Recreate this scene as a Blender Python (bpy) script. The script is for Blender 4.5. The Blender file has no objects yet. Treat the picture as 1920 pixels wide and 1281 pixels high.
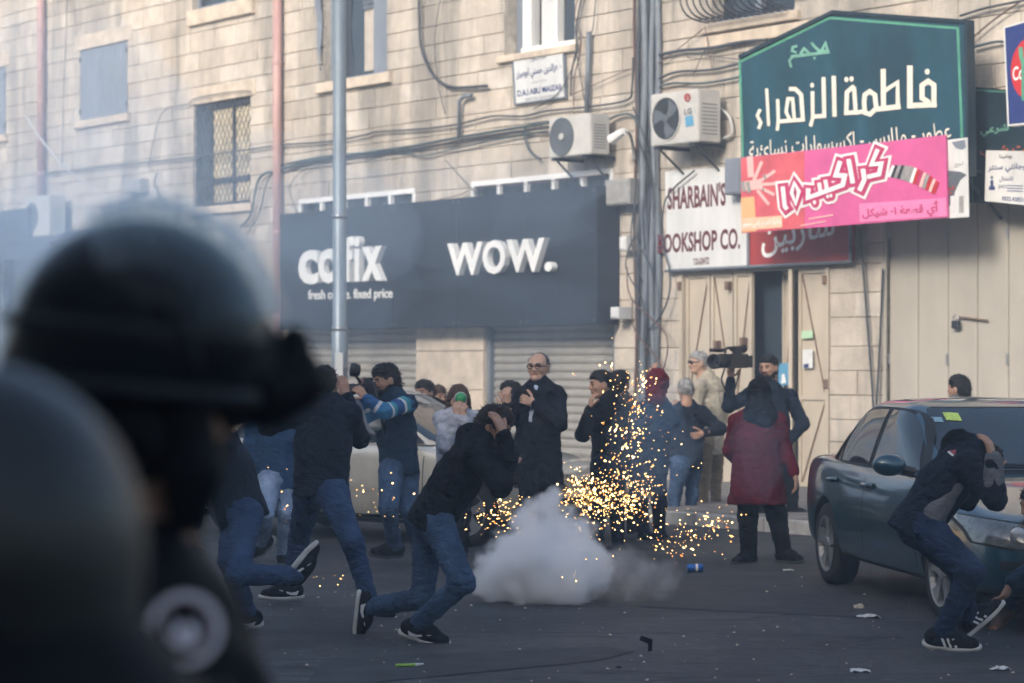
import bpy, bmesh, math, random
import numpy as np
from mathutils import Vector, Matrix, noise as mnoise
from mathutils.bvhtree import BVHTree

random.seed(7)
np.random.seed(7)
sc = bpy.context.scene
R = math.radians
# ------------------------------------------------------------------ camera, sky, sun, exposure
F = 4533.0            # focal length in photograph pixels (85 mm lens, 1920 px wide)
CH = 1.63             # camera height
HY = 680.0            # pixel row of the horizon
cam_d = bpy.data.cameras.new('camera')
cam = bpy.data.objects.new('camera', cam_d)
sc.collection.objects.link(cam)
cam.location = (0, 0, CH)
cam.rotation_euler = (R(90), 0, 0)
cam_d.lens = 85.0
cam_d.sensor_width = 36.0
cam_d.shift_y = (HY - 640.5) / 1920.0
cam_d.clip_start = 0.1
cam_d.clip_end = 800
cam_d.dof.use_dof = True
cam_d.dof.focus_distance = 15.2
cam_d.dof.aperture_fstop = 3.0
sc.camera = cam

SUN_AZ, SUN_EL = R(-148), R(26)       # azimuth measured from +Y towards +X: behind the camera, to the left
world = bpy.data.worlds.new('World')
sc.world = world
world.use_nodes = True
wn = world.node_tree.nodes
sky = wn.new('ShaderNodeTexSky')
sky.sky_type = 'NISHITA'
sky.sun_disc = False
sky.sun_elevation = SUN_EL
sky.sun_rotation = SUN_AZ
sky.air_density = 1.0
sky.dust_density = 3.0
sky.ozone_density = 1.0
wn['Background'].inputs['Strength'].default_value = 0.15
world.node_tree.links.new(sky.outputs['Color'], wn['Background'].inputs['Color'])

sun_d = bpy.data.lights.new('sun', 'SUN')
sun_d.energy = 1.8
sun_d.angle = R(12)
sun_d.color = (1.0, 0.95, 0.89)
sun = bpy.data.objects.new('sun', sun_d)
sc.collection.objects.link(sun)
sdir = Vector((math.sin(SUN_AZ) * math.cos(SUN_EL), math.cos(SUN_AZ) * math.cos(SUN_EL), math.sin(SUN_EL)))
sun.rotation_euler = (-sdir).to_track_quat('-Z', 'Y').to_euler()

sc.view_settings.view_transform = 'Standard'
sc.view_settings.look = 'None'
sc.view_settings.exposure = 0.85
sc.view_settings.gamma = 1.0
sc.view_settings.use_curve_mapping = False
sc.render.engine = 'CYCLES'
sc.cycles.use_denoising = True
sc.cycles.max_bounces = 14
sc.cycles.diffuse_bounces = 2
sc.cycles.glossy_bounces = 2
sc.cycles.transmission_bounces = 3
sc.cycles.volume_bounces = 14
sc.cycles.volume_step_rate = 1.0
sc.cycles.volume_max_steps = 256
sc.cycles.use_light_tree = True
sc.cycles.use_adaptive_sampling = True
sc.cycles.adaptive_threshold = 0.04
sc.cycles.adaptive_min_samples = 20

COL = sc.collection

# ------------------------------------------------------------------ materials
def mat(name, col, rough=0.7, metal=0.0, var=0.0, vscale=8.0, bump=0.0, bscale=60.0, spec=0.5, emit=None, estr=0.0,
        coat=0.0, stretch=(1, 1, 1), col2=None, alpha=1.0, trans=0.0, sheen=0.0):
    m = bpy.data.materials.new(name)
    m.use_nodes = True
    nt = m.node_tree
    b = nt.nodes['Principled BSDF']
    c = tuple(col) + (1.0,)
    b.inputs['Base Color'].default_value = c
    b.inputs['Roughness'].default_value = rough
    b.inputs['Metallic'].default_value = metal
    b.inputs['Specular IOR Level'].default_value = spec
    b.inputs['Coat Weight'].default_value = coat
    b.inputs['Coat Roughness'].default_value = 0.06
    b.inputs['Alpha'].default_value = alpha
    b.inputs['Transmission Weight'].default_value = trans
    b.inputs['Sheen Weight'].default_value = sheen
    if emit:
        b.inputs['Emission Color'].default_value = tuple(emit) + (1.0,)
        b.inputs['Emission Strength'].default_value = estr
    if var > 0 or bump > 0:
        tc = nt.nodes.new('ShaderNodeTexCoord')
        mp = nt.nodes.new('ShaderNodeMapping')
        mp.inputs['Scale'].default_value = stretch
        nt.links.new(tc.outputs['Object'], mp.inputs['Vector'])
    if var > 0:
        n = nt.nodes.new('ShaderNodeTexNoise')
        n.inputs['Scale'].default_value = vscale
        n.inputs['Detail'].default_value = 5
        n.inputs['Roughness'].default_value = 0.65
        nt.links.new(mp.outputs['Vector'], n.inputs['Vector'])
        cr = nt.nodes.new('ShaderNodeValToRGB')
        lo = tuple(max(0, x * (1 - var)) for x in col) if col2 is None else tuple(col2)
        hi = tuple(min(1, x * (1 + var)) for x in col)
        cr.color_ramp.elements[0].color = lo + (1,)
        cr.color_ramp.elements[1].color = hi + (1,)
        cr.color_ramp.elements[0].position = 0.32
        cr.color_ramp.elements[1].position = 0.68
        nt.links.new(n.outputs['Fac'], cr.inputs['Fac'])
        nt.links.new(cr.outputs['Color'], b.inputs['Base Color'])
    if bump > 0:
        n2 = nt.nodes.new('ShaderNodeTexNoise')
        n2.inputs['Scale'].default_value = bscale
        n2.inputs['Detail'].default_value = 4
        nt.links.new(mp.outputs['Vector'], n2.inputs['Vector'])
        bp = nt.nodes.new('ShaderNodeBump')
        bp.inputs['Strength'].default_value = bump
        bp.inputs['Distance'].default_value = 0.02
        nt.links.new(n2.outputs['Fac'], bp.inputs['Height'])
        nt.links.new(bp.outputs['Normal'], b.inputs['Normal'])
    return m

def stone_mat(name, per_island):
    """Tan limestone: every block its own tint, mottling, soot streaks running down, fine relief."""
    m = bpy.data.materials.new(name)
    m.use_nodes = True
    nt = m.node_tree
    N, L = nt.nodes, nt.links
    b = N['Principled BSDF']
    b.inputs['Roughness'].default_value = 0.9
    b.inputs['Specular IOR Level'].default_value = 0.2
    geo = N.new('ShaderNodeNewGeometry')
    if per_island:
        rnd = geo.outputs['Random Per Island']
    else:
        rnd = N.new('ShaderNodeObjectInfo').outputs['Random']
    cr = N.new('ShaderNodeValToRGB')
    e = cr.color_ramp.elements
    e[0].color = (0.50, 0.435, 0.36, 1)
    e[1].color = (0.61, 0.55, 0.475, 1)
    x = e.new(0.35); x.color = (0.57, 0.505, 0.425, 1)
    x = e.new(0.62); x.color = (0.545, 0.47, 0.385, 1)
    x = e.new(0.8); x.color = (0.60, 0.53, 0.44, 1)
    L.new(rnd, cr.inputs['Fac'])
    pos = geo.outputs['Position']
    n1 = N.new('ShaderNodeTexNoise'); n1.inputs['Scale'].default_value = 2.2; n1.inputs['Detail'].default_value = 6
    n1.inputs['Roughness'].default_value = 0.7
    L.new(pos, n1.inputs['Vector'])
    r1 = N.new('ShaderNodeMapRange'); r1.inputs[1].default_value = 0.3; r1.inputs[2].default_value = 0.7
    r1.inputs[3].default_value = 0.72; r1.inputs[4].default_value = 1.1
    L.new(n1.outputs['Fac'], r1.inputs[0])
    mul = N.new('ShaderNodeMix'); mul.data_type = 'RGBA'; mul.blend_type = 'MULTIPLY'; mul.inputs[0].default_value = 1
    L.new(cr.outputs['Color'], mul.inputs[6]); L.new(r1.outputs[0], mul.inputs[7])
    # grey soot streaks: noise squeezed along the wall, long in height
    mp = N.new('ShaderNodeMapping'); mp.inputs['Scale'].default_value = (1.0, 1.0, 0.16)
    L.new(pos, mp.inputs['Vector'])
    n2 = N.new('ShaderNodeTexNoise'); n2.inputs['Scale'].default_value = 1.15; n2.inputs['Detail'].default_value = 7
    n2.inputs['Roughness'].default_value = 0.62; n2.inputs['Distortion'].default_value = 0.4
    L.new(mp.outputs['Vector'], n2.inputs['Vector'])
    r2 = N.new('ShaderNodeMapRange'); r2.inputs[1].default_value = 0.47; r2.inputs[2].default_value = 0.66
    r2.inputs[3].default_value = 0.0; r2.inputs[4].default_value = 0.86
    L.new(n2.outputs['Fac'], r2.inputs[0])
    mx = N.new('ShaderNodeMix'); mx.data_type = 'RGBA'
    mx.inputs[7].default_value = (0.225, 0.205, 0.18, 1)
    L.new(r2.outputs[0], mx.inputs[0]); L.new(mul.outputs[2], mx.inputs[6])
    L.new(mx.outputs[2], b.inputs['Base Color'])
    n3 = N.new('ShaderNodeTexNoise'); n3.inputs['Scale'].default_value = 22; n3.inputs['Detail'].default_value = 5
    L.new(pos, n3.inputs['Vector'])
    bp = N.new('ShaderNodeBump'); bp.inputs['Strength'].default_value = 0.5; bp.inputs['Distance'].default_value = 0.02
    L.new(n3.outputs['Fac'], bp.inputs['Height']); L.new(bp.outputs['Normal'], b.inputs['Normal'])
    return m

M = {}
M['stone'] = stone_mat('stone', False)
M['stone_many'] = stone_mat('stone_many', True)
M['mortar'] = mat('mortar', (0.47, 0.42, 0.35), 0.95, var=0.35, vscale=5, bump=0.4)
M['lintel'] = mat('lintel', (0.55, 0.46, 0.36), 0.9, var=0.22, vscale=4, bump=0.3, bscale=25)
M['plaster'] = mat('plaster', (0.40, 0.35, 0.29), 0.95, var=0.35, vscale=2.5, bump=0.4, bscale=18)
M['signblack'] = mat('signblack', (0.010, 0.013, 0.019), 0.5, var=0.35, vscale=1.2, spec=0.3)
M['white'] = mat('white', (0.78, 0.77, 0.74), 0.5, var=0.06, vscale=6)
M['letterwhite'] = mat('letterwhite', (0.80, 0.79, 0.75), 0.45)
M['grime_white'] = mat('grime_white', (0.66, 0.65, 0.62), 0.55, var=0.16, vscale=3, stretch=(1, 1, 0.3))
M['boardwhite'] = mat('boardwhite', (0.62, 0.62, 0.60), 0.5, var=0.10, vscale=3, stretch=(1, 1, 0.25))
M['acwhite'] = mat('acwhite', (0.50, 0.485, 0.45), 0.5, var=0.10, vscale=4)
M['acgrey'] = mat('acgrey', (0.10, 0.115, 0.13), 0.6)
M['acdark'] = mat('acdark', (0.025, 0.028, 0.032), 0.6)
M['maroon'] = mat('maroon', (0.115, 0.022, 0.028), 0.6)
M['signred'] = mat('signred', (0.33, 0.04, 0.036), 0.45, var=0.3, vscale=2.5, stretch=(1, 1, 0.4))
M['teal'] = mat('teal', (0.009, 0.055, 0.080), 0.5, var=0.45, vscale=1.4, stretch=(1, 1, 0.35))
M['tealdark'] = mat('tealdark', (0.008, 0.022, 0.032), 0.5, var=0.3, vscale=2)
M['greenline'] = mat('greenline', (0.085, 0.30, 0.19), 0.5, var=0.2, vscale=5)
M['lettergreen'] = mat('lettergreen', (0.16, 0.36, 0.27), 0.5, var=0.2, vscale=5)
M['cream'] = mat('cream', (0.76, 0.70, 0.58), 0.5, var=0.08, vscale=6)
M['pink'] = mat('pink', (0.62, 0.10, 0.27), 0.45, var=0.12, vscale=2)
M['pinkred'] = mat('pinkred', (0.62, 0.105, 0.125), 0.45, var=0.2, vscale=2.5)
M['pinklight'] = mat('pinklight', (0.74, 0.22, 0.42), 0.45, var=0.06)
M['pinkdark'] = mat('pinkdark', (0.50, 0.035, 0.13), 0.45)
M['peach'] = mat('peach', (0.80, 0.42, 0.19), 0.45, var=0.1, vscale=4)
M['peachpale'] = mat('peachpale', (0.78, 0.50, 0.33), 0.45, var=0.1, vscale=4)
M['blush'] = mat('blush', (0.80, 0.46, 0.42), 0.5)
M['cokeblue'] = mat('cokeblue', (0.02, 0.035, 0.16), 0.35, var=0.15)
M['cokered'] = mat('cokered', (0.55, 0.02, 0.02), 0.35)
M['orange'] = mat('orange', (0.50, 0.10, 0.02), 0.5)
M['inkblue'] = mat('inkblue', (0.03, 0.05, 0.16), 0.6)
M['ink'] = mat('ink', (0.02, 0.02, 0.025), 0.6)
M['paper'] = mat('paper', (0.64, 0.64, 0.62), 0.7, var=0.08)
M['papergreen'] = mat('papergreen', (0.42, 0.62, 0.40), 0.7)
M['doorcream'] = mat('doorcream', (0.48, 0.415, 0.325), 0.5, var=0.12, vscale=2.5, bump=0.06, bscale=8, stretch=(1, 1, 0.4))
M['garage'] = mat('garage', (0.41, 0.375, 0.315), 0.5, var=0.10, vscale=1.2, stretch=(1, 1, 0.4), bump=0.03, bscale=5)
M['rollshutter'] = mat('rollshutter', (0.36, 0.335, 0.295), 0.45, metal=0.2, var=0.2, vscale=3)
M['shuttergrey'] = mat('shuttergrey', (0.19, 0.215, 0.255), 0.6, var=0.14, vscale=5, stretch=(1, 1, 0.2))
M['pipepink'] = mat('pipepink', (0.45, 0.27, 0.24), 0.5, var=0.14, vscale=5, stretch=(1, 1, 0.2))
M['pipegrey'] = mat('pipegrey', (0.15, 0.17, 0.195), 0.5, var=0.2, vscale=4)
M['pole'] = mat('pole', (0.235, 0.275, 0.30), 0.45, metal=0.4, var=0.2, vscale=5, stretch=(1, 1, 0.2))
M['cable'] = mat('cable', (0.045, 0.052, 0.062), 0.6, var=0.3)
M['cable_brown'] = mat('cable_brown', (0.12, 0.07, 0.06), 0.6)
M['cable_green'] = mat('cable_green', (0.055, 0.085, 0.095), 0.6)
M['cable_pale'] = mat('cable_pale', (0.50, 0.50, 0.48), 0.6)
M['glass'] = mat('glass', (0.025, 0.035, 0.05), 0.06, spec=0.8)
M['glassbright'] = mat('glassbright', (0.30, 0.33, 0.36), 0.05, metal=0.75)
M['reflectwhite'] = mat('reflectwhite', (0.62, 0.62, 0.60), 0.6, var=0.15, vscale=4, stretch=(1, 1, 0.2))  # bright reflection in the sash pane, painted as a diffuse white
M['reflectwarm'] = mat('reflectwarm', (0.74, 0.62, 0.42), 0.25, var=0.35, vscale=3)  # warm reflection of a sunlit house, put into the pane colour as cream
M['iron'] = mat('iron', (0.035, 0.042, 0.055), 0.6)
M['steel'] = mat('steel', (0.35, 0.35, 0.36), 0.35, metal=0.8)
M['rust'] = mat('rust', (0.16, 0.10, 0.07), 0.8, var=0.3, vscale=20)
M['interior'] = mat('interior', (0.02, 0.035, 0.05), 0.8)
M['curtain'] = mat('curtain', (0.42, 0.38, 0.33), 0.8, var=0.1)
M['blind'] = mat('blind', (0.11, 0.125, 0.15), 0.7)
M['boxgrey'] = mat('boxgrey', (0.30, 0.29, 0.27), 0.6, var=0.2)

# ------------------------------------------------------------------ mesh collector
class MB:
    def __init__(s):
        s.v, s.f, s.mi = [], [], []
    def add(s, vs, fs, mi=0):
        o = len(s.v)
        s.v += [tuple(p) for p in vs]
        s.f += [tuple(i + o for i in q) for q in fs]
        s.mi += [mi] * len(fs)
        return s
    def box(s, a, b, mi=0):
        (x0, y0, z0), (x1, y1, z1) = [tuple(map(min, zip(a, b))), tuple(map(max, zip(a, b)))]
        vs = [(x0, y0, z0), (x1, y0, z0), (x1, y1, z0), (x0, y1, z0), (x0, y0, z1), (x1, y0, z1), (x1, y1, z1), (x0, y1, z1)]
        return s.add(vs, [(0, 3, 2, 1), (4, 5, 6, 7), (0, 1, 5, 4), (1, 2, 6, 5), (2, 3, 7, 6), (3, 0, 4, 7)], mi)
    def cbox(s, a, b, c=0.01, mi=0):
        """box whose street face (min y) is chamfered"""
        (x0, y0, z0), (x1, y1, z1) = [tuple(map(min, zip(a, b))), tuple(map(max, zip(a, b)))]
        vs = [(x0, y1, z0), (x1, y1, z0), (x1, y1, z1), (x0, y1, z1),
              (x0, y0 + c, z0), (x1, y0 + c, z0), (x1, y0 + c, z1), (x0, y0 + c, z1),
              (x0 + c, y0, z0 + c), (x1 - c, y0, z0 + c), (x1 - c, y0, z1 - c), (x0 + c, y0, z1 - c)]
        fs = [(0, 3, 2, 1)]
        for i in range(4):
            j = (i + 1) % 4
            fs += [(i, j, 4 + j, 4 + i), (4 + i, 4 + j, 8 + j, 8 + i)]
        fs.append((8, 9, 10, 11))
        return s.add(vs, fs, mi)
    def quadprism(s, q, d, mi=0):
        """four points (any plane) pushed along vector d"""
        q = [Vector(p) for p in q]; d = Vector(d)
        vs = q + [p + d for p in q]
        return s.add(vs, [(0, 1, 2, 3), (7, 6, 5, 4), (1, 0, 4, 5), (2, 1, 5, 6), (3, 2, 6, 7), (0, 3, 7, 4)], mi)
    def polyprism(s, q, d, mi=0):
        q = [Vector(p) for p in q]; d = Vector(d); n = len(q)
        vs = q + [p + d for p in q]
        fs = [tuple(range(n)), tuple(range(2 * n - 1, n - 1, -1))]
        fs += [((i + 1) % n, i, n + i, n + (i + 1) % n) for i in range(n)]
        return s.add(vs, fs, mi)
    def tube(s, pts, r, n=8, mi=0, cap=True):
        pts = [Vector(p) for p in pts]
        rs = r if isinstance(r, (list, tuple)) else [r] * len(pts)
        rings = []
        up = Vector((0, 0, 1))
        prev = None
        for i, p in enumerate(pts):
            if i == 0: t = pts[1] - pts[0]
            elif i == len(pts) - 1: t = pts[-1] - pts[-2]
            else: t = (pts[i + 1] - pts[i]).normalized() + (pts[i] - pts[i - 1]).normalized()
            if t.length < 1e-9: t = Vector((0, 0, 1))
            t.normalize()
            if prev is None:
                a = t.cross(up)
                if a.length < 0.05: a = t.cross(Vector((1, 0, 0)))
            else:
                a = prev - t * prev.dot(t)
                if a.length < 1e-4: a = t.cross(up)
            a.normalize(); prev = a
            b = t.cross(a)
            rings.append([p + (a * math.cos(k * 2 * math.pi / n) + b * math.sin(k * 2 * math.pi / n)) * rs[i] for k in range(n)])
        vs = [v for ring in rings for v in ring]
        fs = []
        for i in range(len(pts) - 1):
            for k in range(n):
                k2 = (k + 1) % n
                fs.append((i * n + k, i * n + k2, (i + 1) * n + k2, (i + 1) * n + k))
        if cap:
            fs.append(tuple(reversed(range(n))))
            fs.append(tuple((len(pts) - 1) * n + k for k in range(n)))
        return s.add(vs, fs, mi)
    def lathe(s, prof, n=24, axis='z', mi=0, off=(0, 0, 0), close=False):
        """prof: list of (radius, height)"""
        vs, fs = [], []
        for r, h in prof:
            for k in range(n):
                a = k * 2 * math.pi / n
                c, d = r * math.cos(a), r * math.sin(a)
                p = {'z': (c, d, h), 'y': (c, h, d), 'x': (h, c, d)}[axis]
                vs.append((p[0] + off[0], p[1] + off[1], p[2] + off[2]))
        m = len(prof)
        for i in range(m if close else m - 1):
            i2 = (i + 1) % m
            for k in range(n):
                k2 = (k + 1) % n
                fs.append((i * n + k, i * n + k2, i2 * n + k2, i2 * n + k))
        return s.add(vs, fs, mi)
    def ribbon(s, pts, w, fn, mi=0, closed=False):
        """flat mitred strip through 2-D points; fn maps (u, v) to a 3-D point"""
        P = [Vector((p[0], p[1])) for p in pts]
        n = len(P)
        ws = w if isinstance(w, (list, tuple)) else [w] * n
        Lf, Rt = [], []
        for i in range(n):
            if closed:
                a, b = P[i - 1], P[(i + 1) % n]
                d0, d1 = (P[i] - a), (b - P[i])
            else:
                d0 = P[i] - P[i - 1] if i > 0 else P[1] - P[0]
                d1 = P[i + 1] - P[i] if i < n - 1 else P[i] - P[i - 1]
            d0 = d0.normalized(); d1 = d1.normalized()
            n0 = Vector((-d0.y, d0.x)); n1 = Vector((-d1.y, d1.x))
            m = n0 + n1
            if m.length < 0.2: m = n1
            m.normalize()
            k = min(1.6, 1.0 / max(0.45, m.dot(n1)))
            Lf.append(P[i] + m * ws[i] * 0.5 * k); Rt.append(P[i] - m * ws[i] * 0.5 * k)
        vs = [fn(p.x, p.y) for p in Lf] + [fn(p.x, p.y) for p in Rt]
        fs = [(i, (i + 1) % n, n + (i + 1) % n, n + i) for i in range(n if closed else n - 1)]
        return s.add(vs, fs, mi)
    def mesh(s, name, mats, smooth=False):
        me = bpy.data.meshes.new(name)
        me.from_pydata(s.v, [], s.f)
        for m in (mats if isinstance(mats, (list, tuple)) else [mats]):
            me.materials.append(m)
        if any(s.mi):
            me.polygons.foreach_set('material_index', s.mi)
        if smooth:
            me.polygons.foreach_set('use_smooth', [True] * len(me.polygons))
        me.update()
        return me
    def build(s, name, mats, parent=None, smooth=False, fix=True, frame=None):
        me = s.mesh(name, mats, smooth)
        if fix:
            bm = bmesh.new(); bm.from_mesh(me)
            bmesh.ops.recalc_face_normals(bm, faces=bm.faces)
            bm.to_mesh(me); bm.free()
        return link(name, me, parent, frame)

def link(name, data, parent=None, frame=None):
    o = bpy.data.objects.new(name, data)
    COL.objects.link(o)
    if frame is not None: o.matrix_world = frame
    if parent is not None: o.parent = parent
    return o
def tag(o, label, cat, group=None, kind=None):
    o['label'] = label
    o['category'] = cat
    if group: o['group'] = group
    if kind: o['kind'] = kind
    return o
def empty(name, frame=None, parent=None):
    o = link(name, None, parent, frame)
    o.empty_display_size = 0.1
    return o
def structure(o):
    o['kind'] = 'structure'
    return o
def autosmooth(o, ang=40):
    me = o.data
    me.polygons.foreach_set('use_smooth', [True] * len(me.polygons))
    me.set_sharp_from_angle(angle=R(ang))
def eval_mesh(o, name=None):
    dg = bpy.context.evaluated_depsgraph_get()
    me = bpy.data.meshes.new_from_object(o.evaluated_get(dg))
    if name: me.name = name
    return me
def curve_pts(pts, k=6):
    """Catmull-Rom through points of any dimension"""
    P = [np.array(p, float) for p in pts]
    if len(P) < 3: return [tuple(p) for p in P]
    out = []
    for i in range(len(P) - 1):
        p0 = P[max(i - 1, 0)]; p1 = P[i]; p2 = P[i + 1]; p3 = P[min(i + 2, len(P) - 1)]
        for j in range(k):
            t = j / k
            out.append(tuple(0.5 * ((2 * p1) + (-p0 + p2) * t + (2 * p0 - 5 * p1 + 4 * p2 - p3) * t * t + (-p0 + 3 * p1 - 3 * p2 + p3) * t ** 3)))
    out.append(tuple(P[-1]))
    return out

# ------------------------------------------------------------------ where things stand
def P(px, py, d):
    """a photograph measurement (pixel, distance) as a place in the world"""
    return Vector(((px - 960) / F * d, d, CH + (HY - py) / F * d))
def G(px, py, z=0.0):
    d = F * (CH - z) / (py - HY)
    return Vector(((px - 960) / F * d, d, z))
# the facade runs at 52.6 degrees to the picture; x along it, y into it, z up
WA = R(-52.6)
W0 = Vector((3.81, 29.0, 0.0))
FW = Matrix.Translation(W0) @ Matrix.Rotation(WA, 4, 'Z')
FWI = FW.inverted()
_co = FWI @ Vector((0, 0, CH))
def W(px, py, off=0.0):
    """(x, z) on the plane that stands `off` metres in front of the facade"""
    d = FWI.to_3x3() @ Vector(((px - 960) / F, 1.0, (HY - py) / F))
    t = (-off - _co.y) / d.y
    p = _co + d * t
    return p.x, p.z
def WP(px, py, off=0.0):
    x, z = W(px, py, off)
    return Vector((x, -off, z))
def at_wall(x, off, z):
    return FW @ Matrix.Translation((x, -off, z))

# ------------------------------------------------------------------ lettering
_AR = {'ا': (0xFE8D, 2), 'أ': (0xFE83, 2), 'ب': (0xFE8F, 4), 'ة': (0xFE93, 2), 'ت': (0xFE95, 4), 'ج': (0xFE9D, 4), 'د': (0xFEA9, 2),
       'ر': (0xFEAD, 2), 'ز': (0xFEAF, 2), 'س': (0xFEB1, 4), 'ش': (0xFEB5, 4), 'ط': (0xFEC1, 4), 'ع': (0xFEC9, 4), 'ف': (0xFED1, 4),
       'ق': (0xFED5, 4), 'ك': (0xFED9, 4), 'ل': (0xFEDD, 4), 'م': (0xFEE1, 4), 'ن': (0xFEE5, 4), 'ه': (0xFEE9, 4), 'و': (0xFEED, 2),
       'ي': (0xFEF1, 4), 'ء': (0xFE80, 1), 'ح': (0xFEA1, 4), 'ص': (0xFEB9, 4), 'ذ': (0xFEAB, 2), 'ى': (0xFEEF, 2)}
def arabic(s):
    out = []
    for i, c in enumerate(s):
        if c not in _AR:
            out.append(c); continue
        base, n = _AR[c]
        pj = i > 0 and s[i - 1] in _AR and _AR[s[i - 1]][1] == 4 and n > 1
        nj = n == 4 and i + 1 < len(s) and s[i + 1] in _AR and _AR[s[i + 1]][1] > 1
        k = (3 if nj else 1) if pj else (2 if nj else 0)
        out.append(chr(base + k))
    return ''.join(reversed(out))

def text_mesh(body, bold=0.0):
    cu = bpy.data.curves.new('lettering', 'FONT')
    cu.body = body
    cu.offset = bold
    cu.resolution_u = 3
    o = bpy.data.objects.new('lettering', cu)
    COL.objects.link(o)
    dg = bpy.context.evaluated_depsgraph_get()
    me = bpy.data.meshes.new_from_object(o.evaluated_get(dg))
    bpy.data.objects.remove(o)
    bpy.data.curves.remove(cu)
    return me

def text_on(name, body, quad, off, m, parent, bold=0.0, depth=0.0, frame=FW, pinv=None):
    """lettering laid into a quad given by photo corners tl, tr, br, bl on the facade-parallel plane `off`"""
    me = text_mesh(body, bold)
    n = len(me.vertices)
    if n == 0: return None
    co = np.empty(n * 3); me.vertices.foreach_get('co', co); co = co.reshape(-1, 3)
    mn, mx = co.min(0), co.max(0)
    uv = (co[:, :2] - mn[:2]) / np.maximum(mx[:2] - mn[:2], 1e-6)
    q = [np.array(W(px, py, off)) for px, py in quad]
    u = uv[:, :1]; v = uv[:, 1:2]
    xz = (q[0] * (1 - u) + q[1] * u) * v + (q[3] * (1 - u) + q[2] * u) * (1 - v)
    new = np.zeros((n, 3)); new[:, 0] = xz[:, 0]; new[:, 1] = -off - 0.003; new[:, 2] = xz[:, 1]
    me.vertices.foreach_set('co', new.ravel())
    me.update()
    if depth > 0:
        bm = bmesh.new(); bm.from_mesh(me)
        bmesh.ops.remove_doubles(bm, verts=bm.verts, dist=1e-5)
        r = bmesh.ops.extrude_face_region(bm, geom=bm.faces[:])
        bmesh.ops.translate(bm, verts=[g for g in r['geom'] if isinstance(g, bmesh.types.BMVert)], vec=(0, -depth, 0))
        bmesh.ops.recalc_face_normals(bm, faces=bm.faces)
        bm.to_mesh(me); bm.free()
    me.materials.clear(); me.materials.append(m)
    me.polygons.foreach_set('use_smooth', [False] * len(me.polygons))
    o = link(name, me, parent)
    return o

def strokes_on(name, items, crop, scale, off, m, parent, grow=0.0, lift=0.002):
    """strokes traced in an enlarged crop of the sign: (points, width) lists; each a little prouder than the last"""
    mb = MB()
    k = 0
    x0, z0 = W(crop[0], crop[1], off); x1, z1 = W(crop[0] + 100 / scale, crop[1], off)
    for it in items:
        pts, w = it[0], it[1]
        k += 1
        lf = lift + 0.0005 * k
        def fn(u, v, lf=lf):
            x, z = W(crop[0] + u / scale, crop[1] + v / scale, off)
            return (x, -off - lf, z)
        if len(pts) == 1:
            c = pts[0]; r = w * 0.5 + grow * 0.5
            ring = [fn(c[0] + r * 0.8 * math.cos(a * math.pi / 7), c[1] + r * math.sin(a * math.pi / 7)) for a in range(14)]
            mb.add(ring, [tuple(range(14))])
        else:
            ww = w + grow
            pp = list(pts)
            if grow > 0 and not (len(it) > 2 and it[2]):
                a = Vector(pp[0]); b = Vector(pp[1]); pp[0] = tuple(a + (a - b).normalized() * grow * 0.5)
                a = Vector(pp[-1]); b = Vector(pp[-2]); pp[-1] = tuple(a + (a - b).normalized() * grow * 0.5)
            mb.ribbon(pp, ww, fn, closed=(len(it) > 2 and it[2]))
    return mb.build(name, m, parent, fix=False)
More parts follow.
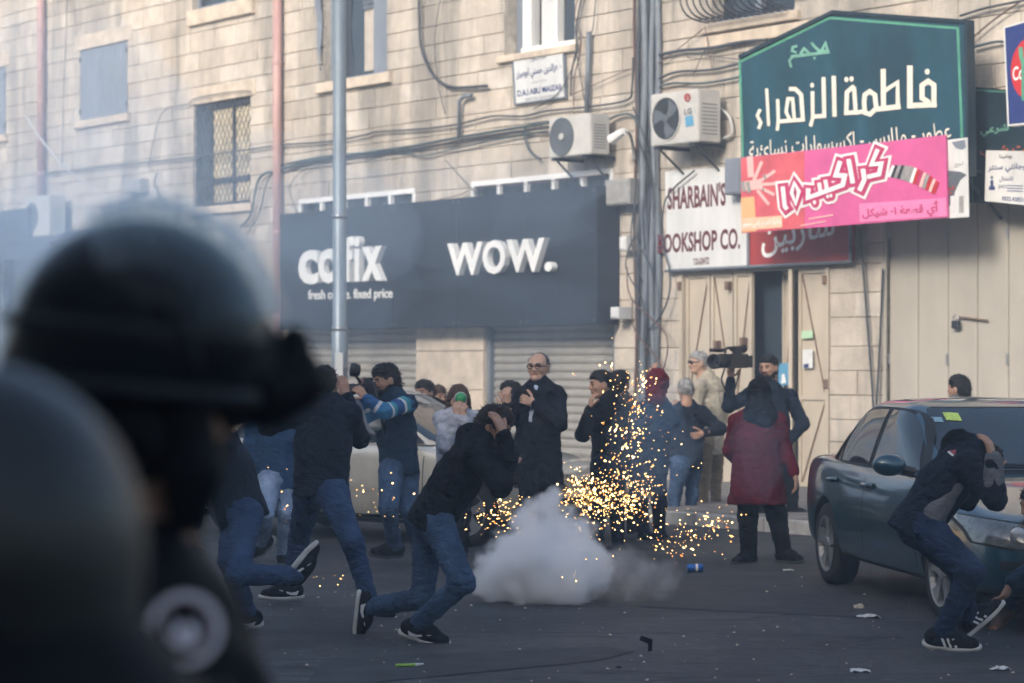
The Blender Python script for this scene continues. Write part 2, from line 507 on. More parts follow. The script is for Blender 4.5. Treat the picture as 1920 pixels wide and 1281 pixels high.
# ------------------------------------------------------------------ ground
def asphalt():
    m = bpy.data.materials.new('asphalt'); m.use_nodes = True
    nt = m.node_tree; N, L = nt.nodes, nt.links
    b = N['Principled BSDF']
    geo = N.new('ShaderNodeNewGeometry')
    n1 = N.new('ShaderNodeTexNoise'); n1.inputs['Scale'].default_value = 0.55; n1.inputs['Detail'].default_value = 7; n1.inputs['Roughness'].default_value = 0.65
    L.new(geo.outputs['Position'], n1.inputs['Vector'])
    cr = N.new('ShaderNodeValToRGB')
    cr.color_ramp.elements[0].color = (0.032, 0.034, 0.037, 1); cr.color_ramp.elements[0].position = 0.38
    cr.color_ramp.elements[1].color = (0.078, 0.077, 0.076, 1); cr.color_ramp.elements[1].position = 0.64
    L.new(n1.outputs['Fac'], cr.inputs['Fac'])
    n2 = N.new('ShaderNodeTexNoise'); n2.inputs['Scale'].default_value = 110; n2.inputs['Detail'].default_value = 3
    L.new(geo.outputs['Position'], n2.inputs['Vector'])
    r2 = N.new('ShaderNodeMapRange'); r2.inputs[1].default_value = 0.3; r2.inputs[2].default_value = 0.72; r2.inputs[3].default_value = 0.6; r2.inputs[4].default_value = 1.45
    L.new(n2.outputs['Fac'], r2.inputs[0])
    mu = N.new('ShaderNodeMix'); mu.data_type = 'RGBA'; mu.blend_type = 'MULTIPLY'; mu.inputs[0].default_value = 1
    L.new(cr.outputs['Color'], mu.inputs[6]); L.new(r2.outputs[0], mu.inputs[7])
    n5 = N.new('ShaderNodeTexNoise'); n5.inputs['Scale'].default_value = 13; n5.inputs['Detail'].default_value = 5; n5.inputs['Roughness'].default_value = 0.75
    L.new(geo.outputs['Position'], n5.inputs['Vector'])
    r5 = N.new('ShaderNodeMapRange'); r5.inputs[1].default_value = 0.32; r5.inputs[2].default_value = 0.70; r5.inputs[3].default_value = 0.62; r5.inputs[4].default_value = 1.42
    L.new(n5.outputs['Fac'], r5.inputs[0])
    mu2 = N.new('ShaderNodeMix'); mu2.data_type = 'RGBA'; mu2.blend_type = 'MULTIPLY'; mu2.inputs[0].default_value = 1
    L.new(mu.outputs[2], mu2.inputs[6]); L.new(r5.outputs[0], mu2.inputs[7]); mu = mu2
    # pale dust patches
    n3 = N.new('ShaderNodeTexNoise'); n3.inputs['Scale'].default_value = 2.3; n3.inputs['Detail'].default_value = 6; n3.inputs['Roughness'].default_value = 0.7
    L.new(geo.outputs['Position'], n3.inputs['Vector'])
    r3 = N.new('ShaderNodeMapRange'); r3.inputs[1].default_value = 0.56; r3.inputs[2].default_value = 0.74; r3.inputs[3].default_value = 0; r3.inputs[4].default_value = 0.45
    L.new(n3.outputs['Fac'], r3.inputs[0])
    mx = N.new('ShaderNodeMix'); mx.data_type = 'RGBA'; mx.inputs[7].default_value = (0.15, 0.145, 0.135, 1)
    L.new(r3.outputs[0], mx.inputs[0]); L.new(mu.outputs[2], mx.inputs[6])
    # cracks: thin lines where a stretched noise crosses its middle
    mp = N.new('ShaderNodeMapping'); mp.inputs['Scale'].default_value = (0.22, 1.3, 1)
    L.new(geo.outputs['Position'], mp.inputs['Vector'])
    n4 = N.new('ShaderNodeTexNoise'); n4.inputs['Scale'].default_value = 0.8; n4.inputs['Detail'].default_value = 5
    L.new(mp.outputs['Vector'], n4.inputs['Vector'])
    a = N.new('ShaderNodeMath'); a.operation = 'SUBTRACT'; a.inputs[1].default_value = 0.5; L.new(n4.outputs['Fac'], a.inputs[0])
    ab = N.new('ShaderNodeMath'); ab.operation = 'ABSOLUTE'; L.new(a.outputs[0], ab.inputs[0])
    r4 = N.new('ShaderNodeMapRange'); r4.inputs[1].default_value = 0.003; r4.inputs[2].default_value = 0.010; r4.inputs[3].default_value = 0.75; r4.inputs[4].default_value = 0
    L.new(ab.outputs[0], r4.inputs[0])
    mc = N.new('ShaderNodeMix'); mc.data_type = 'RGBA'; mc.inputs[7].default_value = (0.015, 0.015, 0.017, 1)
    L.new(r4.outputs[0], mc.inputs[0]); L.new(mx.outputs[2], mc.inputs[6])
    L.new(mc.outputs[2], b.inputs['Base Color'])
    b.inputs['Roughness'].default_value = 0.75
    b.inputs['Specular IOR Level'].default_value = 0.35
    bp = N.new('ShaderNodeBump'); bp.inputs['Strength'].default_value = 0.45; bp.inputs['Distance'].default_value = 0.01
    L.new(n2.outputs['Fac'], bp.inputs['Height']); L.new(bp.outputs['Normal'], b.inputs['Normal'])
    return m
M['asphalt'] = asphalt()
M['paving'] = mat('paving', (0.20, 0.19, 0.175), 0.85, var=0.25, vscale=2, bump=0.2, bscale=40)
M['kerb'] = mat('kerb', (0.34, 0.33, 0.31), 0.8, var=0.25, vscale=6, bump=0.2)
M['kerbblue'] = mat('kerbblue', (0.06, 0.13, 0.33), 0.7, var=0.25, vscale=8)

mb = MB(); mb.add([(-60, -40, 0), (60, -40, 0), (60, 80, 0), (-60, 80, 0)], [(0, 1, 2, 3)])
structure(mb.build('road', M['asphalt']))
KERB = 4.55
mb = MB(); mb.box((-34, -KERB + 0.14, -0.1), (14, 0.3, 0.115))
walk = structure(mb.build('sidewalk', M['paving'], frame=FW))
kb = [MB().cbox((0, 0, 0), (0.975, 0.15, 0.22), 0.012).mesh('kerb_stone', M[k]) for k in ('kerb', 'kerbblue')]
for i in range(40):
    o = link('kerb_stone', kb[1 if i == 26 else 0], walk)
    o.location = (-28 + i * 0.99, -KERB - 0.012, -0.095)
# darker repair patch and an iron cover let into the road
def on_road(pxs, z, name, m):
    q = [G(x, y) for x, y in pxs]
    return structure(MB().add([(p.x, p.y, z) for p in q], [tuple(range(len(q)))]).build(name, m, fix=False))
M['patch'] = mat('patch', (0.040, 0.041, 0.043), 0.8, var=0.35, vscale=4, bump=0.5, bscale=90)
on_road([(610, 1236), (1130, 1213), (1190, 1222), (1120, 1240), (700, 1281), (560, 1300)], 0.004, 'road_patch', M['patch'])
on_road([(1240, 1105), (1700, 1120), (1640, 1160), (1200, 1138)], 0.004, 'road_patch', M['patch'])
# paving slabs on the walk, near the doors
slab = MB().box((0, 0, 0), (0.485, 0.485, 0.02)).mesh('paving_slab', M['paving'])
for i in range(26):
    for j in range(8):
        o = link('paving_slab', slab, walk)
        o.location = (-9 + i * 0.5, -KERB + 0.16 + j * 0.5, 0.112 + random.uniform(-0.002, 0.003))

# ------------------------------------------------------------------ the stone building
bld = empty('stone_building', FW)
tag(bld, 'long soot-streaked limestone building with shuttered windows and shopfronts', 'building')

def wrect(lp, rp, tp, bp, off=0.0):
    x0, z1 = W(lp, tp, off); z0 = W(lp, bp, off)[1]; x1 = W(rp, tp, off)[0]
    return [x0, x1, z0, z1]
O = {
    'edge': wrect(-45, 12, 137, 262), 'shut': wrect(151, 240, 96, 228), 'top': wrect(361, 476, -150, 22),
    'lat': wrect(364, 470, 198, 391), 'blind': wrect(610, 726, -70, 156), 'sash': wrect(946, 1078, -90, 106),
    'cage': wrect(1335, 1490, -140, 46), 'tr1': wrect(564, 778, 377, 404), 'tr2': wrect(888, 1148, 344, 376),
}
xs0 = W(520, 620)[0]
O['roll1'] = [W(-20 + 560, 620)[0], W(785, 620)[0], 0.1, W(785, 600)[1]]
O['roll2'] = [W(912, 620)[0], W(1152, 620)[0], 0.1, W(912, 600)[1]]
O['book'] = [W(1276, 505)[0], W(1556, 505)[0], 0.1, W(1276, 512)[1]]
O['gar'] = [W(1661, 420)[0], W(2075, 420)[0], 0.1, W(1700, 375)[1]]
O['shopL'] = [W(-70, 480)[0], W(215, 480)[0], 0.1, W(0, 470)[1]]
WX0, WX1, WZ1 = -27.0, 9.5, 9.4
mb = MB()
# backing wall, pieced round the openings
xs = sorted({WX0, WX1} | {o[0] for o in O.values()} | {o[1] for o in O.values()})
zs = sorted({0.0, WZ1} | {o[2] for o in O.values()} | {o[3] for o in O.values()})
xs = [x for x in xs if WX0 <= x <= WX1]; zs = [z for z in zs if 0 <= z <= WZ1]
for i in range(len(xs) - 1):
    for j in range(len(zs) - 1):
        cx, cz = (xs[i] + xs[i + 1]) / 2, (zs[j] + zs[j + 1]) / 2
        if any(o[0] < cx < o[1] and o[2] < cz < o[3] for o in O.values()): continue
        mb.add([(xs[i], 0.012, zs[j]), (xs[i + 1], 0.012, zs[j]), (xs[i + 1], 0.012, zs[j + 1]), (xs[i], 0.012, zs[j + 1])], [(0, 1, 2, 3)])
for o in O.values():           # reveals
    x0, x1, z0, z1 = o
    d = 0.34
    mb.add([(x0, 0.0, z0), (x0, d, z0), (x0, d, z1), (x0, 0.0, z1)], [(0, 1, 2, 3)])
    mb.add([(x1, 0.0, z0), (x1, 0.0, z1), (x1, d, z1), (x1, d, z0)], [(0, 1, 2, 3)])
    mb.add([(x0, 0.0, z1), (x0, d, z1), (x1, d, z1), (x1, 0.0, z1)], [(0, 1, 2, 3)])
    mb.add([(x0, 0.0, z0), (x1, 0.0, z0), (x1, d, z0), (x0, d, z0)], [(0, 1, 2, 3)])
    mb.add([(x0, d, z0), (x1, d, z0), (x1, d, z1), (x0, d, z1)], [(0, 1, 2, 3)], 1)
mb.box((WX0, 0.36, 0), (WX1, 8.0, WZ1))
mb.build('wall', [M['mortar'], M['interior']], bld, fix=False)

# ashlar blocks
CO = 0.292
SB = wrect(525, 1120, 402, 618)         # hidden behind the black fascia: no blocks needed there
blocks = []
def fill(x0, x1, z0, z1, rng):
    x = x0
    while x < x1 - 0.02:
        w = rng.uniform(0.34, 0.86)
        if x1 - x - w < 0.25: w = x1 - x
        blocks.append((x, min(x + w, x1), z0, z1)); x += w
rng = random.Random(3)
z = 0.10
while z < WZ1:
    CH_ = rng.choice([0.235, 0.27, 0.29, 0.31, 0.345])
    za, zb = z, z + CH_
    cuts = sorted([o for o in O.values() if o[3] > za and o[2] < zb], key=lambda o: o[0])
    x = WX0 + rng.uniform(0, 0.4)
    for o in cuts:
        if o[0] > x: fill(x, o[0], za, zb, rng)
        if o[2] > za + 0.03: fill(max(x, o[0]), o[1], za, o[2], rng)
        if o[3] < zb - 0.03: fill(max(x, o[0]), o[1], o[3], zb, rng)
        x = max(x, o[1])
    fill(x, WX1, za, zb, rng)
    z += CH_
def wpix(x, z):
    p = FW @ Vector((x, 0, z))
    return 960 + F * p.x / p.y, HY - F * (p.z - CH) / p.y, p.y
keep = []
for b in blocks:
    cx, cz = (b[0] + b[1]) / 2, (b[2] + b[3]) / 2
    if SB[0] + 0.2 < cx < SB[1] - 0.2 and SB[2] + 0.2 < cz < SB[3] - 0.1: continue
    px, py, d = wpix(cx, cz)
    seen = -60 < px < 1985 and -60 < py < 960
    hid = (1388 < px < 1815 and 60 < py < 400) or (1250 < px < 1595 and 330 < py < 500) or py > 880 or (px < 480 and py > 480)
    area = (b[1] - b[0]) * (b[3] - b[2]) / d ** 2
    keep.append((-(area if seen and not hid else area * 1e-3), b))
keep.sort(key=lambda t: t[0])
sizes = {}
for i, (_, b) in enumerate(keep[:300]):
    w = round((b[1] - b[0]) * 20) / 20
    h = b[3] - b[2]
    key = (w, round(h, 2), rng.randrange(3))
    if key not in sizes:
        g = 0.0035
        m_ = MB(); c = 0.008
        j = [rng.uniform(-0.006, 0.006) for _ in range(8)]
        x0, x1, z0, z1 = g, w - g, g, h - g
        vs = [(x0, 0.03, z0), (x1, 0.03, z0), (x1, 0.03, z1), (x0, 0.03, z1),
              (x0, 0.0, z0), (x1, 0.0, z0), (x1, 0.0, z1), (x0, 0.0, z1),
              (x0 + c, -0.010 + 0.6 * j[0], z0 + c), (x1 - c, -0.010 + 0.6 * j[1], z0 + c + j[2]), (x1 - c + j[3], -0.010 + 0.6 * j[4], z1 - c), (x0 + c + j[5], -0.010 + 0.6 * j[6], z1 - c)]
        fs = []
        for q in range(4):
            r = (q + 1) % 4
            fs += [(q, r, 4 + r, 4 + q), (4 + q, 4 + r, 8 + r, 8 + q)]
        fs.append((8, 9, 10, 11))
        m_.add(vs, fs)
        sizes[key] = m_.mesh('stone', M['stone'])
    o = link('stone', sizes[key], bld)
    o.location = (b[0], rng.uniform(-0.006, 0.006), b[2])
    o.scale = ((b[1] - b[0]) / w, 1, 1)
mb = MB()
for _, b in keep[300:]:
    g = 0.0035
    mb.cbox((b[0] + g, -0.012 + rng.uniform(-0.006, 0.004), b[2] + g), (b[1] - g, 0.02, b[3] - g), 0.008)
o = mb.build('stones', M['stone_many'], bld, fix=False)
o['kind'] = 'stuff'

# ------------------------------------------------------------------ unseen houses across the street, added behind the viewpoint to shade the road
opp = empty('unseen_opposite_building', FW)
opp['kind'] = 'structure'
hh = MB(); hh.box((-14, -25.0, 0), (50, -33.0, 11.2))
hh.build('wall', M['mortar'], opp)
for k in range(20):
    for j in range(2):
        MB().box((-12.5 + k * 3.1, -24.99, 4.2 + j * 3.6), (-11.2 + k * 3.1, -24.93, 6.2 + j * 3.6)).build('window', M['glass'], opp)

# ------------------------------------------------------------------ windows
def lintel_sill(rect, sill=True, lint=True, sx=0.12, sh=0.14, par=bld, so=0.09):
    x0, x1, z0, z1 = rect
    if sill:
        MB().cbox((x0 - sx, -so, z0 - sh), (x1 + sx, 0.2, z0 - 0.002), 0.012).build('sill', M['lintel'], par, fix=True)
    if lint:
        MB().cbox((x0 - 0.16, -0.035, z1 + 0.002), (x1 + 0.16, 0.1, z1 + 0.27), 0.012).build('lintel', M['lintel'], par, fix=True)

# closed grey board shutters
def shutters(rect, boards):
    x0, x1, z0, z1 = rect
    w = link('window', None, bld)
    lintel_sill(rect, par=w)
    mid = (x0 + x1) / 2
    for a, b in ((x0 + 0.02, mid - 0.008), (mid + 0.008, x1 - 0.02)):
        lf = link('shutter', None, w)
        n = boards
        for k in range(n):
            bw = (b - a) / n
            MB().cbox((a + k * bw + 0.004, -0.012, z0 + 0.015), (a + (k + 1) * bw - 0.004, 0.03, z1 - 0.015), 0.008).build('board', M['shuttergrey'], lf, fix=True)
        for zz in (z0 + 0.17, z1 - 0.17):
            xx = a if a < mid - 0.1 and b < mid else b
            MB().box((xx - 0.03, -0.03, zz - 0.04), (xx + 0.03, -0.014, zz + 0.04)).build('hinge', M['iron'], lf)
shutters(O['shut'], 4)
shutters(O['edge'], 4)

# window at the top edge: only its sill and lower frame show
w = link('window', None, bld)
r = O['top']
lintel_sill(r, par=w, sh=0.26, sx=0.06)
MB().box((r[0], 0.16, r[2]), (r[1], 0.19, r[3])).build('pane', M['glass'], w)
mb = MB(); mb.box((r[0], 0.10, r[2]), (r[0] + 0.07, 0.15, r[3])); mb.box((r[1] - 0.07, 0.10, r[2]), (r[1], 0.15, r[3]))
mb.box((r[0] + 0.07, 0.10, r[2]), (r[1] - 0.07, 0.15, r[2] + 0.07)); mb.box(((r[0] + r[1]) / 2 - 0.04, 0.10, r[2] + 0.07), ((r[0] + r[1]) / 2 + 0.04, 0.15, r[3]))
mb.build('frame', M['shuttergrey'], w)

# window behind a diamond lattice
w = link('window', None, bld)
r = O['lat']
lintel_sill(r, par=w)
xm = r[0] + (r[1] - r[0]) * 0.66; zt = r[2] + (r[3] - r[2]) * 0.24
for k, (a, b, c, d, m_) in enumerate([(r[0], r[0] + 0.5, r[2], r[3], 'glass'), (r[0] + 0.5, xm, zt, r[3], 'reflectwarm'), (xm, r[1], zt, r[3], 'reflectwarm'), (r[0] + 0.5, r[1], r[2], zt, 'reflectwarm')]):
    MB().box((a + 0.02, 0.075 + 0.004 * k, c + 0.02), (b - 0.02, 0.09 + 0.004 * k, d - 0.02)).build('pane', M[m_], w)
mb = MB()
for a in (r[0] + 0.03, r[0] + 0.5, xm, r[1] - 0.03): mb.box((a - 0.03, 0.045, r[2]), (a + 0.03, 0.073, r[3]))
mb.box((r[0], 0.042, zt - 0.04), (r[1], 0.0735, zt + 0.05)); mb.box((r[0], 0.042, r[2]), (r[1], 0.0735, r[2] + 0.06)); mb.box((r[0], 0.042, r[3] - 0.12), (r[1], 0.0735, r[3]))
mb.build('frame', M['iron'], w)
mb = MB()
wd, hg = r[1] - r[0], r[3] - r[2]
st = 0.135
def clip_diag(c, sgn):
    pts = []
    for t in np.linspace(0, wd, 60):
        zz = c + sgn * t * 1.55
        if 0 <= zz <= hg: pts.append((t, zz))
    return pts
k = 0
for sgn in (1, -1):
    c = -wd * 1.55 if sgn > 0 else 0
    end = hg if sgn > 0 else hg + wd * 1.55
    while c < end:
        p = clip_diag(c, sgn)
        if len(p) > 1:
            mb.tube([(r[0] + p[0][0], 0.02 + 0.006 * sgn, r[2] + p[0][1]), (r[0] + p[-1][0], 0.02 + 0.006 * sgn, r[2] + p[-1][1])], 0.0085, 4)
        c += st * 1.55
g = mb.build('lattice', M['iron'], w); g['kind'] = 'stuff'

# window with a half-lowered blind
w = link('window', None, bld)
r = O['blind']
lintel_sill(r, par=w, sh=0.16, sx=0.16)
MB().box((r[0], 0.24, r[2]), (r[1], 0.26, r[3])).build('pane', M['glass'], w)
xa = r[0] + (r[1] - r[0]) * 0.47; xb = r[0] + (r[1] - r[0]) * 0.72
zc = r[2] + 1.05
mb = MB()
nb = 26
for k in range(nb):
    z_ = zc + 0.012 + k * 0.075
    if z_ > r[3] - 0.05: break
    o = MB().box((xa, 0.17, z_), (xb, 0.195, z_ + 0.062)).build('slat', M['blind'], w)
MB().add([(xa + (xb - xa) * u, 0.20 + 0.02 * math.sin(u * 22), zz) for zz in (r[2] + 0.12, zc + 0.05) for u in np.linspace(0, 1, 21)],
         [(i, i + 1, 22 + i, 21 + i) for i in range(20)]).build('curtain', M['curtain'], w, fix=False)
mb = MB(); mb.box((xb, 0.08, r[2]), (xb + 0.10, 0.2, r[3])); mb.box((xb + 0.16, 0.03, r[2]), (r[1], 0.2, r[3]))
mb.box((r[0], 0.1, r[2]), (r[0] + 0.06, 0.2, r[3])); mb.box((r[0] + 0.06, 0.1, r[2]), (xb, 0.2, r[2] + 0.05))
mb.build('frame', M['shuttergrey'], w)
# torn awning cloth hanging at its left jamb
mb = MB()
zz = np.linspace(r[2] + 0.2, r[2] + 3.0, 12)
mb.add([(r[0] - 0.03 - (0.28 * (1 - abs(2 * i / 11 - 1)) if k == 0 else 0), -0.06 - 0.03 * math.sin(i * 1.3 + k), z_) for k in (0, 1) for i, z_ in enumerate(zz)],
       [(i, i + 1, 13 + i, 12 + i) for i in range(11)])
mb.build('curtain', M['shuttergrey'], w, fix=False)

# white-framed sash window
w = link('window', None, bld)
r = O['sash']
lintel_sill(r, par=w, sh=0.10, sx=0.10)
xw = [r[0], r[0] + 0.42 * (r[1] - r[0]) - 0.35, r[0] + 0.42 * (r[1] - r[0]), r[1]]
xa = r[0] + (r[1] - r[0]) * 0.36; xb = r[0] + (r[1] - r[0]) * 0.66
MB().box((xa + 0.05, 0.18, r[2] + 0.1), (xb - 0.04, 0.20, r[3])).build('pane', M['reflectwhite'], w)
MB().box((xb + 0.04, 0.21, r[2] + 0.1), (r[1] - 0.05, 0.23, r[3])).build('pane', M['glass'], w)
MB().box((r[0] + 0.02, 0.20, r[2]), (xa - 0.22, 0.23, r[3])).build('pane', M['shuttergrey'], w)
mb = MB()
for a, ww in ((xa - 0.18, 0.2), (xb, 0.05), (r[1] - 0.04, 0.05)):
    mb.box((a - ww / 2, 0.10, r[2] + 0.09), (a + ww / 2, 0.25, r[3]))
mb.box((xa - 0.28, 0.07, r[2] + 0.005), (r[1], 0.25, r[2] + 0.09))
mb.build('frame', M['white'], w)

# window behind a bellied iron cage
w = link('window', None, bld)
r = O['cage']
lintel_sill(r, par=w, sh=0.12)
MB().cbox((r[0] - 0.1, -0.06, r[2] - 0.30), (r[1] + 0.3, 0.1, r[2] - 0.15), 0.01).build('sill', M['lintel'], w, fix=True)
MB().box((r[0], 0.2, r[2]), (r[1], 0.22, r[3])).build('pane', M['glass'], w)
mb = MB(); mb.box(((r[0] + r[1]) / 2 - 0.05, 0.1, r[2]), ((r[0] + r[1]) / 2 + 0.05, 0.19, r[3])); mb.box((r[0], 0.1, r[2]), (r[1], 0.187, r[2] + 0.06))
mb.build('frame', M['shuttergrey'], w)
cage = link('cage', None, w)
nb = 13
barprof = [(0.03, 0.02), (0.22, 0.03), (0.42, 0.09), (0.52, 0.24), (0.50, 0.42), (0.38, 0.62), (0.30, 0.85), (0.30, 1.8)]
for k in range(nb + 1):
    xx = r[0] - 0.02 + (r[1] - r[0]) * 1.02 * k / nb
    MB().tube([(xx, -a, r[2] + z_) for a, z_ in curve_pts(barprof, 4)], 0.011, 5).build('bar', M['iron'], cage, smooth=True)
for a, z_ in ((0.51, 0.30), (0.30, 1.0), (0.24, 0.032)):
    MB().tube([(r[0] - 0.02, -a, r[2] + z_), (r[1] + 0.02, -a, r[2] + z_)], 0.011, 5).build('bar', M['iron'], cage)

# transom grilles over the fascia
def transom(rect, n):
    x0, x1, z0, z1 = rect
    w = link('window', None, bld)
    MB().box((x0, 0.15, z0 - 0.2), (x1, 0.17, z1)).build('pane', M['glass'], w)
    mb = MB(); f = 0.05
    mb.box((x0 - 0.02, -0.03, z1 - f), (x1 + 0.02, 0.05, z1 + 0.02))
    for k in range(n + 1):
        xx = x0 + (x1 - x0) * k / n
        mb.box((xx - 0.035, -0.025, z0 - 0.25), (xx + 0.035, 0.045, z1 - f))
    mb.build('frame', M['white'], w)
    mb = MB()
    m_ = int((x1 - x0) / 0.07)
    for k in range(m_):
        xx = x0 + (k + 0.5) * (x1 - x0) / m_
        mb.box((xx - 0.006, 0.02, z0 - 0.2), (xx + 0.006, 0.032, z1 - f))
    g = mb.build('bars', M['iron'], w); g['kind'] = 'stuff'
transom(O['tr1'], 5)
transom(O['tr2'], 5)

# roll-down shutters: each lath a curved slat
def roll(rect, name='roller_shutter'):
    x0, x1, z0, z1 = rect
    d = link(name, None, bld)
    h = 0.115
    prof = [(0.0, 0.0), (-0.022, 0.02), (-0.028, 0.05), (-0.022, 0.085), (0.0, 0.102), (0.006, h)]
    me = MB().add([(x, 0.12 + y, z) for x in (x0 + 0.03, x1 - 0.03) for y, z in prof], [(i, i + 1, 7 + i, 6 + i) for i in range(5)]).mesh('slat', M['rollshutter'])
    k = 0
    while 0.12 + (k + 1) * h < z1:
        o = link('slat', me, d); o.location = (0, 0, 0.12 + k * h); k += 1
    for xx in (x0, x1 - 0.06):
        MB().box((xx, 0.02, 0.11), (xx + 0.06, 0.2, z1)).build('rail', M['pipegrey'], d)
roll(O['roll1']); roll(O['roll2'])
# stone pier between the two shops is faced in smooth slabs
r0, r1 = O['roll1'][1], O['roll2'][0]
pier = link('pier', None, bld)
for k in range(4):
    MB().cbox((r0 + 0.01, -0.055, 0.12 + k * 0.56), (r1 - 0.01, 0.03, 0.12 + (k + 1) * 0.56 - 0.008), 0.008).build('stone_slab', M['lintel'], pier)

# far shopfront and its dark canopy
r = O['shopL']
d = link('shopfront', None, bld)
MB().box((r[0], 0.22, 0.12), (r[1], 0.25, r[3])).build('pane', M['glass'], d)
for k in range(5):
    xx = r[0] + (r[1] - r[0]) * k / 4
    MB().box((xx - 0.05, 0.1, 0.12), (xx + 0.05, 0.21, r[3])).build('mullion', M['pipegrey'], d)

# folding doors of the bookshop: framed metal leaves with diagonal braces
def leaf(a, b, z0, z1, y0, par, diag=1, dy=0.0, lower=True):
    """a leaf from wall x=a to x=b; y runs from y0 to y0+dy so that a leaf can stand ajar"""
    lf = link('door', None, par)
    def pt(u, v, o): return (a + (b - a) * u, y0 + dy * u - o, z0 + (z1 - z0) * v)
    L_ = math.hypot(b - a, dy)
    nrm = Vector((dy, -(b - a), 0)); nrm.normalize()
    def q(u0, v0, u1, v1, o0, o1):
        mb = MB()
        c = [Vector(pt(u0, v0, 0)), Vector(pt(u1, v0, 0)), Vector(pt(u1, v1, 0)), Vector(pt(u0, v1, 0))]
        mb.quadprism([p + nrm * o0 for p in c], nrm * (o1 - o0))
        return mb
    q(0, 0, 1, 1, -0.02, 0.0).build('panel', M['doorcream'], lf)
    fw = 0.05 / L_; fh = 0.05 / (z1 - z0)
    vm = 0.40
    k = 0
    for u0, v0, u1, v1 in ((0.006, 0, fw, 1), (1 - fw, 0, 0.994, 1), (fw, 1 - fh, 1 - fw, 1), (fw, vm, 1 - fw, vm + fh), (fw, 0, 1 - fw, fh)):
        q(u0, v0, u1, v1, 0.001, 0.026).build('rail', M['doorcream'], lf)
    for (v0, v1, s_) in ((vm + fh, 1 - fh, diag), (fh, vm, -diag)):
        ua, ub = (fw, 1 - fw) if s_ > 0 else (1 - fw, fw)
        A = Vector(pt(ua, v0, 0)) + nrm * 0.008; B = Vector(pt(ub, v1, 0)) + nrm * 0.008
        MB().tube([A, B], 0.012, 4).build('brace', M['rust'], lf)
    return lf
r = O['book']
bz0, bz1 = 0.125, r[3] - 0.02
bd = link('doorway', None, bld)
def bx(px): return W(px, 505)[0]
leaf(bx(1283), bx(1328), bz0, bz1, 0.05, bd, 1)
leaf(bx(1330), bx(1371), bz0, bz1, 0.05, bd, -1)
leaf(bx(1373), bx(1407), bz0, bz1, 0.05, bd, 1)
leaf(bx(1441), bx(1476), bz0, bz1, 0.26, bd, 1, dy=-0.1)
leaf(bx(1478), bx(1492), bz0, bz1, 0.16, bd, 1, dy=-0.25)
leaf(bx(1495), bx(1550), bz0, bz1, 0.04, bd, -1)
mb = MB()
mb.box((r[0], -0.03, 0.12), (bx(1283) - 0.01, 0.1, r[3])); mb.box((bx(1551), -0.03, 0.12), (r[1], 0.1, r[3])); mb.box((bx(1283) - 0.01, -0.03, r[3] - 0.018), (bx(1551), 0.1, r[3]))
mb.build('frame', M['doorcream'], bd)
for px, py in ((1278, 537), (1367, 536), (1550, 525), (1552, 720), (1346, 647), (1395, 641)):
    x, z_ = W(px, py)
    MB().cbox((x - 0.03, -0.06, z_ - 0.055), (x + 0.03, 0.02, z_ + 0.055), 0.01).build('hinge', M['rust'], bd)
def sheet(name, quad, off, m, par, t=0.004):
    q_ = [WP(px, py, off) for px, py in quad]
    return MB().quadprism(q_, (0, -t, 0)).build(name, M[m], par)
sheet('notice', [(1503, 621), (1524, 620), (1524, 634), (1503, 635)], 0.01, 'papergreen', bd)
sheet('notice', [(1505, 656), (1524, 655), (1524, 690), (1505, 691)], 0.01, 'paper', bd)
sheet('notice', [(1507, 683), (1516, 682), (1516, 689), (1507, 690)], 0.016, 'inkblue', bd)
x, z_ = W(1460, 700, -0.1)
M['posterblue'] = mat('posterblue', (0.10, 0.30, 0.46), 0.5)
sheet('notice', [(1460, 683), (1480, 680), (1480, 722), (1460, 724)], -0.12, 'posterblue', bd)
sheet('notice', [(1466, 702), (1471, 701), (1474, 718), (1465, 719)], -0.112, 'white', bd)

# tall cream folding gates at the edge
r = O['gar']
gd = link('folding_gate', None, bld)
edges = [1664, 1718, 1774, 1829, 1887, 1944, 2002, 2060]
gz1 = r[3]
for a, b in zip(edges[:-1], edges[1:]):
    lf = link('door', None, gd)
    MB().cbox((W(a, 600)[0] + 0.006, 0.03, 0.13), (W(b, 600)[0] - 0.006, 0.09, gz1 - 0.03), 0.008).build('panel', M['garage'], lf)
for px in (1664, 1774, 1887):
    for py in (437, 673):
        x, z_ = W(px, py)
        MB().tube([(x, 0.02, z_ - 0.06), (x, 0.02, z_ + 0.06)], 0.018, 8).build('hinge', M['steel'], gd)
sheet('frame', [(1657, 400), (1663, 400), (1663, 930), (1657, 930)], 0.02, 'garage', gd, 0.02)
# padlock hanging from its bolt
lk = empty('padlock', FW)
tag(lk, 'small black padlock hanging from the bolt of the cream folding gate', 'padlock')
x, z_ = W(1796, 608)
MB().cbox((x - 0.055, -0.06, z_ - 0.05), (x + 0.055, -0.02, z_ + 0.04), 0.012).build('body', M['ink'], lk)
MB().tube(curve_pts([(x - 0.035, -0.04, z_ + 0.035), (x - 0.035, -0.04, z_ + 0.08), (x, -0.04, z_ + 0.105), (x + 0.035, -0.04, z_ + 0.08), (x + 0.035, -0.04, z_ + 0.035)], 4), 0.008, 6).build('shackle', M['steel'], lk)
x2, z2 = W(1853, 601)
MB().tube([(x, -0.012, z_ + 0.085), (x2, -0.012, z2)], 0.012, 6).build('bolt', M['rust'], gd)
# ------------------------------------------------------------------ signs
def board(name, rect, off, t, m, par, c=0.01):
    x0, x1, z0, z1 = rect
    return MB().cbox((x0, -off, z0), (x1, -off + t, z1), c).build(name, m, par)

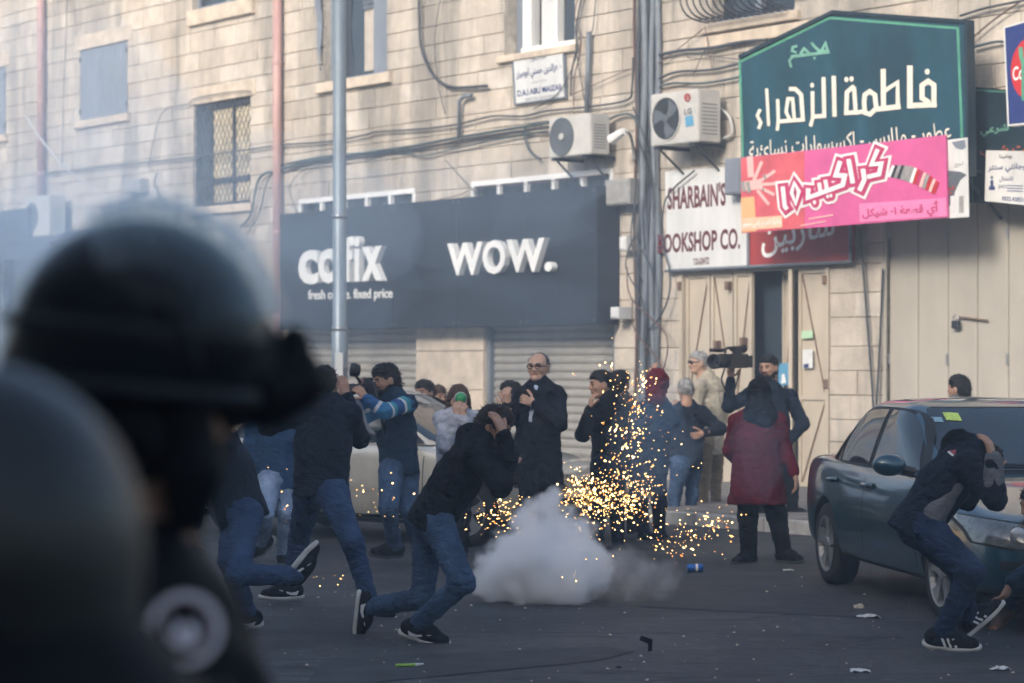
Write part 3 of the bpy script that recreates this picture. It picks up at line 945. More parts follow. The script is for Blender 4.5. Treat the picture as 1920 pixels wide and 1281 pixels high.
# black fascia with raised white lettering
FO = 0.42
fas = empty('shop_fascia', FW)
tag(fas, 'wide black shop fascia with raised white letters cofix and WOW.', 'sign')
x0, z1 = W(525, 402, FO); x1 = W(1119, 352, FO)[0]; z0 = W(525, 620, FO)[1]
for k in range(5):
    w_ = (x1 - x0) / 5
    board('panel', (x0 + k * w_ + 0.002, x0 + (k + 1) * w_ - 0.002, z0, z1), FO, FO - 0.04, M['signblack'], fas, 0.004)
    for zz in (z0 + 0.06, z1 - 0.06):
        for xx in (x0 + k * w_ + 0.06, x0 + (k + 1) * w_ - 0.06):
            MB().box((xx - 0.012, -FO - 0.004, zz - 0.012), (xx + 0.012, -FO + 0.002, zz + 0.012)).build('screw', M['pipegrey'], fas)
def t2(body, quad, off, m, par, bold=0.0, depth=0.0): return text_on('letter' if len(body) == 1 else 'lettering', body, quad, off, m, par, bold, depth)
def letters(body, spans, ytl, ybl, off, m, par, bold, depth):
    for ch, (a, b, t, bt) in zip(body, spans):
        t2(ch, [(a, t), (b, t - (b - a) * 0.06), (b, bt - (b - a) * 0.02), (a, bt)], off, m, par, bold, depth)
cs = 680 / 1920.0
def c6(x, y): return (500 + x * cs, 320 + y * cs)
def span(xa, xb, ya, yb):
    a = c6(xa, ya); b = c6(xb, yb); return (a[0], b[0], a[1], b[1])
letters('cofix', [span(195, 300, 425, 605), span(300, 410, 418, 600), span(425, 490, 352, 590), span(492, 520, 350, 588), span(532, 640, 405, 585)], 0, 0, FO, M['letterwhite'], fas, 0.03, 0.095)
letters('WOW.', [span(985, 1172, 388, 556), span(1172, 1292, 372, 550), span(1298, 1500, 368, 540), span(1500, 1540, 485, 535)], 0, 0, FO, M['letterwhite'], fas, 0.03, 0.095)
t2('fresh coffee. fixed price', [c6(222, 632), c6(668, 622), c6(668, 690), c6(222, 698)], FO, M['letterwhite'], fas, 0.012, 0.01)

# doctor's name plate
pl = empty('name_plate', FW)
tag(pl, 'white name plate with dark border lettered D.A.I ABU MAIZAR under a window', 'sign')
q = [(959, 110), (1057, 92), (1061, 184), (964, 198)]
PO = 0.06
MB().quadprism([WP(a, b, PO) for a, b in q], (0, 0.05, 0)).build('border', M['pipegrey'], pl)
q2 = [(963, 113.5), (1054, 96), (1057.5, 181), (967.5, 194)]
MB().quadprism([WP(a, b, PO + 0.004) for a, b in q2], (0, 0.02, 0)).build('plate', M['boardwhite'], pl)
PO += 0.004
t2(arabic('الدكتور'), [(994, 106), (1024, 101), (1024, 112), (994, 117)], PO, M['pipegrey'], pl, 0.01)
t2(arabic('ع عزالدين حسني ابوميزر'), [(968, 131), (1054, 116), (1055, 138), (969, 153)], PO, M['inkblue'], pl, 0.02)
t2(arabic('جراح اسنان'), [(996, 152), (1026, 147), (1026, 154), (996, 159)], PO, M['pipegrey'], pl, 0.0)
t2('D.A.I ABU MAIZAR', [(970, 170), (1054, 157), (1055, 168), (971, 182)], PO, M['inkblue'], pl, 0.025)
t2('DENTAL SURGERY', [(985, 185), (1040, 177), (1040, 182), (985, 190)], PO, M['pipegrey'], pl, 0.0)

# bookshop board
bk = empty('bookshop_sign', FW)
tag(bk, 'bookshop sign board, white half with maroon letters, red half with white script', 'sign')
BO = 0.10
q = [(1247, 322), (1400, 310), (1402, 498), (1250, 508)]
MB().quadprism([WP(a, b, BO) for a, b in q], (0, 0.08, 0)).build('white_panel', M['boardwhite'], bk)
q = [(1401.5, 311), (1594, 297), (1594, 489), (1403, 498)]
MB().quadprism([WP(a, b, BO) for a, b in q], (0, 0.08, 0)).build('red_panel', M['signred'], bk)
for (a, b) in (((1248, 508), (1595, 491)), ((1594.5, 297), (1595, 491)), ((1402, 310), (1403, 498))):
    MB().tube([WP(a[0], a[1], BO + 0.01), WP(b[0], b[1], BO + 0.01)], 0.022, 6).build('frame', M['pipegrey'], bk)
t2("SHARBAIN'S", [(1252, 351), (1361, 341), (1361, 386), (1252, 394)], BO, M['maroon'], bk, 0.03)
t2('BOOKSHOP CO.', [(1233, 440), (1388, 427), (1388, 467), (1233, 476)], BO, M['maroon'], bk, 0.03)
t2('T.02-6284722', [(1300, 485), (1330, 482), (1330, 495), (1300, 498)], BO, M['maroon'], bk, 0.02)
t2(arabic('شاربين'), [(1428, 420), (1565, 392), (1565, 455), (1428, 486)], BO, M['letterwhite'], bk, 0.015)

# the green gabled shop sign
gs = empty('gabled_sign', FW)
tag(gs, 'large dark teal gabled shop sign with cream Arabic lettering and green border', 'sign')
GO = 0.75
poly = [(1386, 108), (1560, 24), (1809, 42), (1814, 300), (1390, 330)]
MB().polyprism([WP(a, b, GO) for a, b in poly], (0, 0.07, 0)).build('panel', M['teal'], gs)
MB().polyprism([WP(a, b, GO + 0.03) for a, b in [(1383, 104), (1560, 19), (1560, 26), (1386, 110)]], (0, 0.12, 0)).build('edge_trim', M['tealdark'], gs)
MB().polyprism([WP(a, b, GO + 0.03) for a, b in [(1560, 19), (1813, 37), (1813, 44), (1560, 26)]], (0, 0.12, 0)).build('edge_trim', M['tealdark'], gs)
MB().polyprism([WP(a, b, GO + 0.028) for a, b in [(1807, 44), (1813, 44), (1817, 330), (1811, 330)]], (0, 0.12, 0)).build('edge_trim', M['tealdark'], gs)
for bx_ in (1400, 1600, 1800):
    a = WP(bx_, 320, GO - 0.08)
    MB().tube([a, Vector((a.x, 0.0, a.z))], 0.025, 6).build('bracket', M['iron'], gs)
    MB().tube([a, Vector((a.x, 0.0, a.z - 0.5))], 0.02, 6).build('bracket', M['iron'], gs)
C1 = (1380, 20)
strokes_on('border_line', [([(60, 1300), (30, 420), (765, 60), (1815, 145), (1850, 1040)], 20)], C1, 4.364, GO, M['greenline'], gs)
main = [([(1425, 450), (1425, 800)], 46), ([(1403, 778), (1645, 770)], 44), ([(1622, 785), (1622, 610), (1575, 578), (1525, 612), (1525, 715), (1585, 755)], 42), ([(1568, 500)], 50),
        ([(1208, 478), (1210, 820)], 42), ([(1150, 808), (1350, 785)], 42), ([(1328, 795), (1325, 588), (1215, 660)], 36),
        ([(1058, 690), (1098, 662), (1140, 690), (1152, 800), (1100, 850), (1058, 835), (1052, 750)], 38, True),
        ([(972, 618), (912, 668), (906, 838), (992, 832)], 36), ([(985, 850), (970, 625)], 34), ([(980, 838), (1060, 822)], 34), ([(908, 565)], 44), ([(950, 560)], 44),
        ([(805, 535), (812, 868)], 36), ([(722, 545), (728, 880)], 34), ([(742, 862), (632, 868)], 34), ([(632, 660), (634, 880), (615, 948)], 30), ([(630, 612)], 40),
        ([(555, 908), (540, 690), (492, 642), (440, 642)], 34), ([(485, 895), (470, 722), (432, 722), (417, 830), (445, 890)], 28), ([(568, 892), (360, 908)], 32),
        ([(348, 725), (354, 900), (345, 982)], 28), ([(258, 638), (275, 945)], 26), ([(205, 808), (182, 860), (212, 920), (192, 968)], 27)]
strokes_on('lettering', main, C1, 4.364, GO, M['cream'], gs, lift=0.004)
green = [([(755, 345), (735, 265), (700, 330), (765, 335)], 26), ([(770, 338), (450, 378)], 26), ([(690, 335), (650, 300), (620, 262)], 22), ([(645, 388)], 26),
         ([(600, 350), (560, 310), (530, 355)], 22), ([(505, 290), (468, 300), (462, 330), (500, 345)], 20), ([(470, 375), (440, 410), (455, 465)], 20)]
strokes_on('lettering', green, C1, 4.364, GO, M['lettergreen'], gs, lift=0.004)
t2(arabic('عطور - ملابس - اكسسوارات نسائية'), [(1405, 265), (1782, 228), (1785, 268), (1405, 306)], GO + 0.003, M['cream'], gs, 0.005)

# pink banner in front of its foot
pk = empty('pink_banner', FW)
tag(pk, 'pink advertising banner with white outlined lettering and number 10 below the teal sign', 'banner')
KO = 0.86
C2 = (1380, 240)
def pp(x, y): return WP(C2[0] + x / 4.364, C2[1] + y / 4.364, KO)
MB().quadprism([pp(40, 245), pp(1712, 58), pp(1728, 730), pp(45, 862)], (0, 0.03, 0)).build('panel', M['pink'], pk)
def psheet(name, pts, m, lift):
    return MB().polyprism([pp(*p) + Vector((0, -lift, 0)) for p in pts], (0, 0.002, 0)).build(name, M[m], pk)
psheet('print', [(42, 250), (560, 190), (565, 820), (46, 858)], 'pinkred', 0.004)
psheet('print', [(44, 572), (150, 560), (170, 845), (48, 856)], 'peach', 0.006)
psheet('print', [(48, 740), (380, 718), (380, 815), (48, 840)], 'peachpale', 0.008)
psheet('print', [(1010, 620), (1722, 572), (1726, 722), (1015, 770)], 'pinklight', 0.004)
psheet('print', [(90, 235), (140, 230), (150, 400), (100, 405)], 'blush', 0.006)
for k, pts in enumerate([[(150, 430), (215, 275)], [(210, 430), (325, 352)], [(215, 462), (340, 458)], [(205, 490), (320, 548)], [(180, 510), (275, 628)]]):
    strokes_on('print', [(pts, 26)], C2, 4.364, KO, M['blush'], pk, lift=0.008 + 0.001 * k)
strokes_on('print', [([(60, 480), (130, 470), (215, 455)], 80)], C2, 4.364, KO, M['blush'], pk, lift=0.0065)
strokes_on('print', [([(60, 440), (75, 520)], 30), ([(100, 440), (115, 530)], 30), ([(240, 380), (245, 420)], 22), ([(225, 490), (230, 520)], 16)], C2, 4.364, KO, M['boxgrey'], pk, lift=0.012)
word = [([(1172, 175), (1118, 300), (1200, 292), (1182, 380), (1085, 402)], 36), ([(1050, 335), (1062, 425), (1020, 515)], 38), ([(932, 255), (968, 455)], 38),
        ([(865, 272), (828, 388), (902, 392), (885, 468), (600, 572), (604, 495)], 38), ([(742, 425), (756, 505)], 32), ([(692, 450), (704, 530)], 32),
        ([(655, 610)], 34), ([(762, 562)], 30), ([(790, 556)], 30), ([(395, 480), (412, 640), (432, 668)], 34), ([(490, 452), (528, 520), (502, 622), (468, 530)], 30, True)]
strokes_on('lettering', word, C2, 4.364, KO, M['letterwhite'], pk, grow=96, lift=0.006)
strokes_on('lettering', word, C2, 4.364, KO, M['pinkdark'], pk, grow=56, lift=0.014)
strokes_on('lettering', word, C2, 4.364, KO, M['letterwhite'], pk, lift=0.022)
rg = random.Random(5)
for k in range(15):
    u = k / 14
    x = 1275 + 365 * u; y = 345 + 135 * u * u + 10
    L_ = 85 + 25 * math.sin(u * 3)
    m_ = ['cokered', 'blush', 'ink', 'pinkdark', 'letterwhite', 'boxgrey'][rg.randrange(6)]
    strokes_on('print', [([(x + 18, y - L_ * 0.55), (x - 4, y), (x - 22, y + L_ * 0.55)], 25)], C2, 4.364, KO, M[m_], pk, lift=0.005 + 0.0006 * k)
t2(arabic('أي قطعة ١٠ شيكل'), [(1616, 388), (1762, 376), (1763, 405), (1617, 415)], KO + 0.004, M['pinkdark'], pk, 0.03)
t2(arabic('بادارة تامر و رامي سمور'), [(1392, 415), (1465, 408), (1465, 424), (1392, 430)], KO + 0.006, M['letterwhite'], pk, 0.02)
strokes_on('print', [([(600, 745), (800, 712)], 12), ([(530, 800), (740, 765)], 10)], C2, 4.364, KO, M['blush'], pk, lift=0.009)

# torn white banner behind it
wb = empty('torn_banner', FW)
tag(wb, 'torn white and black banner sticking out beside the pink banner', 'banner')
TO = 0.815
def tq(pts, m, lift=0.0, name='print'):
    return MB().polyprism([WP(a, b, TO + lift) for a, b in pts], (0, 0.004, 0)).build(name, M[m], wb)
tq([(1712, 268), (1772, 263), (1814, 258), (1817, 407), (1712, 414)], 'grime_white', 0, 'panel')
tq([(1776, 320), (1800, 322), (1812, 328), (1800, 338), (1790, 360), (1786, 380), (1776, 390)], 'acgrey', 0.004)
tq([(1784, 267), (1809, 262), (1811, 276), (1804, 281), (1792, 278)], 'shuttergrey', 0.004)
t2(arabic('لبيع'), [(1790, 304), (1806, 302), (1806, 312), (1790, 314)], TO + 0.004, M['boxgrey'], wb, 0.01)
t2(arabic('اح'), [(1776, 350), (1789, 348), (1789, 362), (1776, 364)], TO + 0.010, M['cokered'], wb, 0.02)
for a, b in ((1782, 368), (1798, 368)):
    MB().polyprism([WP(a, b, TO + 0.006), WP(a + 8, b - 1, TO + 0.006), WP(a + 8, b + 30, TO + 0.006), WP(a, b + 31, TO + 0.006)], (0, 0.002, 0)).build('print', M['boxgrey' if a > 1790 else 'paper'], wb)

# dark green sign further back, small white sign, blue drinks sign
dk = empty('dark_sign', FW)
tag(dk, 'dark green sign in shade with green and orange lettering behind other signs', 'sign')
DO = 0.35
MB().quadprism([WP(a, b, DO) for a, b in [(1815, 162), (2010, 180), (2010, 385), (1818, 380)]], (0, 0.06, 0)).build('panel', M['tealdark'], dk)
strokes_on('border_line', [([(30, 1200), (20, 35), (700, 75)], 8)], (1818, 162), 5.0, DO, M['greenline'], dk)
t2(arabic('شرعي'), [(1838, 238), (1892, 232), (1892, 252), (1838, 258)], DO, M['lettergreen'], dk, 0.03)
t2(arabic('بيت شيب'), [(1838, 277), (1940, 268), (1940, 290), (1838, 296)], DO, M['orange'], dk, 0.03)
ws = empty('notice_sign', FW)
tag(ws, 'small white sign with blue Arabic lettering mounted on the dark green sign', 'sign')
SO = 0.5
MB().quadprism([WP(a, b, SO) for a, b in [(1849, 282), (1990, 285), (1990, 392), (1846, 377)]], (0, 0.03, 0)).build('panel', M['grime_white'], ws)
t2(arabic('بوجانتي سنتر'), [(1853, 308), (1928, 305), (1928, 322), (1853, 325)], SO, M['inkblue'], ws, 0.02)
t2(arabic('يوشيتا'), [(1874, 289), (1898, 288), (1898, 298), (1874, 299)], SO, M['ink'], ws, 0.01)
t2(arabic('للاطفال'), [(1874, 331), (1900, 331), (1900, 341), (1874, 342)], SO, M['inkblue'], ws, 0.01)
t2('2431', [(1872, 347), (1887, 347), (1887, 353), (1872, 353)], SO, M['inkblue'], ws, 0.01)
t2('0522.428216', [(1879, 368), (1924, 371), (1924, 379), (1879, 376)], SO, M['inkblue'], ws, 0.02)
for k in range(3):
    strokes_on('print', [([(0, 0), (150, 4)], 8)], (1888, 348 + 5 * k), 5.0, SO, M['inkblue'], ws)
strokes_on('print', [([(0, -35), (0, 35)], 26), ([(-28, 40), (28, 40)], 34), ([(0, -60)], 26)], (1860, 345), 5.0, SO, M['inkblue'], ws)
ck = empty('drinks_sign', FW)
tag(ck, 'blue drinks sign with red disc and white script at the frame edge', 'sign')
KO2 = 1.1
MB().quadprism([WP(a, b, KO2) for a, b in [(1881, 51), (2040, 5), (2040, 222), (1889, 237)]], (0, 0.12, 0)).build('frame', M['grime_white'], ck)
MB().quadprism([WP(a, b, KO2 + 0.004) for a, b in [(1884, 53), (2036, 9), (2036, 219), (1892, 233)]], (0, 0.02, 0)).build('panel', M['cokeblue'], ck)
cx, cz = W(1936, 128, KO2); rx = cx - W(1896, 128, KO2)[0]; rz = W(1936, 68, KO2)[1] - cz
MB().polyprism([(cx + rx * math.cos(a * math.pi / 20), -KO2 - 0.008, cz + rz * math.sin(a * math.pi / 20)) for a in range(40)], (0, 0.003, 0)).build('disc', M['cokered'], ck)
t2('Coca-Cola', [(1899, 126), (1972, 112), (1972, 142), (1899, 152)], KO2 + 0.008, M['letterwhite'], ck, 0.02)
strokes_on('print', [([(62, 60), (64, 130), (84, 200), (84, 500)], 34)], (1900, 75), 4.4, KO2 + 0.009, M['greenline'], ck)
# plain dark awning box of the far shop
M['awning'] = mat('awning', (0.035, 0.055, 0.085), 0.8, var=0.4, vscale=2)
aw = empty('shop_awning', FW)
tag(aw, 'dark blue shop awning beyond the foreground helmet under a small air conditioner', 'awning')
x0, z1 = W(-80, 405, 0.6); x1 = W(52, 400, 0.6)[0]; z0 = W(-80, 470, 0.6)[1]
MB().cbox((x0, -0.6, z0), (x1, 0.0, z1), 0.02).build('fascia', M['awning'], aw)
x2 = W(150, 460, 0.5)[0]
MB().add([(x0, -0.02, z0 + 0.25), (x2, -0.02, z0 + 0.25), (x2, -1.1, z0 - 0.05), (x0, -1.1, z0 - 0.05), (x0, -1.1, z0 - 0.3), (x2, -1.1, z0 - 0.3)], [(0, 1, 2, 3), (3, 2, 5, 4)]).build('cloth', M['awning'], aw)

# ------------------------------------------------------------------ air conditioners
def air_con(rect, depth, label, fan_u, fan_r, blades=True, logo=False, frame_open=False):
    x0, x1, z0, z1 = rect
    off0 = 0.18
    t = empty('air_conditioner', FW)
    tag(t, label, 'air conditioner', 'air conditioners on the facade')
    y0, y1 = -off0 - depth, -off0
    bm = bmesh.new()
    r = bmesh.ops.create_cube(bm, size=1)
    for v in r['verts']:
        v.co = Vector(((x0 + x1) / 2 + v.co.x * (x1 - x0), (y0 + y1) / 2 + v.co.y * depth, (z0 + z1) / 2 + v.co.z * (z1 - z0)))
    bmesh.ops.bevel(bm, geom=bm.edges[:], offset=0.012, segments=2, affect='EDGES')
    me = bpy.data.meshes.new('casing'); bm.to_mesh(me); bm.free(); me.materials.append(M['acwhite'])
    link('casing', me, t)
    cx = x0 + (x1 - x0) * fan_u; cz = (z0 + z1) / 2
    h = (z1 - z0)
    fr = h * fan_r
    yy = y0 - 0.004
    n = 32
    MB().lathe([(fr * 1.03, yy), (fr * 1.03, yy - 0.014), (fr * 0.97, yy - 0.014), (fr * 0.95, yy)], n, 'y', off=(cx, 0, cz)).build('fan_ring', M['acwhite'] if frame_open else M['acgrey'], t, smooth=False)
    MB().add([(cx + fr * 0.97 * math.cos(a * 2 * math.pi / n), yy - 0.002, cz + fr * 0.97 * math.sin(a * 2 * math.pi / n)) for a in range(n)], [tuple(range(n))]).build('fan_recess', M['acdark'] if frame_open else M['acgrey'], t)
    for k in range(3):
        a = k * 2.094 + 0.5
        vs = []
        for s_ in np.linspace(0.15, 0.92, 6):
            w_ = 0.55 - 0.15 * s_
            for d_ in (-w_, w_): vs.append((cx + fr * s_ * math.cos(a + d_ + s_ * 0.5), yy - 0.004 - 0.003 * (d_ > 0), cz + fr * s_ * math.sin(a + d_ + s_ * 0.5)))
        MB().add(vs, [(2 * i, 2 * i + 1, 2 * i + 3, 2 * i + 2) for i in range(5)]).build('fan_blade', M['acgrey'], t, fix=False)
    if not frame_open:
        for k in range(5):
            rr = fr * (0.25 + 0.17 * k)
            MB().lathe([(rr, yy - 0.012), (rr + 0.006, yy - 0.014), (rr + 0.012, yy - 0.012)], n, 'y', off=(cx, 0, cz)).build('grille_ring', M['pipegrey'], t)
    MB().lathe([(0.001, yy - 0.018), (fr * 0.18, yy - 0.018), (fr * 0.18, yy - 0.004)], 16, 'y', off=(cx, 0, cz)).build('fan_hub', M['acwhite'] if not frame_open else M['acgrey'], t)
    for k in range(9):
        zz = z0 + h * (0.15 + 0.07 * k)
        MB().box((x1 - 0.002, y0 + 0.06, zz), (x1 + 0.003, y1 - 0.06, zz + 0.012)).build('louvre', M['acgrey'], t)
    for xx in (x0 + 0.12, x1 - 0.12):
        MB().box((xx - 0.025, y0 - 0.03, z0 - 0.045), (xx + 0.025, 0.0, z0 - 0.003)).build('bracket', M['iron'], t)
        MB().tube([(xx, y0 + 0.05, z0 - 0.045), (xx, -0.01, z0 - 0.4)], 0.016, 5).build('bracket', M['iron'], t)
    return t
def acrect(l, r_, t, b, off):
    x0, z1 = W(l, t, off); z0 = W(l, b, off)[1]; x1 = W(r_, t, off)[0]
    return (x0, x1, z0, z1)
air_con(acrect(1029, 1108, 222, 297, 0.5), 0.32, 'cream air conditioner with grey fan grille above the black fascia', 0.32, 0.46)
lg = air_con(acrect(1220, 1310, 178, 275, 0.55), 0.37, 'air conditioner with open dark fan and LG lettering beside the teal sign', 0.33, 0.42, frame_open=True)
LO = 0.556
t2('LG', [(1283, 205), (1297, 202), (1297, 213), (1283, 216)], LO, M['acgrey'], lg, 0.02)
strokes_on('logo', [([(0, 0)], 80)], (1289, 183), 5.0, LO, M['signred'], lg)
strokes_on('logo', [([(6, -14), (2, 18), (20, 20)], 7)], (1289, 183), 5.0, LO, M['acwhite'], lg, lift=0.005)
MB().quadprism([WP(a, b, LO + 0.002) for a, b in [(1284, 219), (1298, 216), (1301, 235), (1286, 238)]], (0, 0.003, 0)).build('sticker', M['posterblue'], lg)
air_con(acrect(46, 93, 371, 446, 0.5), 0.32, 'small pale air conditioner beside the pink drainpipe beyond the foreground helmet', 0.30, 0.34)

# ------------------------------------------------------------------ pipes, boxes, cables
def pipe(name, path, r, m, label, cat, off=0.10, group=None, k=0, n=8):
    if name == 'cable': r *= 0.74
    pts = [WP(p[0], p[1], p[2] if len(p) > 2 else off) for p in path]
    if k: pts = [Vector(p) for p in curve_pts(pts, k)]
    o = MB().tube(pts, r, n).build(name, M[m], frame=FW, smooth=True)
    return tag(o, label, cat, group)
def drain(px, ytop, ybot, label):
    t = empty('drainpipe', FW)
    tag(t, label, 'drainpipe', 'pink drainpipes')
    a = WP(px, ytop, 0.12); b = WP(px, ybot, 0.12); b.x = a.x
    MB().tube([a, b], 0.075, 12).build('pipe', M['pipepink'], t, smooth=True)
    zz = b.z + 0.4
    while zz < a.z:
        MB().tube([(a.x, -0.12, zz - 0.03), (a.x, -0.12, zz + 0.03)], 0.086, 12).build('collar', M['pipepink'], t)
        MB().box((a.x - 0.02, -0.06, zz - 0.02), (a.x + 0.02, 0.0, zz + 0.02)).build('clamp', M['iron'], t)
        zz += 1.35
drain(77, -120, 365, 'pink drainpipe ending above the small air conditioner')
drain(520, -120, 640, 'long pink drainpipe at the edge of the black fascia')
cg = 'cables strung along the facade'
cab = [
    ([(80, 327), (178, 315), (268, 305), (362, 295), (470, 280), (527, 272), (621, 265), (688, 252), (708, 247), (792, 242), (859, 233), (923, 218), (980, 218), (1027, 208), (1108, 200), (1175, 188), (1185, 165), (1187, 108)], 0.020, 'cable', 'long dark cable running from the left drainpipe to the pipe bundle'),
    ([(450, 426), (470, 403), (483, 342), (500, 324), (520, 322), (567, 305), (648, 292), (768, 275), (859, 258), (980, 238), (1030, 230)], 0.028, 'cable_green', 'thick greenish cable looping past the pink pipe up to an air conditioner'),
    ([(462, 440), (486, 400), (500, 345), (527, 312), (600, 299), (700, 288), (800, 276), (900, 256), (1029, 240)], 0.018, 'cable', 'dark cable beside the thick greenish one, bending down behind the pipe'),
    ([(527, 309), (620, 292), (740, 284), (790, 292), (840, 282), (930, 262), (1026, 246)], 0.016, 'cable_green', 'sagging greenish cable above the fascia transoms'),
    ([(527, 318), (640, 302), (760, 280), (860, 268), (960, 250), (1028, 250)], 0.012, 'cable', 'thin dark cable lowest of the strands left of the air conditioner'),
    ([(127, -20), (124, 67), (119, 188), (117, 315)], 0.012, 'cable', 'thin cable hanging straight down beside the grey shutters'),
    ([(278, 315), (295, 235), (312, 205), (352, 196), (366, 185), (430, 173), (470, 171)], 0.013, 'cable', 'thin cable stepping up and over the lattice window'),
    ([(785, -20), (788, 77), (802, 124), (822, 151), (852, 164), (913, 161)], 0.030, 'cable', 'thick dark hose curving into the wall at mid facade'),
    ([(827, -10), (815, 77), (822, 158), (835, 215)], 0.010, 'cable', 'thin wire hanging beside the thick curved hose'),
    ([(1237, 103), (1278, 95), (1335, 90), (1386, 80), (1438, 75)], 0.030, 'cable', 'thick cable rising from the pipe bundle behind the teal gable'),
    ([(1237, 147), (1270, 135), (1335, 131), (1388, 119)], 0.024, 'cable', 'middle of three cables between pipe bundle and teal sign'),
    ([(1238, 162), (1265, 156), (1322, 156), (1390, 144)], 0.022, 'cable_green', 'greenish cable just above the LG air conditioner'),
    ([(1283, 100), (1388, 112)], 0.009, 'cable', 'thin straight wire between cage window and teal sign'),
    ([(1072, 178), (1180, 131), (1227, 124), (1319, 54)], 0.009, 'cable_brown', 'thin brown wire slanting up to the caged window'),
    ([(1000, 205), (1045, 176), (1072, 130), (1084, 90)], 0.010, 'cable', 'wire slanting across the foot of the name plate'),
    ([(1322, 51), (1335, 129)], 0.008, 'cable_brown', 'short wire hanging below the caged window'),
    ([(1322, 92), (1300, 140)], 0.008, 'cable', 'short slanting wire above the LG air conditioner'),
    ([(1092, -10), (1080, 52), (1082, 85), (1072, 134), (1070, 180)], 0.018, 'cable', 'dark cable bundle hanging right of the white sash window'),
    ([(1098, -10), (1086, 40), (1080, 90), (1088, 140), (1096, 190)], 0.011, 'cable', 'thin loose cable right of the name plate'),
    ([(1085, -10), (1078, 30), (1090, 80), (1076, 150), (1076, 200)], 0.010, 'cable_brown', 'twisted brown cable right of the name plate'),
    ([(1118, -10), (1111, 57), (1104, 62)], 0.010, 'cable', 'short wire entering the top of the grey conduit'),
    ([(1030, 231), (987, 238), (990, 278), (1013, 299)], 0.022, 'cable_green', 'coolant hose looping left of the cream air conditioner'),
    ([(1137, 227), (1160, 216), (1185, 216), (1196, 237)], 0.022, 'cable_green', 'coolant hose arching right of the cream air conditioner'),
    ([(1348, 201), (1368, 221), (1371, 252), (1343, 263)], 0.024, 'cable_pale', 'pale drain hose curling beside the LG air conditioner'),
    ([(1302, 320), (1248, 374), (1244, 456), (1255, 507), (1255, 550), (1240, 590), (1217, 618)], 0.016, 'cable', 'cable crossing the white half of the bookshop sign'),
    ([(250, 370), (215, 385), (180, 388)], 0.016, 'cable', 'short cable leaving the small grey junction box'),
    ([(295, 325), (290, 345), (305, 382)], 0.018, 'cable', 'short bent cable hanging right of the grey junction box'),
    ([(648, 296), (600, 300), (545, 345), (556, 398)], 0.010, 'cable', 'thin wire drooping to the fascia beside the street lamp pole'),
    ([(835, 300), (880, 350), (900, 366)], 0.009, 'cable', 'thin wire running down to the right transom'),
    ([(820, 375), (860, 366), (900, 352), (1000, 344), (1140, 326)], 0.011, 'cable_brown', 'brown wire sagging across the right transom'),
    ([(1816, 78), (1860, 40), (1925, -5)], 0.014, 'cable_brown', 'brown wire slanting between teal sign and drinks sign'),
    ([(1826, 88), (1880, 78), (1925, 95)], 0.022, 'cable_green', 'greenish cable behind the drinks sign'),
    ([(1800, 30), (1850, 15), (1925, 0)], 0.020, 'cable', 'dark cable above the right gable of the teal sign'),
    ([(1612, 429), (1625, 590), (1637, 758), (1640, 900)], 0.020, 'cable', 'dark pipe leaning beside the cream gates, left one of two'),
    ([(1655, 504), (1650, 640), (1644, 758), (1642, 900)], 0.018, 'cable', 'dark pipe leaning beside the cream gates, right one of two'),
]
for path, r, m_, lab in cab:
    off = 0.17 if any(x[0] > 1240 and 300 < x[1] < 620 for x in path) and path[0][0] < 1400 else 0.09
    pipe('cable', path, r, m_, lab, 'cable', off, cg, k=5, n=6)
o = pipe('rope', [(45, 212, 1.0), (80, 265, 1.05), (134, 325, 1.1), (242, 401, 1.2), (330, 470, 1.25)], 0.016, 'cable_pale', 'pale rope slanting down across the facade behind the helmet', 'rope', k=4)
pipe('conduit', [(1104, 60), (1100, 212)], 0.035, 'pipegrey', 'grey vertical conduit between name plate and pipe bundle', 'pipe')
pipe('conduit', [(884, 178), (868, 182), (861, 190), (861, 258)], 0.032, 'pipegrey', 'grey bent conduit stub above the cables at mid facade', 'pipe')
# the bundle of pipes and cables between the two shops
bl = ['brown cable, leftmost of the vertical bundle between the two shops', 'dark cable second from left in the vertical pipe bundle', 'thick grey pipe at the middle of the vertical bundle', 'dark cable right of the thick pipe in the bundle',
      'grey pipe second from right in the vertical bundle', 'thick grey pipe, rightmost of the vertical bundle']
for (px, r, m_, off), lab in zip([(1191, 0.018, 'cable_brown', 0.06), (1199, 0.03, 'cable', 0.08), (1208, 0.05, 'pipegrey', 0.12), (1217, 0.026, 'cable', 0.08), (1224, 0.04, 'pipegrey', 0.10), (1233, 0.045, 'pipegrey', 0.06)], bl):
    a = WP(px, -60, off); b = WP(px, 905, off)
    pts = [Vector((a.x + 0.03 * math.sin(k * 1.7 + px), -off, 0.12 + (a.z - 0.12) * k / 9)) for k in range(10)]
    o = MB().tube([Vector(p) for p in curve_pts(pts, 3)], r, 8).build('vertical_pipe', M[m_], frame=FW, smooth=True)
    tag(o, lab, 'pipe', 'pipes between the shops')
rg = random.Random(11)
names_ = ['loose cable tangled over the pipe bundle, %s' % w_ for w_ in ('highest', 'bowed leftward', 'at sign height', 'beside the fascia end', 'bowed rightward', 'near the heads', 'lowest')]
for k in range(7):
    y0 = 200 + k * 60
    xa = 1175 + rg.uniform(0, 25); xb = 1200 + rg.uniform(0, 45)
    path = [(xa, y0), (xa + rg.uniform(-18, 25), y0 + 60), (xb + rg.uniform(-25, 20), y0 + 130), (xb, y0 + 210)]
    pipe('cable', path, 0.013, rg.choice(['cable', 'cable_brown', 'cable']), names_[k], 'cable', 0.17 + 0.01 * k, cg, k=5, n=6)
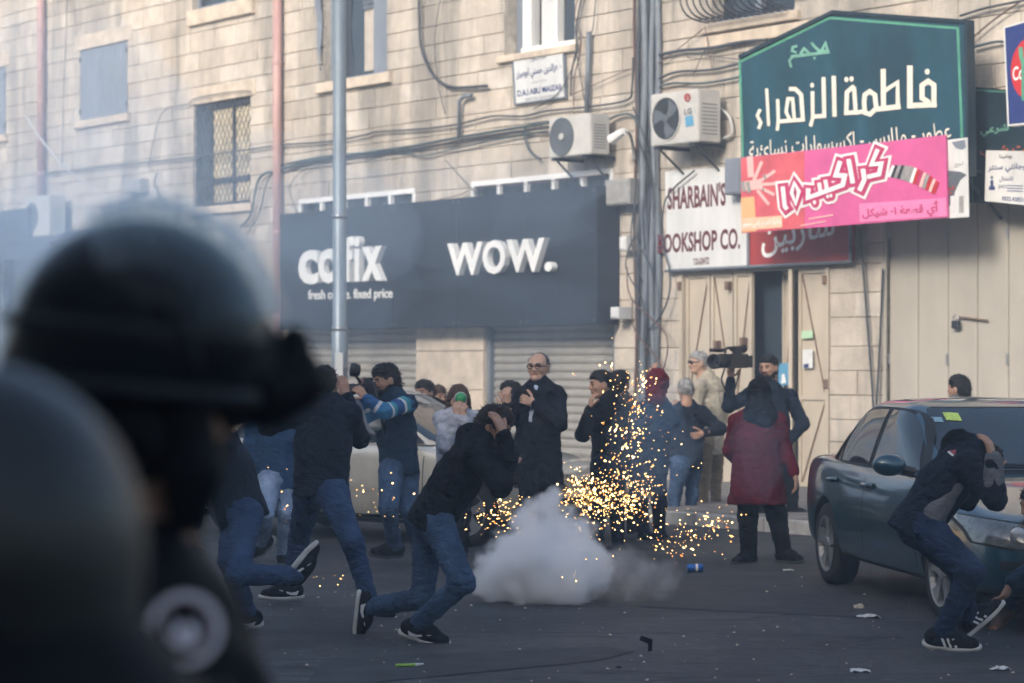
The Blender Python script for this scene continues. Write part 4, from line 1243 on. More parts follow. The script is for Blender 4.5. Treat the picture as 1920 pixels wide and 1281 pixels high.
def wall_box(name, l, r_, t, b, off, m, label, cat):
    x0, z1 = W(l, t, off); z0 = W(l, b, off)[1]; x1 = W(r_, t, off)[0]
    t_ = empty(name, FW); tag(t_, label, cat)
    MB().cbox((x0, -off, z0), (x1, 0.0, z1), 0.01).build('casing', M[m], t_)
    MB().cbox((x0 + 0.02, -off - 0.012, z0 + 0.02), (x1 - 0.02, -off - 0.001, z1 - 0.02), 0.004).build('lid', M[m], t_)
    return t_
wall_box('junction_box', 232, 262, 338, 364, 0.2, 'boxgrey', 'small grey junction box on the wall left of the lattice window', 'junction box')
wall_box('meter_box', 1134, 1180, 338, 386, 0.25, 'boxgrey', 'big grey box on the wall just past the fascia end', 'box')
wall_box('meter_box', 1161, 1173, 444, 470, 0.2, 'boardwhite', 'narrow pale box left of the pipe bundle at sign height', 'box')
wall_box('meter_box', 1144, 1159, 576, 598, 0.3, 'boardwhite', 'small pale box at the lower corner of the fascia', 'box')
wall_box('meter_box', 1358, 1388, 298, 366, 0.3, 'shuttergrey', 'flat blue-grey box in front of the bookshop sign corner', 'box')
# white lamp on an arm
lf = empty('wall_lamp', FW); tag(lf, 'white wall lamp on a bent arm between the two air conditioners', 'lamp')
a = WP(1146, 262, 0.5); b = WP(1170, 246, 0.5)
MB().tube([a, b], [0.07, 0.05], 8).build('head', M['white'], lf)
MB().tube([Vector(p) for p in curve_pts([b, WP(1180, 250, 0.4), WP(1186, 270, 0.2), WP(1190, 300, 0.1)], 4)], 0.022, 6).build('arm', M['cable_pale'], lf, smooth=True)

# ------------------------------------------------------------------ street pole
pole = empty('lamp_post', Matrix.Translation((-0.0713 * 29.7, 29.7, 0)))
tag(pole, 'tall grey lamp post standing in front of the black fascia', 'lamp post')
MB().tube([(0, 0, 0.0), (0, 0, 2.0), (0, 0, 2.02), (0, 0, 9.5)], [0.105, 0.10, 0.088, 0.075], 14).build('shaft', M['pole'], pole, smooth=True)
for zz in (0.6, 1.55, 2.02, 3.4):
    MB().tube([(0, 0, zz), (0, 0, zz + 0.05)], 0.112 if zz < 2 else 0.098, 14).build('band', M['steel'], pole, smooth=True)
MB().cbox((-0.05, -0.115, 1.45), (0.05, -0.09, 1.75), 0.005).build('plate', M['boardwhite'], pole)
MB().tube([(0, 0, 0.0), (0, 0, 0.05)], 0.2, 16).build('base', M['pole'], pole)
# ------------------------------------------------------------------ implicit bodies
def surface_nets(Fv, org, h):
    nx, ny, nz = Fv.shape
    S = Fv < 0
    idx = -np.ones((nx - 1, ny - 1, nz - 1), np.int64)
    acc = np.zeros((nx - 1, ny - 1, nz - 1, 3)); cnt = np.zeros((nx - 1, ny - 1, nz - 1))
    offs = [(i, j, k) for i in (0, 1) for j in (0, 1) for k in (0, 1)]
    def sl(o): return (slice(o[0], nx - 1 + o[0]), slice(o[1], ny - 1 + o[1]), slice(o[2], nz - 1 + o[2]))
    for a in offs:
        for ax in range(3):
            if a[ax] == 1: continue
            b = list(a); b[ax] = 1; b = tuple(b)
            fa, fb = Fv[sl(a)], Fv[sl(b)]
            c = S[sl(a)] != S[sl(b)]
            if not c.any(): continue
            t = np.where(c, fa / np.where(c, fa - fb, 1), 0)
            for q in range(3):
                acc[..., q] += np.where(c, a[q] + (t if q == ax else 0), 0)
            cnt += c
    act = cnt > 0
    n = int(act.sum())
    if n == 0: return np.zeros((0, 3)), np.zeros((0, 4), int)
    idx[act] = np.arange(n)
    ii = np.argwhere(act)
    V = (ii + acc[act] / cnt[act][:, None]) * h + org
    faces = []
    for ax in range(3):
        lo = [slice(1, nx - 1), slice(1, ny - 1), slice(1, nz - 1)]
        hi = list(lo)
        sz = [nx, ny, nz]
        lo[ax] = slice(0, sz[ax] - 1); hi[ax] = slice(1, sz[ax])
        s0, s1 = S[tuple(lo)], S[tuple(hi)]
        c = np.argwhere(s0 != s1)
        if len(c) == 0: continue
        sg = s0[tuple(c.T)]
        base = c.copy()
        for q in range(3):
            if q != ax: base[:, q] += 1
        u, v = (ax + 1) % 3, (ax + 2) % 3
        def g(du, dv):
            p = base.copy(); p[:, u] -= du; p[:, v] -= dv
            return idx[tuple(p.T)]
        q4 = np.stack([g(1, 1), g(0, 1), g(0, 0), g(1, 0)], 1)
        q4[~sg] = q4[~sg][:, ::-1]
        faces.append(q4)
    Fq = np.concatenate(faces)
    Fq = Fq[(Fq >= 0).all(1)]
    return V, Fq

def cone(a, b, ra, rb, k=0.03, flat=None):
    """tapered limb; flat = (axis, factor): squeezed along axis"""
    return ('c', np.array(a, float), np.array(b, float), ra, rb, k, flat)
def ball(c, r, k=0.03, rot=None):
    return ('e', np.array(c, float), np.array(r if hasattr(r, '__len__') else (r, r, r), float), rot, k)
def cut(c, r, k=0.02, rot=None):
    return ('x', np.array(c, float), np.array(r if hasattr(r, '__len__') else (r, r, r), float), rot, k)

def plane(c, n, k=0.008):
    """cuts off what lies on the side n points to"""
    return ('p', np.array(c, float), np.array(n, float), k)

def prim_eval(p, X):
    if p[0] == 'c':
        _, a, b, ra, rb, k, flat = p
        d = b - a; L2 = max(d @ d, 1e-9)
        q = X - a
        if flat is not None:
            ax, f = flat
            comp = q @ ax
            q = q + np.multiply.outer(comp * (1 / f - 1), ax)
            dd = d + ax * (d @ ax) * (1 / f - 1)
            d = dd; L2 = max(d @ d, 1e-9)
        t = np.clip(q @ d / L2, 0, 1)
        return np.linalg.norm(q - np.multiply.outer(t, d), axis=-1) - (ra + (rb - ra) * t)
    c, r, rot = p[1], p[2], p[3]
    q = X - c
    if rot is not None: q = q @ rot
    kk = np.linalg.norm(q / r, axis=-1)
    return (kk - 1) * r.min() * np.maximum(0.6, np.minimum(1.2, kk)) if False else kk * (kk - 1) / np.maximum(np.linalg.norm(q / (r * r), axis=-1), 1e-6)

def prim_box(p):
    if p[0] == 'c':
        m = max(p[3], p[4]) * 1.05
        return np.minimum(p[1], p[2]) - m, np.maximum(p[1], p[2]) + m
    m = p[2].max()
    return p[1] - m, p[1] + m

class Folds:
    def __init__(s, seed, freq, amp, ax=None):
        r = np.random.RandomState(seed)
        d = r.normal(size=(7, 3)); d /= np.linalg.norm(d, axis=1)[:, None]
        d[:, 2] *= 1.5
        s.k = d * freq * r.uniform(0.6, 1.7, (7, 1)); s.ph = r.uniform(0, 6.28, 7); s.amp = amp
    def __call__(s, X):
        w = np.sin(X @ s.k[0] * 0.5 + s.ph[0]) * 1.2
        o = 0
        for i in range(1, 7):
            o = o + (1 - 2 * np.abs(np.sin(X @ s.k[i] * 0.5 + s.ph[i] + w)))
        return o / 6 * s.amp

def sdf_mesh(prims, h, folds=None, clip=None):
    lo = np.min([prim_box(p)[0] for p in prims if p[0] not in 'xp'], axis=0) - 0.03
    hi = np.max([prim_box(p)[1] for p in prims if p[0] not in 'xp'], axis=0) + 0.03
    n = np.ceil((hi - lo) / h).astype(int) + 1
    D = np.full(tuple(n), 1.0)
    ax = [lo[i] + h * np.arange(n[i]) for i in range(3)]
    for p in prims:
        if p[0] == 'p':
            e = (ax[0] - p[1][0])[:, None, None] * p[2][0] + (ax[1] - p[1][1])[None, :, None] * p[2][1] + (ax[2] - p[1][2])[None, None, :] * p[2][2]
            D = np.maximum(D, e)
            continue
        a, b = prim_box(p)
        m = 0.05 + p[-2 if p[0] == 'c' else -1]
        i0 = np.maximum(0, np.floor((a - m - lo) / h).astype(int)); i1 = np.minimum(n, np.ceil((b + m - lo) / h).astype(int) + 1)
        if (i1 <= i0).any(): continue
        s = tuple(slice(i0[q], i1[q]) for q in range(3))
        X = np.stack(np.meshgrid(ax[0][s[0]], ax[1][s[1]], ax[2][s[2]], indexing='ij'), -1)
        e = prim_eval(p, X)
        k = p[5] if p[0] == 'c' else p[4]
        cur = D[s]
        if p[0] == 'x':
            e = -e
            hh = np.clip(0.5 + 0.5 * (e - cur) / k, 0, 1)
            D[s] = cur * (1 - hh) + e * hh + k * hh * (1 - hh)
        else:
            hh = np.clip(0.5 + 0.5 * (cur - e) / k, 0, 1)
            D[s] = cur * (1 - hh) + e * hh - k * hh * (1 - hh)
    if folds is not None or clip is not None:
        X = np.stack(np.meshgrid(*ax, indexing='ij'), -1)
        if folds is not None:
            near = np.abs(D) < 0.05
            D[near] += folds(X[near])
        if clip is not None:
            D = np.maximum(D, clip(X))
    return surface_nets(D, lo, h)

def np_mesh(name, V, Fq, mats, mi=None):
    me = bpy.data.meshes.new(name)
    me.from_pydata(V.tolist(), [], Fq.tolist())
    for m in mats: me.materials.append(m)
    if mi is not None: me.polygons.foreach_set('material_index', np.asarray(mi, np.int32))
    me.polygons.foreach_set('use_smooth', [True] * len(me.polygons))
    me.update()
    return me

# ------------------------------------------------------------------ skin, hair, cloth
def wrinkle(m, strength=0.42, scale=4.2, stretch=(1, 1, 1.7)):
    """creases: ridges of a warped noise over the weave"""
    nt = m.node_tree; N, L = nt.nodes, nt.links
    b = N['Principled BSDF']
    tc = N.new('ShaderNodeTexCoord'); mp = N.new('ShaderNodeMapping'); mp.inputs['Scale'].default_value = stretch
    L.new(tc.outputs['Object'], mp.inputs['Vector'])
    hs = []
    for sc1, di in ((scale, 1.6), (scale * 2.3, 1.2)):
        n = N.new('ShaderNodeTexNoise'); n.inputs['Scale'].default_value = sc1; n.inputs['Detail'].default_value = 2.5; n.inputs['Distortion'].default_value = di
        L.new(mp.outputs['Vector'], n.inputs['Vector'])
        a = N.new('ShaderNodeMath'); a.operation = 'SUBTRACT'; a.inputs[1].default_value = 0.5; L.new(n.outputs['Fac'], a.inputs[0])
        ab = N.new('ShaderNodeMath'); ab.operation = 'ABSOLUTE'; L.new(a.outputs[0], ab.inputs[0])
        hs.append(ab)
    ad = N.new('ShaderNodeMath'); ad.operation = 'MULTIPLY_ADD'; ad.inputs[1].default_value = 0.45
    L.new(hs[1].outputs[0], ad.inputs[0]); L.new(hs[0].outputs[0], ad.inputs[2])
    bp = N.new('ShaderNodeBump'); bp.inputs['Strength'].default_value = strength; bp.inputs['Distance'].default_value = 0.09
    L.new(ad.outputs[0], bp.inputs['Height'])
    old = b.inputs['Normal'].links
    if old: L.new(old[0].from_socket, bp.inputs['Normal'])
    L.new(bp.outputs['Normal'], b.inputs['Normal'])
    return m
def cloth(name, col, var=0.25, rough=0.9, bump=0.25, vs=9, bs=140, spec=0.15, **kw):
    return wrinkle(mat(name, col, rough, var=var, vscale=vs, bump=bump, bscale=bs, spec=spec, sheen=kw.pop('sheen', 0.0), **kw))
def jeans(name, col, pale):
    return wrinkle(mat(name, col, 0.9, var=0.4, vscale=5, bump=0.3, bscale=160, spec=0.12, col2=pale, stretch=(1, 1, 0.6)), 0.5, 5.0, (1, 1, 2.2))
SK = {k: mat('skin_' + k, c, 0.55, var=0.10, vscale=30, spec=0.4) for k, c in {'a': (0.40, 0.23, 0.155), 'b': (0.47, 0.29, 0.205), 'c': (0.31, 0.165, 0.105)}.items()}
LIP = mat('lip', (0.25, 0.09, 0.07), 0.5)
EYE = mat('eye', (0.02, 0.014, 0.010), 0.25)
HB = mat('hair_black', (0.010, 0.009, 0.009), 0.6, bump=0.6, bscale=120, stretch=(1, 1, 0.3), spec=0.3)
HBR = mat('hair_brown', (0.075, 0.042, 0.026), 0.6, bump=0.6, bscale=120, var=0.4, vscale=30, stretch=(1, 1, 0.2), spec=0.3)
HG = mat('hair_grey', (0.33, 0.32, 0.31), 0.7, bump=0.6, bscale=120, var=0.3, vscale=40)
HDG = mat('hair_darkgrey', (0.10, 0.10, 0.105), 0.7, bump=0.6, bscale=120, var=0.4, vscale=40)
CM = dict(
    black=cloth('cloth_black', (0.0085, 0.0095, 0.012)), navy=cloth('cloth_navy', (0.012, 0.018, 0.030)), darkblue=cloth('cloth_darkblue', (0.014, 0.030, 0.055)),
    blue=cloth('cloth_blue', (0.025, 0.065, 0.14)), grey=cloth('cloth_grey', (0.12, 0.125, 0.135)), palegrey=cloth('cloth_palegrey', (0.42, 0.44, 0.50)),
    beige=cloth('cloth_beige', (0.40, 0.355, 0.275)), khaki=cloth('cloth_khaki', (0.215, 0.165, 0.11)), red=cloth('cloth_red', (0.105, 0.011, 0.018)),
    olive=cloth('cloth_olive', (0.035, 0.036, 0.032)), shirt=cloth('cloth_shirt', (0.42, 0.50, 0.62)), suit=cloth('cloth_suit', (0.010, 0.012, 0.017)), wht=cloth('cloth_white', (0.65, 0.65, 0.66)),
    jean=jeans('jeans_mid', (0.052, 0.088, 0.150), (0.028, 0.048, 0.090)), jeand=jeans('jeans_dark', (0.020, 0.034, 0.068), (0.013, 0.022, 0.045)),
    jeanl=jeans('jeans_light', (0.235, 0.30, 0.41), (0.11, 0.16, 0.24)), jeanb=jeans('jeans_blue', (0.036, 0.062, 0.125), (0.021, 0.037, 0.076)),
    sock=cloth('sock', (0.6, 0.6, 0.6)), sole=mat('sole', (0.50, 0.49, 0.46), 0.6, var=0.1), shoeblack=cloth('shoe_black', (0.010, 0.011, 0.014), bs=250),
    soled=mat('sole_dark', (0.05, 0.05, 0.05), 0.7), logo=mat('logo_white', (0.7, 0.7, 0.7), 0.5), boot=mat('boot_brown', (0.07, 0.03, 0.015), 0.5, var=0.3),
    gear=mat('gear_black', (0.004, 0.0045, 0.0055), 0.6, spec=0.12))
def stripe_cloth():
    m = cloth('cloth_striped', (0.04, 0.12, 0.22))
    nt = m.node_tree; N, L = nt.nodes, nt.links
    at = N.new('ShaderNodeAttribute'); at.attribute_name = 'along'
    cr = N.new('ShaderNodeValToRGB'); cr.color_ramp.interpolation = 'CONSTANT'
    e = cr.color_ramp.elements
    cols = [(0.0, (0.03, 0.13, 0.24)), (0.10, (0.06, 0.26, 0.32)), (0.2, (0.6, 0.62, 0.62)), (0.26, (0.03, 0.08, 0.22)), (0.42, (0.05, 0.24, 0.32)), (0.52, (0.6, 0.62, 0.62)), (0.58, (0.04, 0.16, 0.32)), (0.74, (0.5, 0.52, 0.55)), (0.8, (0.03, 0.10, 0.25))]
    e[0].color = cols[0][1] + (1,); e[1].position = cols[-1][0]; e[1].color = cols[-1][1] + (1,)
    for p_, c in cols[1:-1]:
        x = e.new(p_); x.color = c + (1,)
    L.new(at.outputs['Fac'], cr.inputs['Fac']); L.new(cr.outputs['Color'], N['Principled BSDF'].inputs['Base Color'])
    return m
CM['striped'] = stripe_cloth()

# ------------------------------------------------------------------ head (face looks along +y, z up)
_hc = {}
def head_parts():
    if 'head' in _hc: return _hc['head']
    pr = [ball((0, -0.012, 0.028), (0.076, 0.096, 0.090)), cone((0, 0.028, 0.01), (0, 0.052, -0.075), 0.062, 0.034, 0.04), cone((0.045, 0.0, -0.02), (0.028, 0.045, -0.078), 0.028, 0.022, 0.04),
          cone((-0.045, 0.0, -0.02), (-0.028, 0.045, -0.078), 0.028, 0.022, 0.04), cone((0, 0.086, 0.016), (0, 0.106, -0.020), 0.008, 0.012, 0.015), ball((0.012, 0.096, -0.024), 0.009, 0.01), ball((-0.012, 0.096, -0.024), 0.009, 0.01),
          cone((-0.04, 0.074, 0.028), (0.04, 0.074, 0.028), 0.013, 0.013, 0.02), ball((0.045, 0.062, -0.015), 0.02, 0.03), ball((-0.045, 0.062, -0.015), 0.02, 0.03),
          cone((-0.018, 0.086, -0.050), (0.018, 0.086, -0.050), 0.009, 0.009, 0.012), ball((0, 0.078, -0.088), 0.018, 0.02),
          ball((0.079, -0.008, -0.004), (0.012, 0.022, 0.033), 0.01), ball((-0.079, -0.008, -0.004), (0.012, 0.022, 0.033), 0.01),
          cut((0.031, 0.094, 0.010), (0.017, 0.012, 0.011), 0.012), cut((-0.031, 0.094, 0.010), (0.017, 0.012, 0.011), 0.012),
          ball((0.031, 0.074, 0.009), 0.013, 0.004), ball((-0.031, 0.074, 0.009), 0.013, 0.004),
          cone((0, -0.02, -0.05), (0, -0.035, -0.15), 0.058, 0.062, 0.03)]
    V, Q = sdf_mesh(pr, 0.0055)
    c = V[Q].mean(1)
    mi = np.zeros(len(Q), int)
    lips = (np.abs(c[:, 0]) < 0.024) & (np.abs(c[:, 2] + 0.050) < 0.0085) & (c[:, 1] > 0.075)
    eye = (np.abs(np.abs(c[:, 0]) - 0.031) < 0.0135) & (np.abs(c[:, 2] - 0.009) < 0.0065) & (c[:, 1] > 0.06)
    brow = (np.abs(np.abs(c[:, 0]) - 0.033) < 0.020) & (np.abs(c[:, 2] - 0.031) < 0.0055) & (c[:, 1] > 0.06)
    mi[lips] = 1; mi[eye] = 2; mi[brow] = 3
    _hc['head'] = (V, Q, mi)
    return _hc['head']
def hair_shape(style):
    if style in _hc: return _hc[style]
    f = Folds(5, 90, 0.006)
    cap = [ball((0, -0.015, 0.031), (0.0815, 0.1025, 0.0975))]
    jag = Folds(2, 170, 0.02)
    HY_ = [-0.2, -0.10, -0.034, -0.026, 0.012, 0.016, 0.034, 0.042, 0.065, 0.12]; HZ_ = [-0.075, -0.075, -0.060, 0.026, 0.028, -0.018, -0.018, 0.050, 0.066, 0.072]
    line = lambda X: np.interp(X[..., 1], HY_, HZ_) - X[..., 2] + jag(X)
    if style == 'short':
        r = sdf_mesh(cap + [ball((0, 0.012, 0.062), (0.068, 0.080, 0.068), 0.02)], 0.007, f, clip=line)
    elif style == 'full':
        r = sdf_mesh([ball((0, -0.016, 0.034), (0.087, 0.108, 0.106)), ball((0.01, 0.02, 0.075), (0.072, 0.078, 0.064), 0.02), ball((0, -0.06, -0.03), (0.075, 0.06, 0.06))], 0.007, Folds(5, 110, 0.010), clip=lambda X: line(X) - 0.008)
    elif style == 'receding':
        r = sdf_mesh(cap, 0.008, f, clip=lambda X: np.maximum((0.004 + 0.95 * X[..., 1]) - X[..., 2], np.maximum(X[..., 1] + X[..., 2] * 0.6 - 0.045, -1)))
    elif style == 'long':
        r = sdf_mesh([ball((0, -0.016, 0.034), (0.090, 0.110, 0.106)), cone((0.07, -0.01, 0.0), (0.085, 0.04, -0.22), 0.035, 0.04, 0.04), cone((-0.07, -0.01, 0.0), (-0.085, 0.04, -0.22), 0.035, 0.04, 0.04),
                      cone((0, -0.07, 0.0), (0, -0.09, -0.24), 0.075, 0.075, 0.05)], 0.009, Folds(8, 120, 0.010), clip=lambda X: np.where(X[..., 2] > -0.02, (0.0 + 0.75 * X[..., 1]) - X[..., 2] - 0.02, X[..., 1] - 0.075))
    elif style == 'veil':
        r = sdf_mesh([ball((0, -0.02, 0.034), (0.094, 0.114, 0.110)), cone((0, -0.03, -0.03), (0, -0.05, -0.14), 0.090, 0.10, 0.06), cone((0.05, -0.04, -0.14), (0.07, -0.04, -0.17), 0.075, 0.075, 0.06), cone((-0.05, -0.04, -0.14), (-0.07, -0.04, -0.17), 0.075, 0.075, 0.06), cone((0, -0.08, -0.13), (0.02, -0.10, -0.21), 0.075, 0.055, 0.06)], 0.010, Folds(8, 70, 0.012))
    elif style == 'hood':
        r = sdf_mesh([ball((0, -0.03, 0.034), (0.100, 0.118, 0.115)), cone((0, -0.05, -0.03), (0, -0.06, -0.12), 0.095, 0.09, 0.06), ball((0.05, -0.10, 0.03), (0.07, 0.06, 0.06), 0.05)], 0.010, Folds(8, 70, 0.014), clip=lambda X: X[..., 1] - 0.05)
    elif style == 'beard':
        r = sdf_mesh([cone((0.05, 0.0, -0.03), (0.03, 0.05, -0.085), 0.032, 0.028, 0.04), cone((-0.05, 0.0, -0.03), (-0.03, 0.05, -0.085), 0.032, 0.028, 0.04), ball((0, 0.066, -0.085), 0.032, 0.03), cone((-0.022, 0.087, -0.036), (0.022, 0.087, -0.036), 0.008, 0.008)], 0.007, Folds(5, 120, 0.005),
                     clip=lambda X: np.maximum(X[..., 2] + 0.03, -1))
    # loose tufts that break the outline
    V, Q = r
    if style not in ('veil', 'hood') and len(V):
        g = np.random.RandomState(len(V))
        nb = 900 if style == 'long' else (250 if style == 'beard' else 650)
        ctr = np.array((0, -0.01, 0.02))
        sel = V[g.randint(0, len(V), nb)]
        nr = sel - ctr; nr /= np.linalg.norm(nr, axis=1)[:, None]
        fall = np.tile(np.array((0.0, -0.25, -0.6)), (nb, 1)) + g.normal(0, 0.35, (nb, 3))
        ln = g.uniform(0.010, 0.024, (nb, 1)) * (1.8 if style == 'long' else 1.0)
        tip = sel + (nr * (0.9 if style != 'long' else 0.4) + fall) * ln
        sd_ = np.cross(nr, fall); sd_ /= np.maximum(np.linalg.norm(sd_, axis=1)[:, None], 1e-6); sd_ *= 0.004
        b0 = len(V)
        V = np.concatenate([V, sel - sd_ - nr * 0.003, sel + sd_ - nr * 0.003, tip + sd_ * 0.15, tip - sd_ * 0.15])
        ar = np.arange(nb)
        Q = np.concatenate([Q, np.stack([b0 + ar, b0 + nb + ar, b0 + 2 * nb + ar, b0 + 3 * nb + ar], 1)])
        r = (V, Q)
    _hc[style] = r
    return r
def frame_from(fwd, up):
    y = Vector(fwd).normalized(); z = Vector(up); z = (z - y * z.dot(y)).normalized(); x = y.cross(z)
    return Matrix((x, y, z)).transposed()

def hand_prims(wr, d, nrm, side, curl, s=1.0):
    """wrist, finger direction, palm normal, which side the thumb leaves on (+1/-1), curl 0..1"""
    d = Vector(d).normalized(); n = Vector(nrm); n = (n - d * n.dot(d)).normalized(); x = d.cross(n) * side
    wr = Vector(wr)
    pr = [cone(wr - d * 0.03, wr + d * 0.02, 0.027 * s, 0.026 * s, 0.02)]
    for k in (-1, 0, 1): pr.append(cone(wr + d * 0.015 + x * 0.012 * k, wr + d * 0.085 * s + x * 0.024 * k * s, 0.016 * s, 0.015 * s, 0.012))
    for k, (L, o) in enumerate(((0.075, 0.030), (0.085, 0.010), (0.080, -0.010), (0.062, -0.029))):
        p = wr + d * 0.088 * s + x * o * s
        dd = d.copy()
        for j, f in enumerate((0.45, 0.32, 0.23)):
            a = curl * (0.55, 0.95, 0.6)[j] + 0.10
            dd = (dd * math.cos(a) + n * math.sin(a)).normalized()
            q = p + dd * L * f * s
            pr.append(cone(p, q, (0.0095 - 0.001 * j) * s, (0.0088 - 0.001 * j) * s, 0.003))
            p = q
    p = wr + d * 0.03 * s + x * 0.026 * s
    dd = (d * 0.6 + x * 0.75 + n * 0.15 * (1 + curl)).normalized()
    for j, f in enumerate((0.042, 0.030, 0.024)):
        q = p + dd * f * s
        pr.append(cone(p, q, 0.0115 * s, 0.0100 * s, 0.006)); p = q
        dd = (dd + d * 0.35 + n * 0.25 * curl).normalized()
    return pr

_sc = {}
def shoe_meshes(style):
    """shoe along +y (toe), sole on z=0, ankle above y=0.  style: (upper key, sole key, mark)"""
    if style in _sc: return _sc[style]
    up, so, mark = style
    V, Q = sdf_mesh([cone((0, -0.045, 0.052), (0, 0.06, 0.052), 0.042, 0.044, 0.03), cone((0, 0.06, 0.048), (0.006, 0.165, 0.038), 0.046, 0.034, 0.03), cone((0, -0.02, 0.06), (0, 0.0, 0.105), 0.045, 0.042, 0.03),
                     cone((0, 0.01, 0.09), (0, 0.09, 0.065), 0.036, 0.036, 0.03)], 0.0085, clip=lambda X: np.maximum(0.018 - X[..., 2], X[..., 2] - 0.112))
    a = np_mesh('shoe', V, Q, [CM[up]])
    V, Q = sdf_mesh([cone((0, -0.052, 0.02), (0, 0.06, 0.02), 0.044, 0.046, 0.03), cone((0, 0.06, 0.02), (0.006, 0.178, 0.03), 0.049, 0.036, 0.03)], 0.0085,
                    clip=lambda X: np.maximum(np.abs(X[..., 2] - 0.014 - 0.16 * np.maximum(0, X[..., 1] - 0.13)) - 0.0125, -1))
    b = np_mesh('sole', V, Q, [CM[so]])
    mk = []
    for sx in (-1, 1):
        mb = MB()
        def fn(u, v, sx=sx): return (sx * (0.0545 - 0.25 * max(0, v - 0.06) - 0.06 * max(0, u - 0.05)), u, v)
        if mark == 'stripes':
            for k in range(3): mb.ribbon([(0.025 + 0.028 * k, 0.032), (0.002 + 0.028 * k, 0.082)], 0.013, fn)
        elif mark == 'swoosh':
            mb.ribbon([(-0.03, 0.062), (-0.015, 0.045), (0.02, 0.045), (0.10, 0.072)], [0.004, 0.022, 0.016, 0.003], fn)
        if mb.v: mk.append(mb.mesh('logo', CM['logo']))
    _sc[style] = (a, b, mk)
    return _sc[style]

# ------------------------------------------------------------------ a whole person
_bv = {}
ZIP = mat('zip', (0.05, 0.05, 0.055), 0.4, metal=0.5)
BONE = dict(ua=0.29, fa=0.255, th=0.43, sh=0.42)
def along(prev, px, py, L, sgn):
    """the place seen at (px, py) that lies L from prev; sgn picks nearer (-1) or farther (+1); 0 keeps prev's distance"""
    if sgn == 0: return P(px, py, prev.y)
    best = None
    for d in np.linspace(prev.y, prev.y + sgn * L, 41):
        q = P(px, py, d)
        e = abs((q - prev).length - L)
        if best is None or e < best[0]: best = (e, q)
    return best[1]

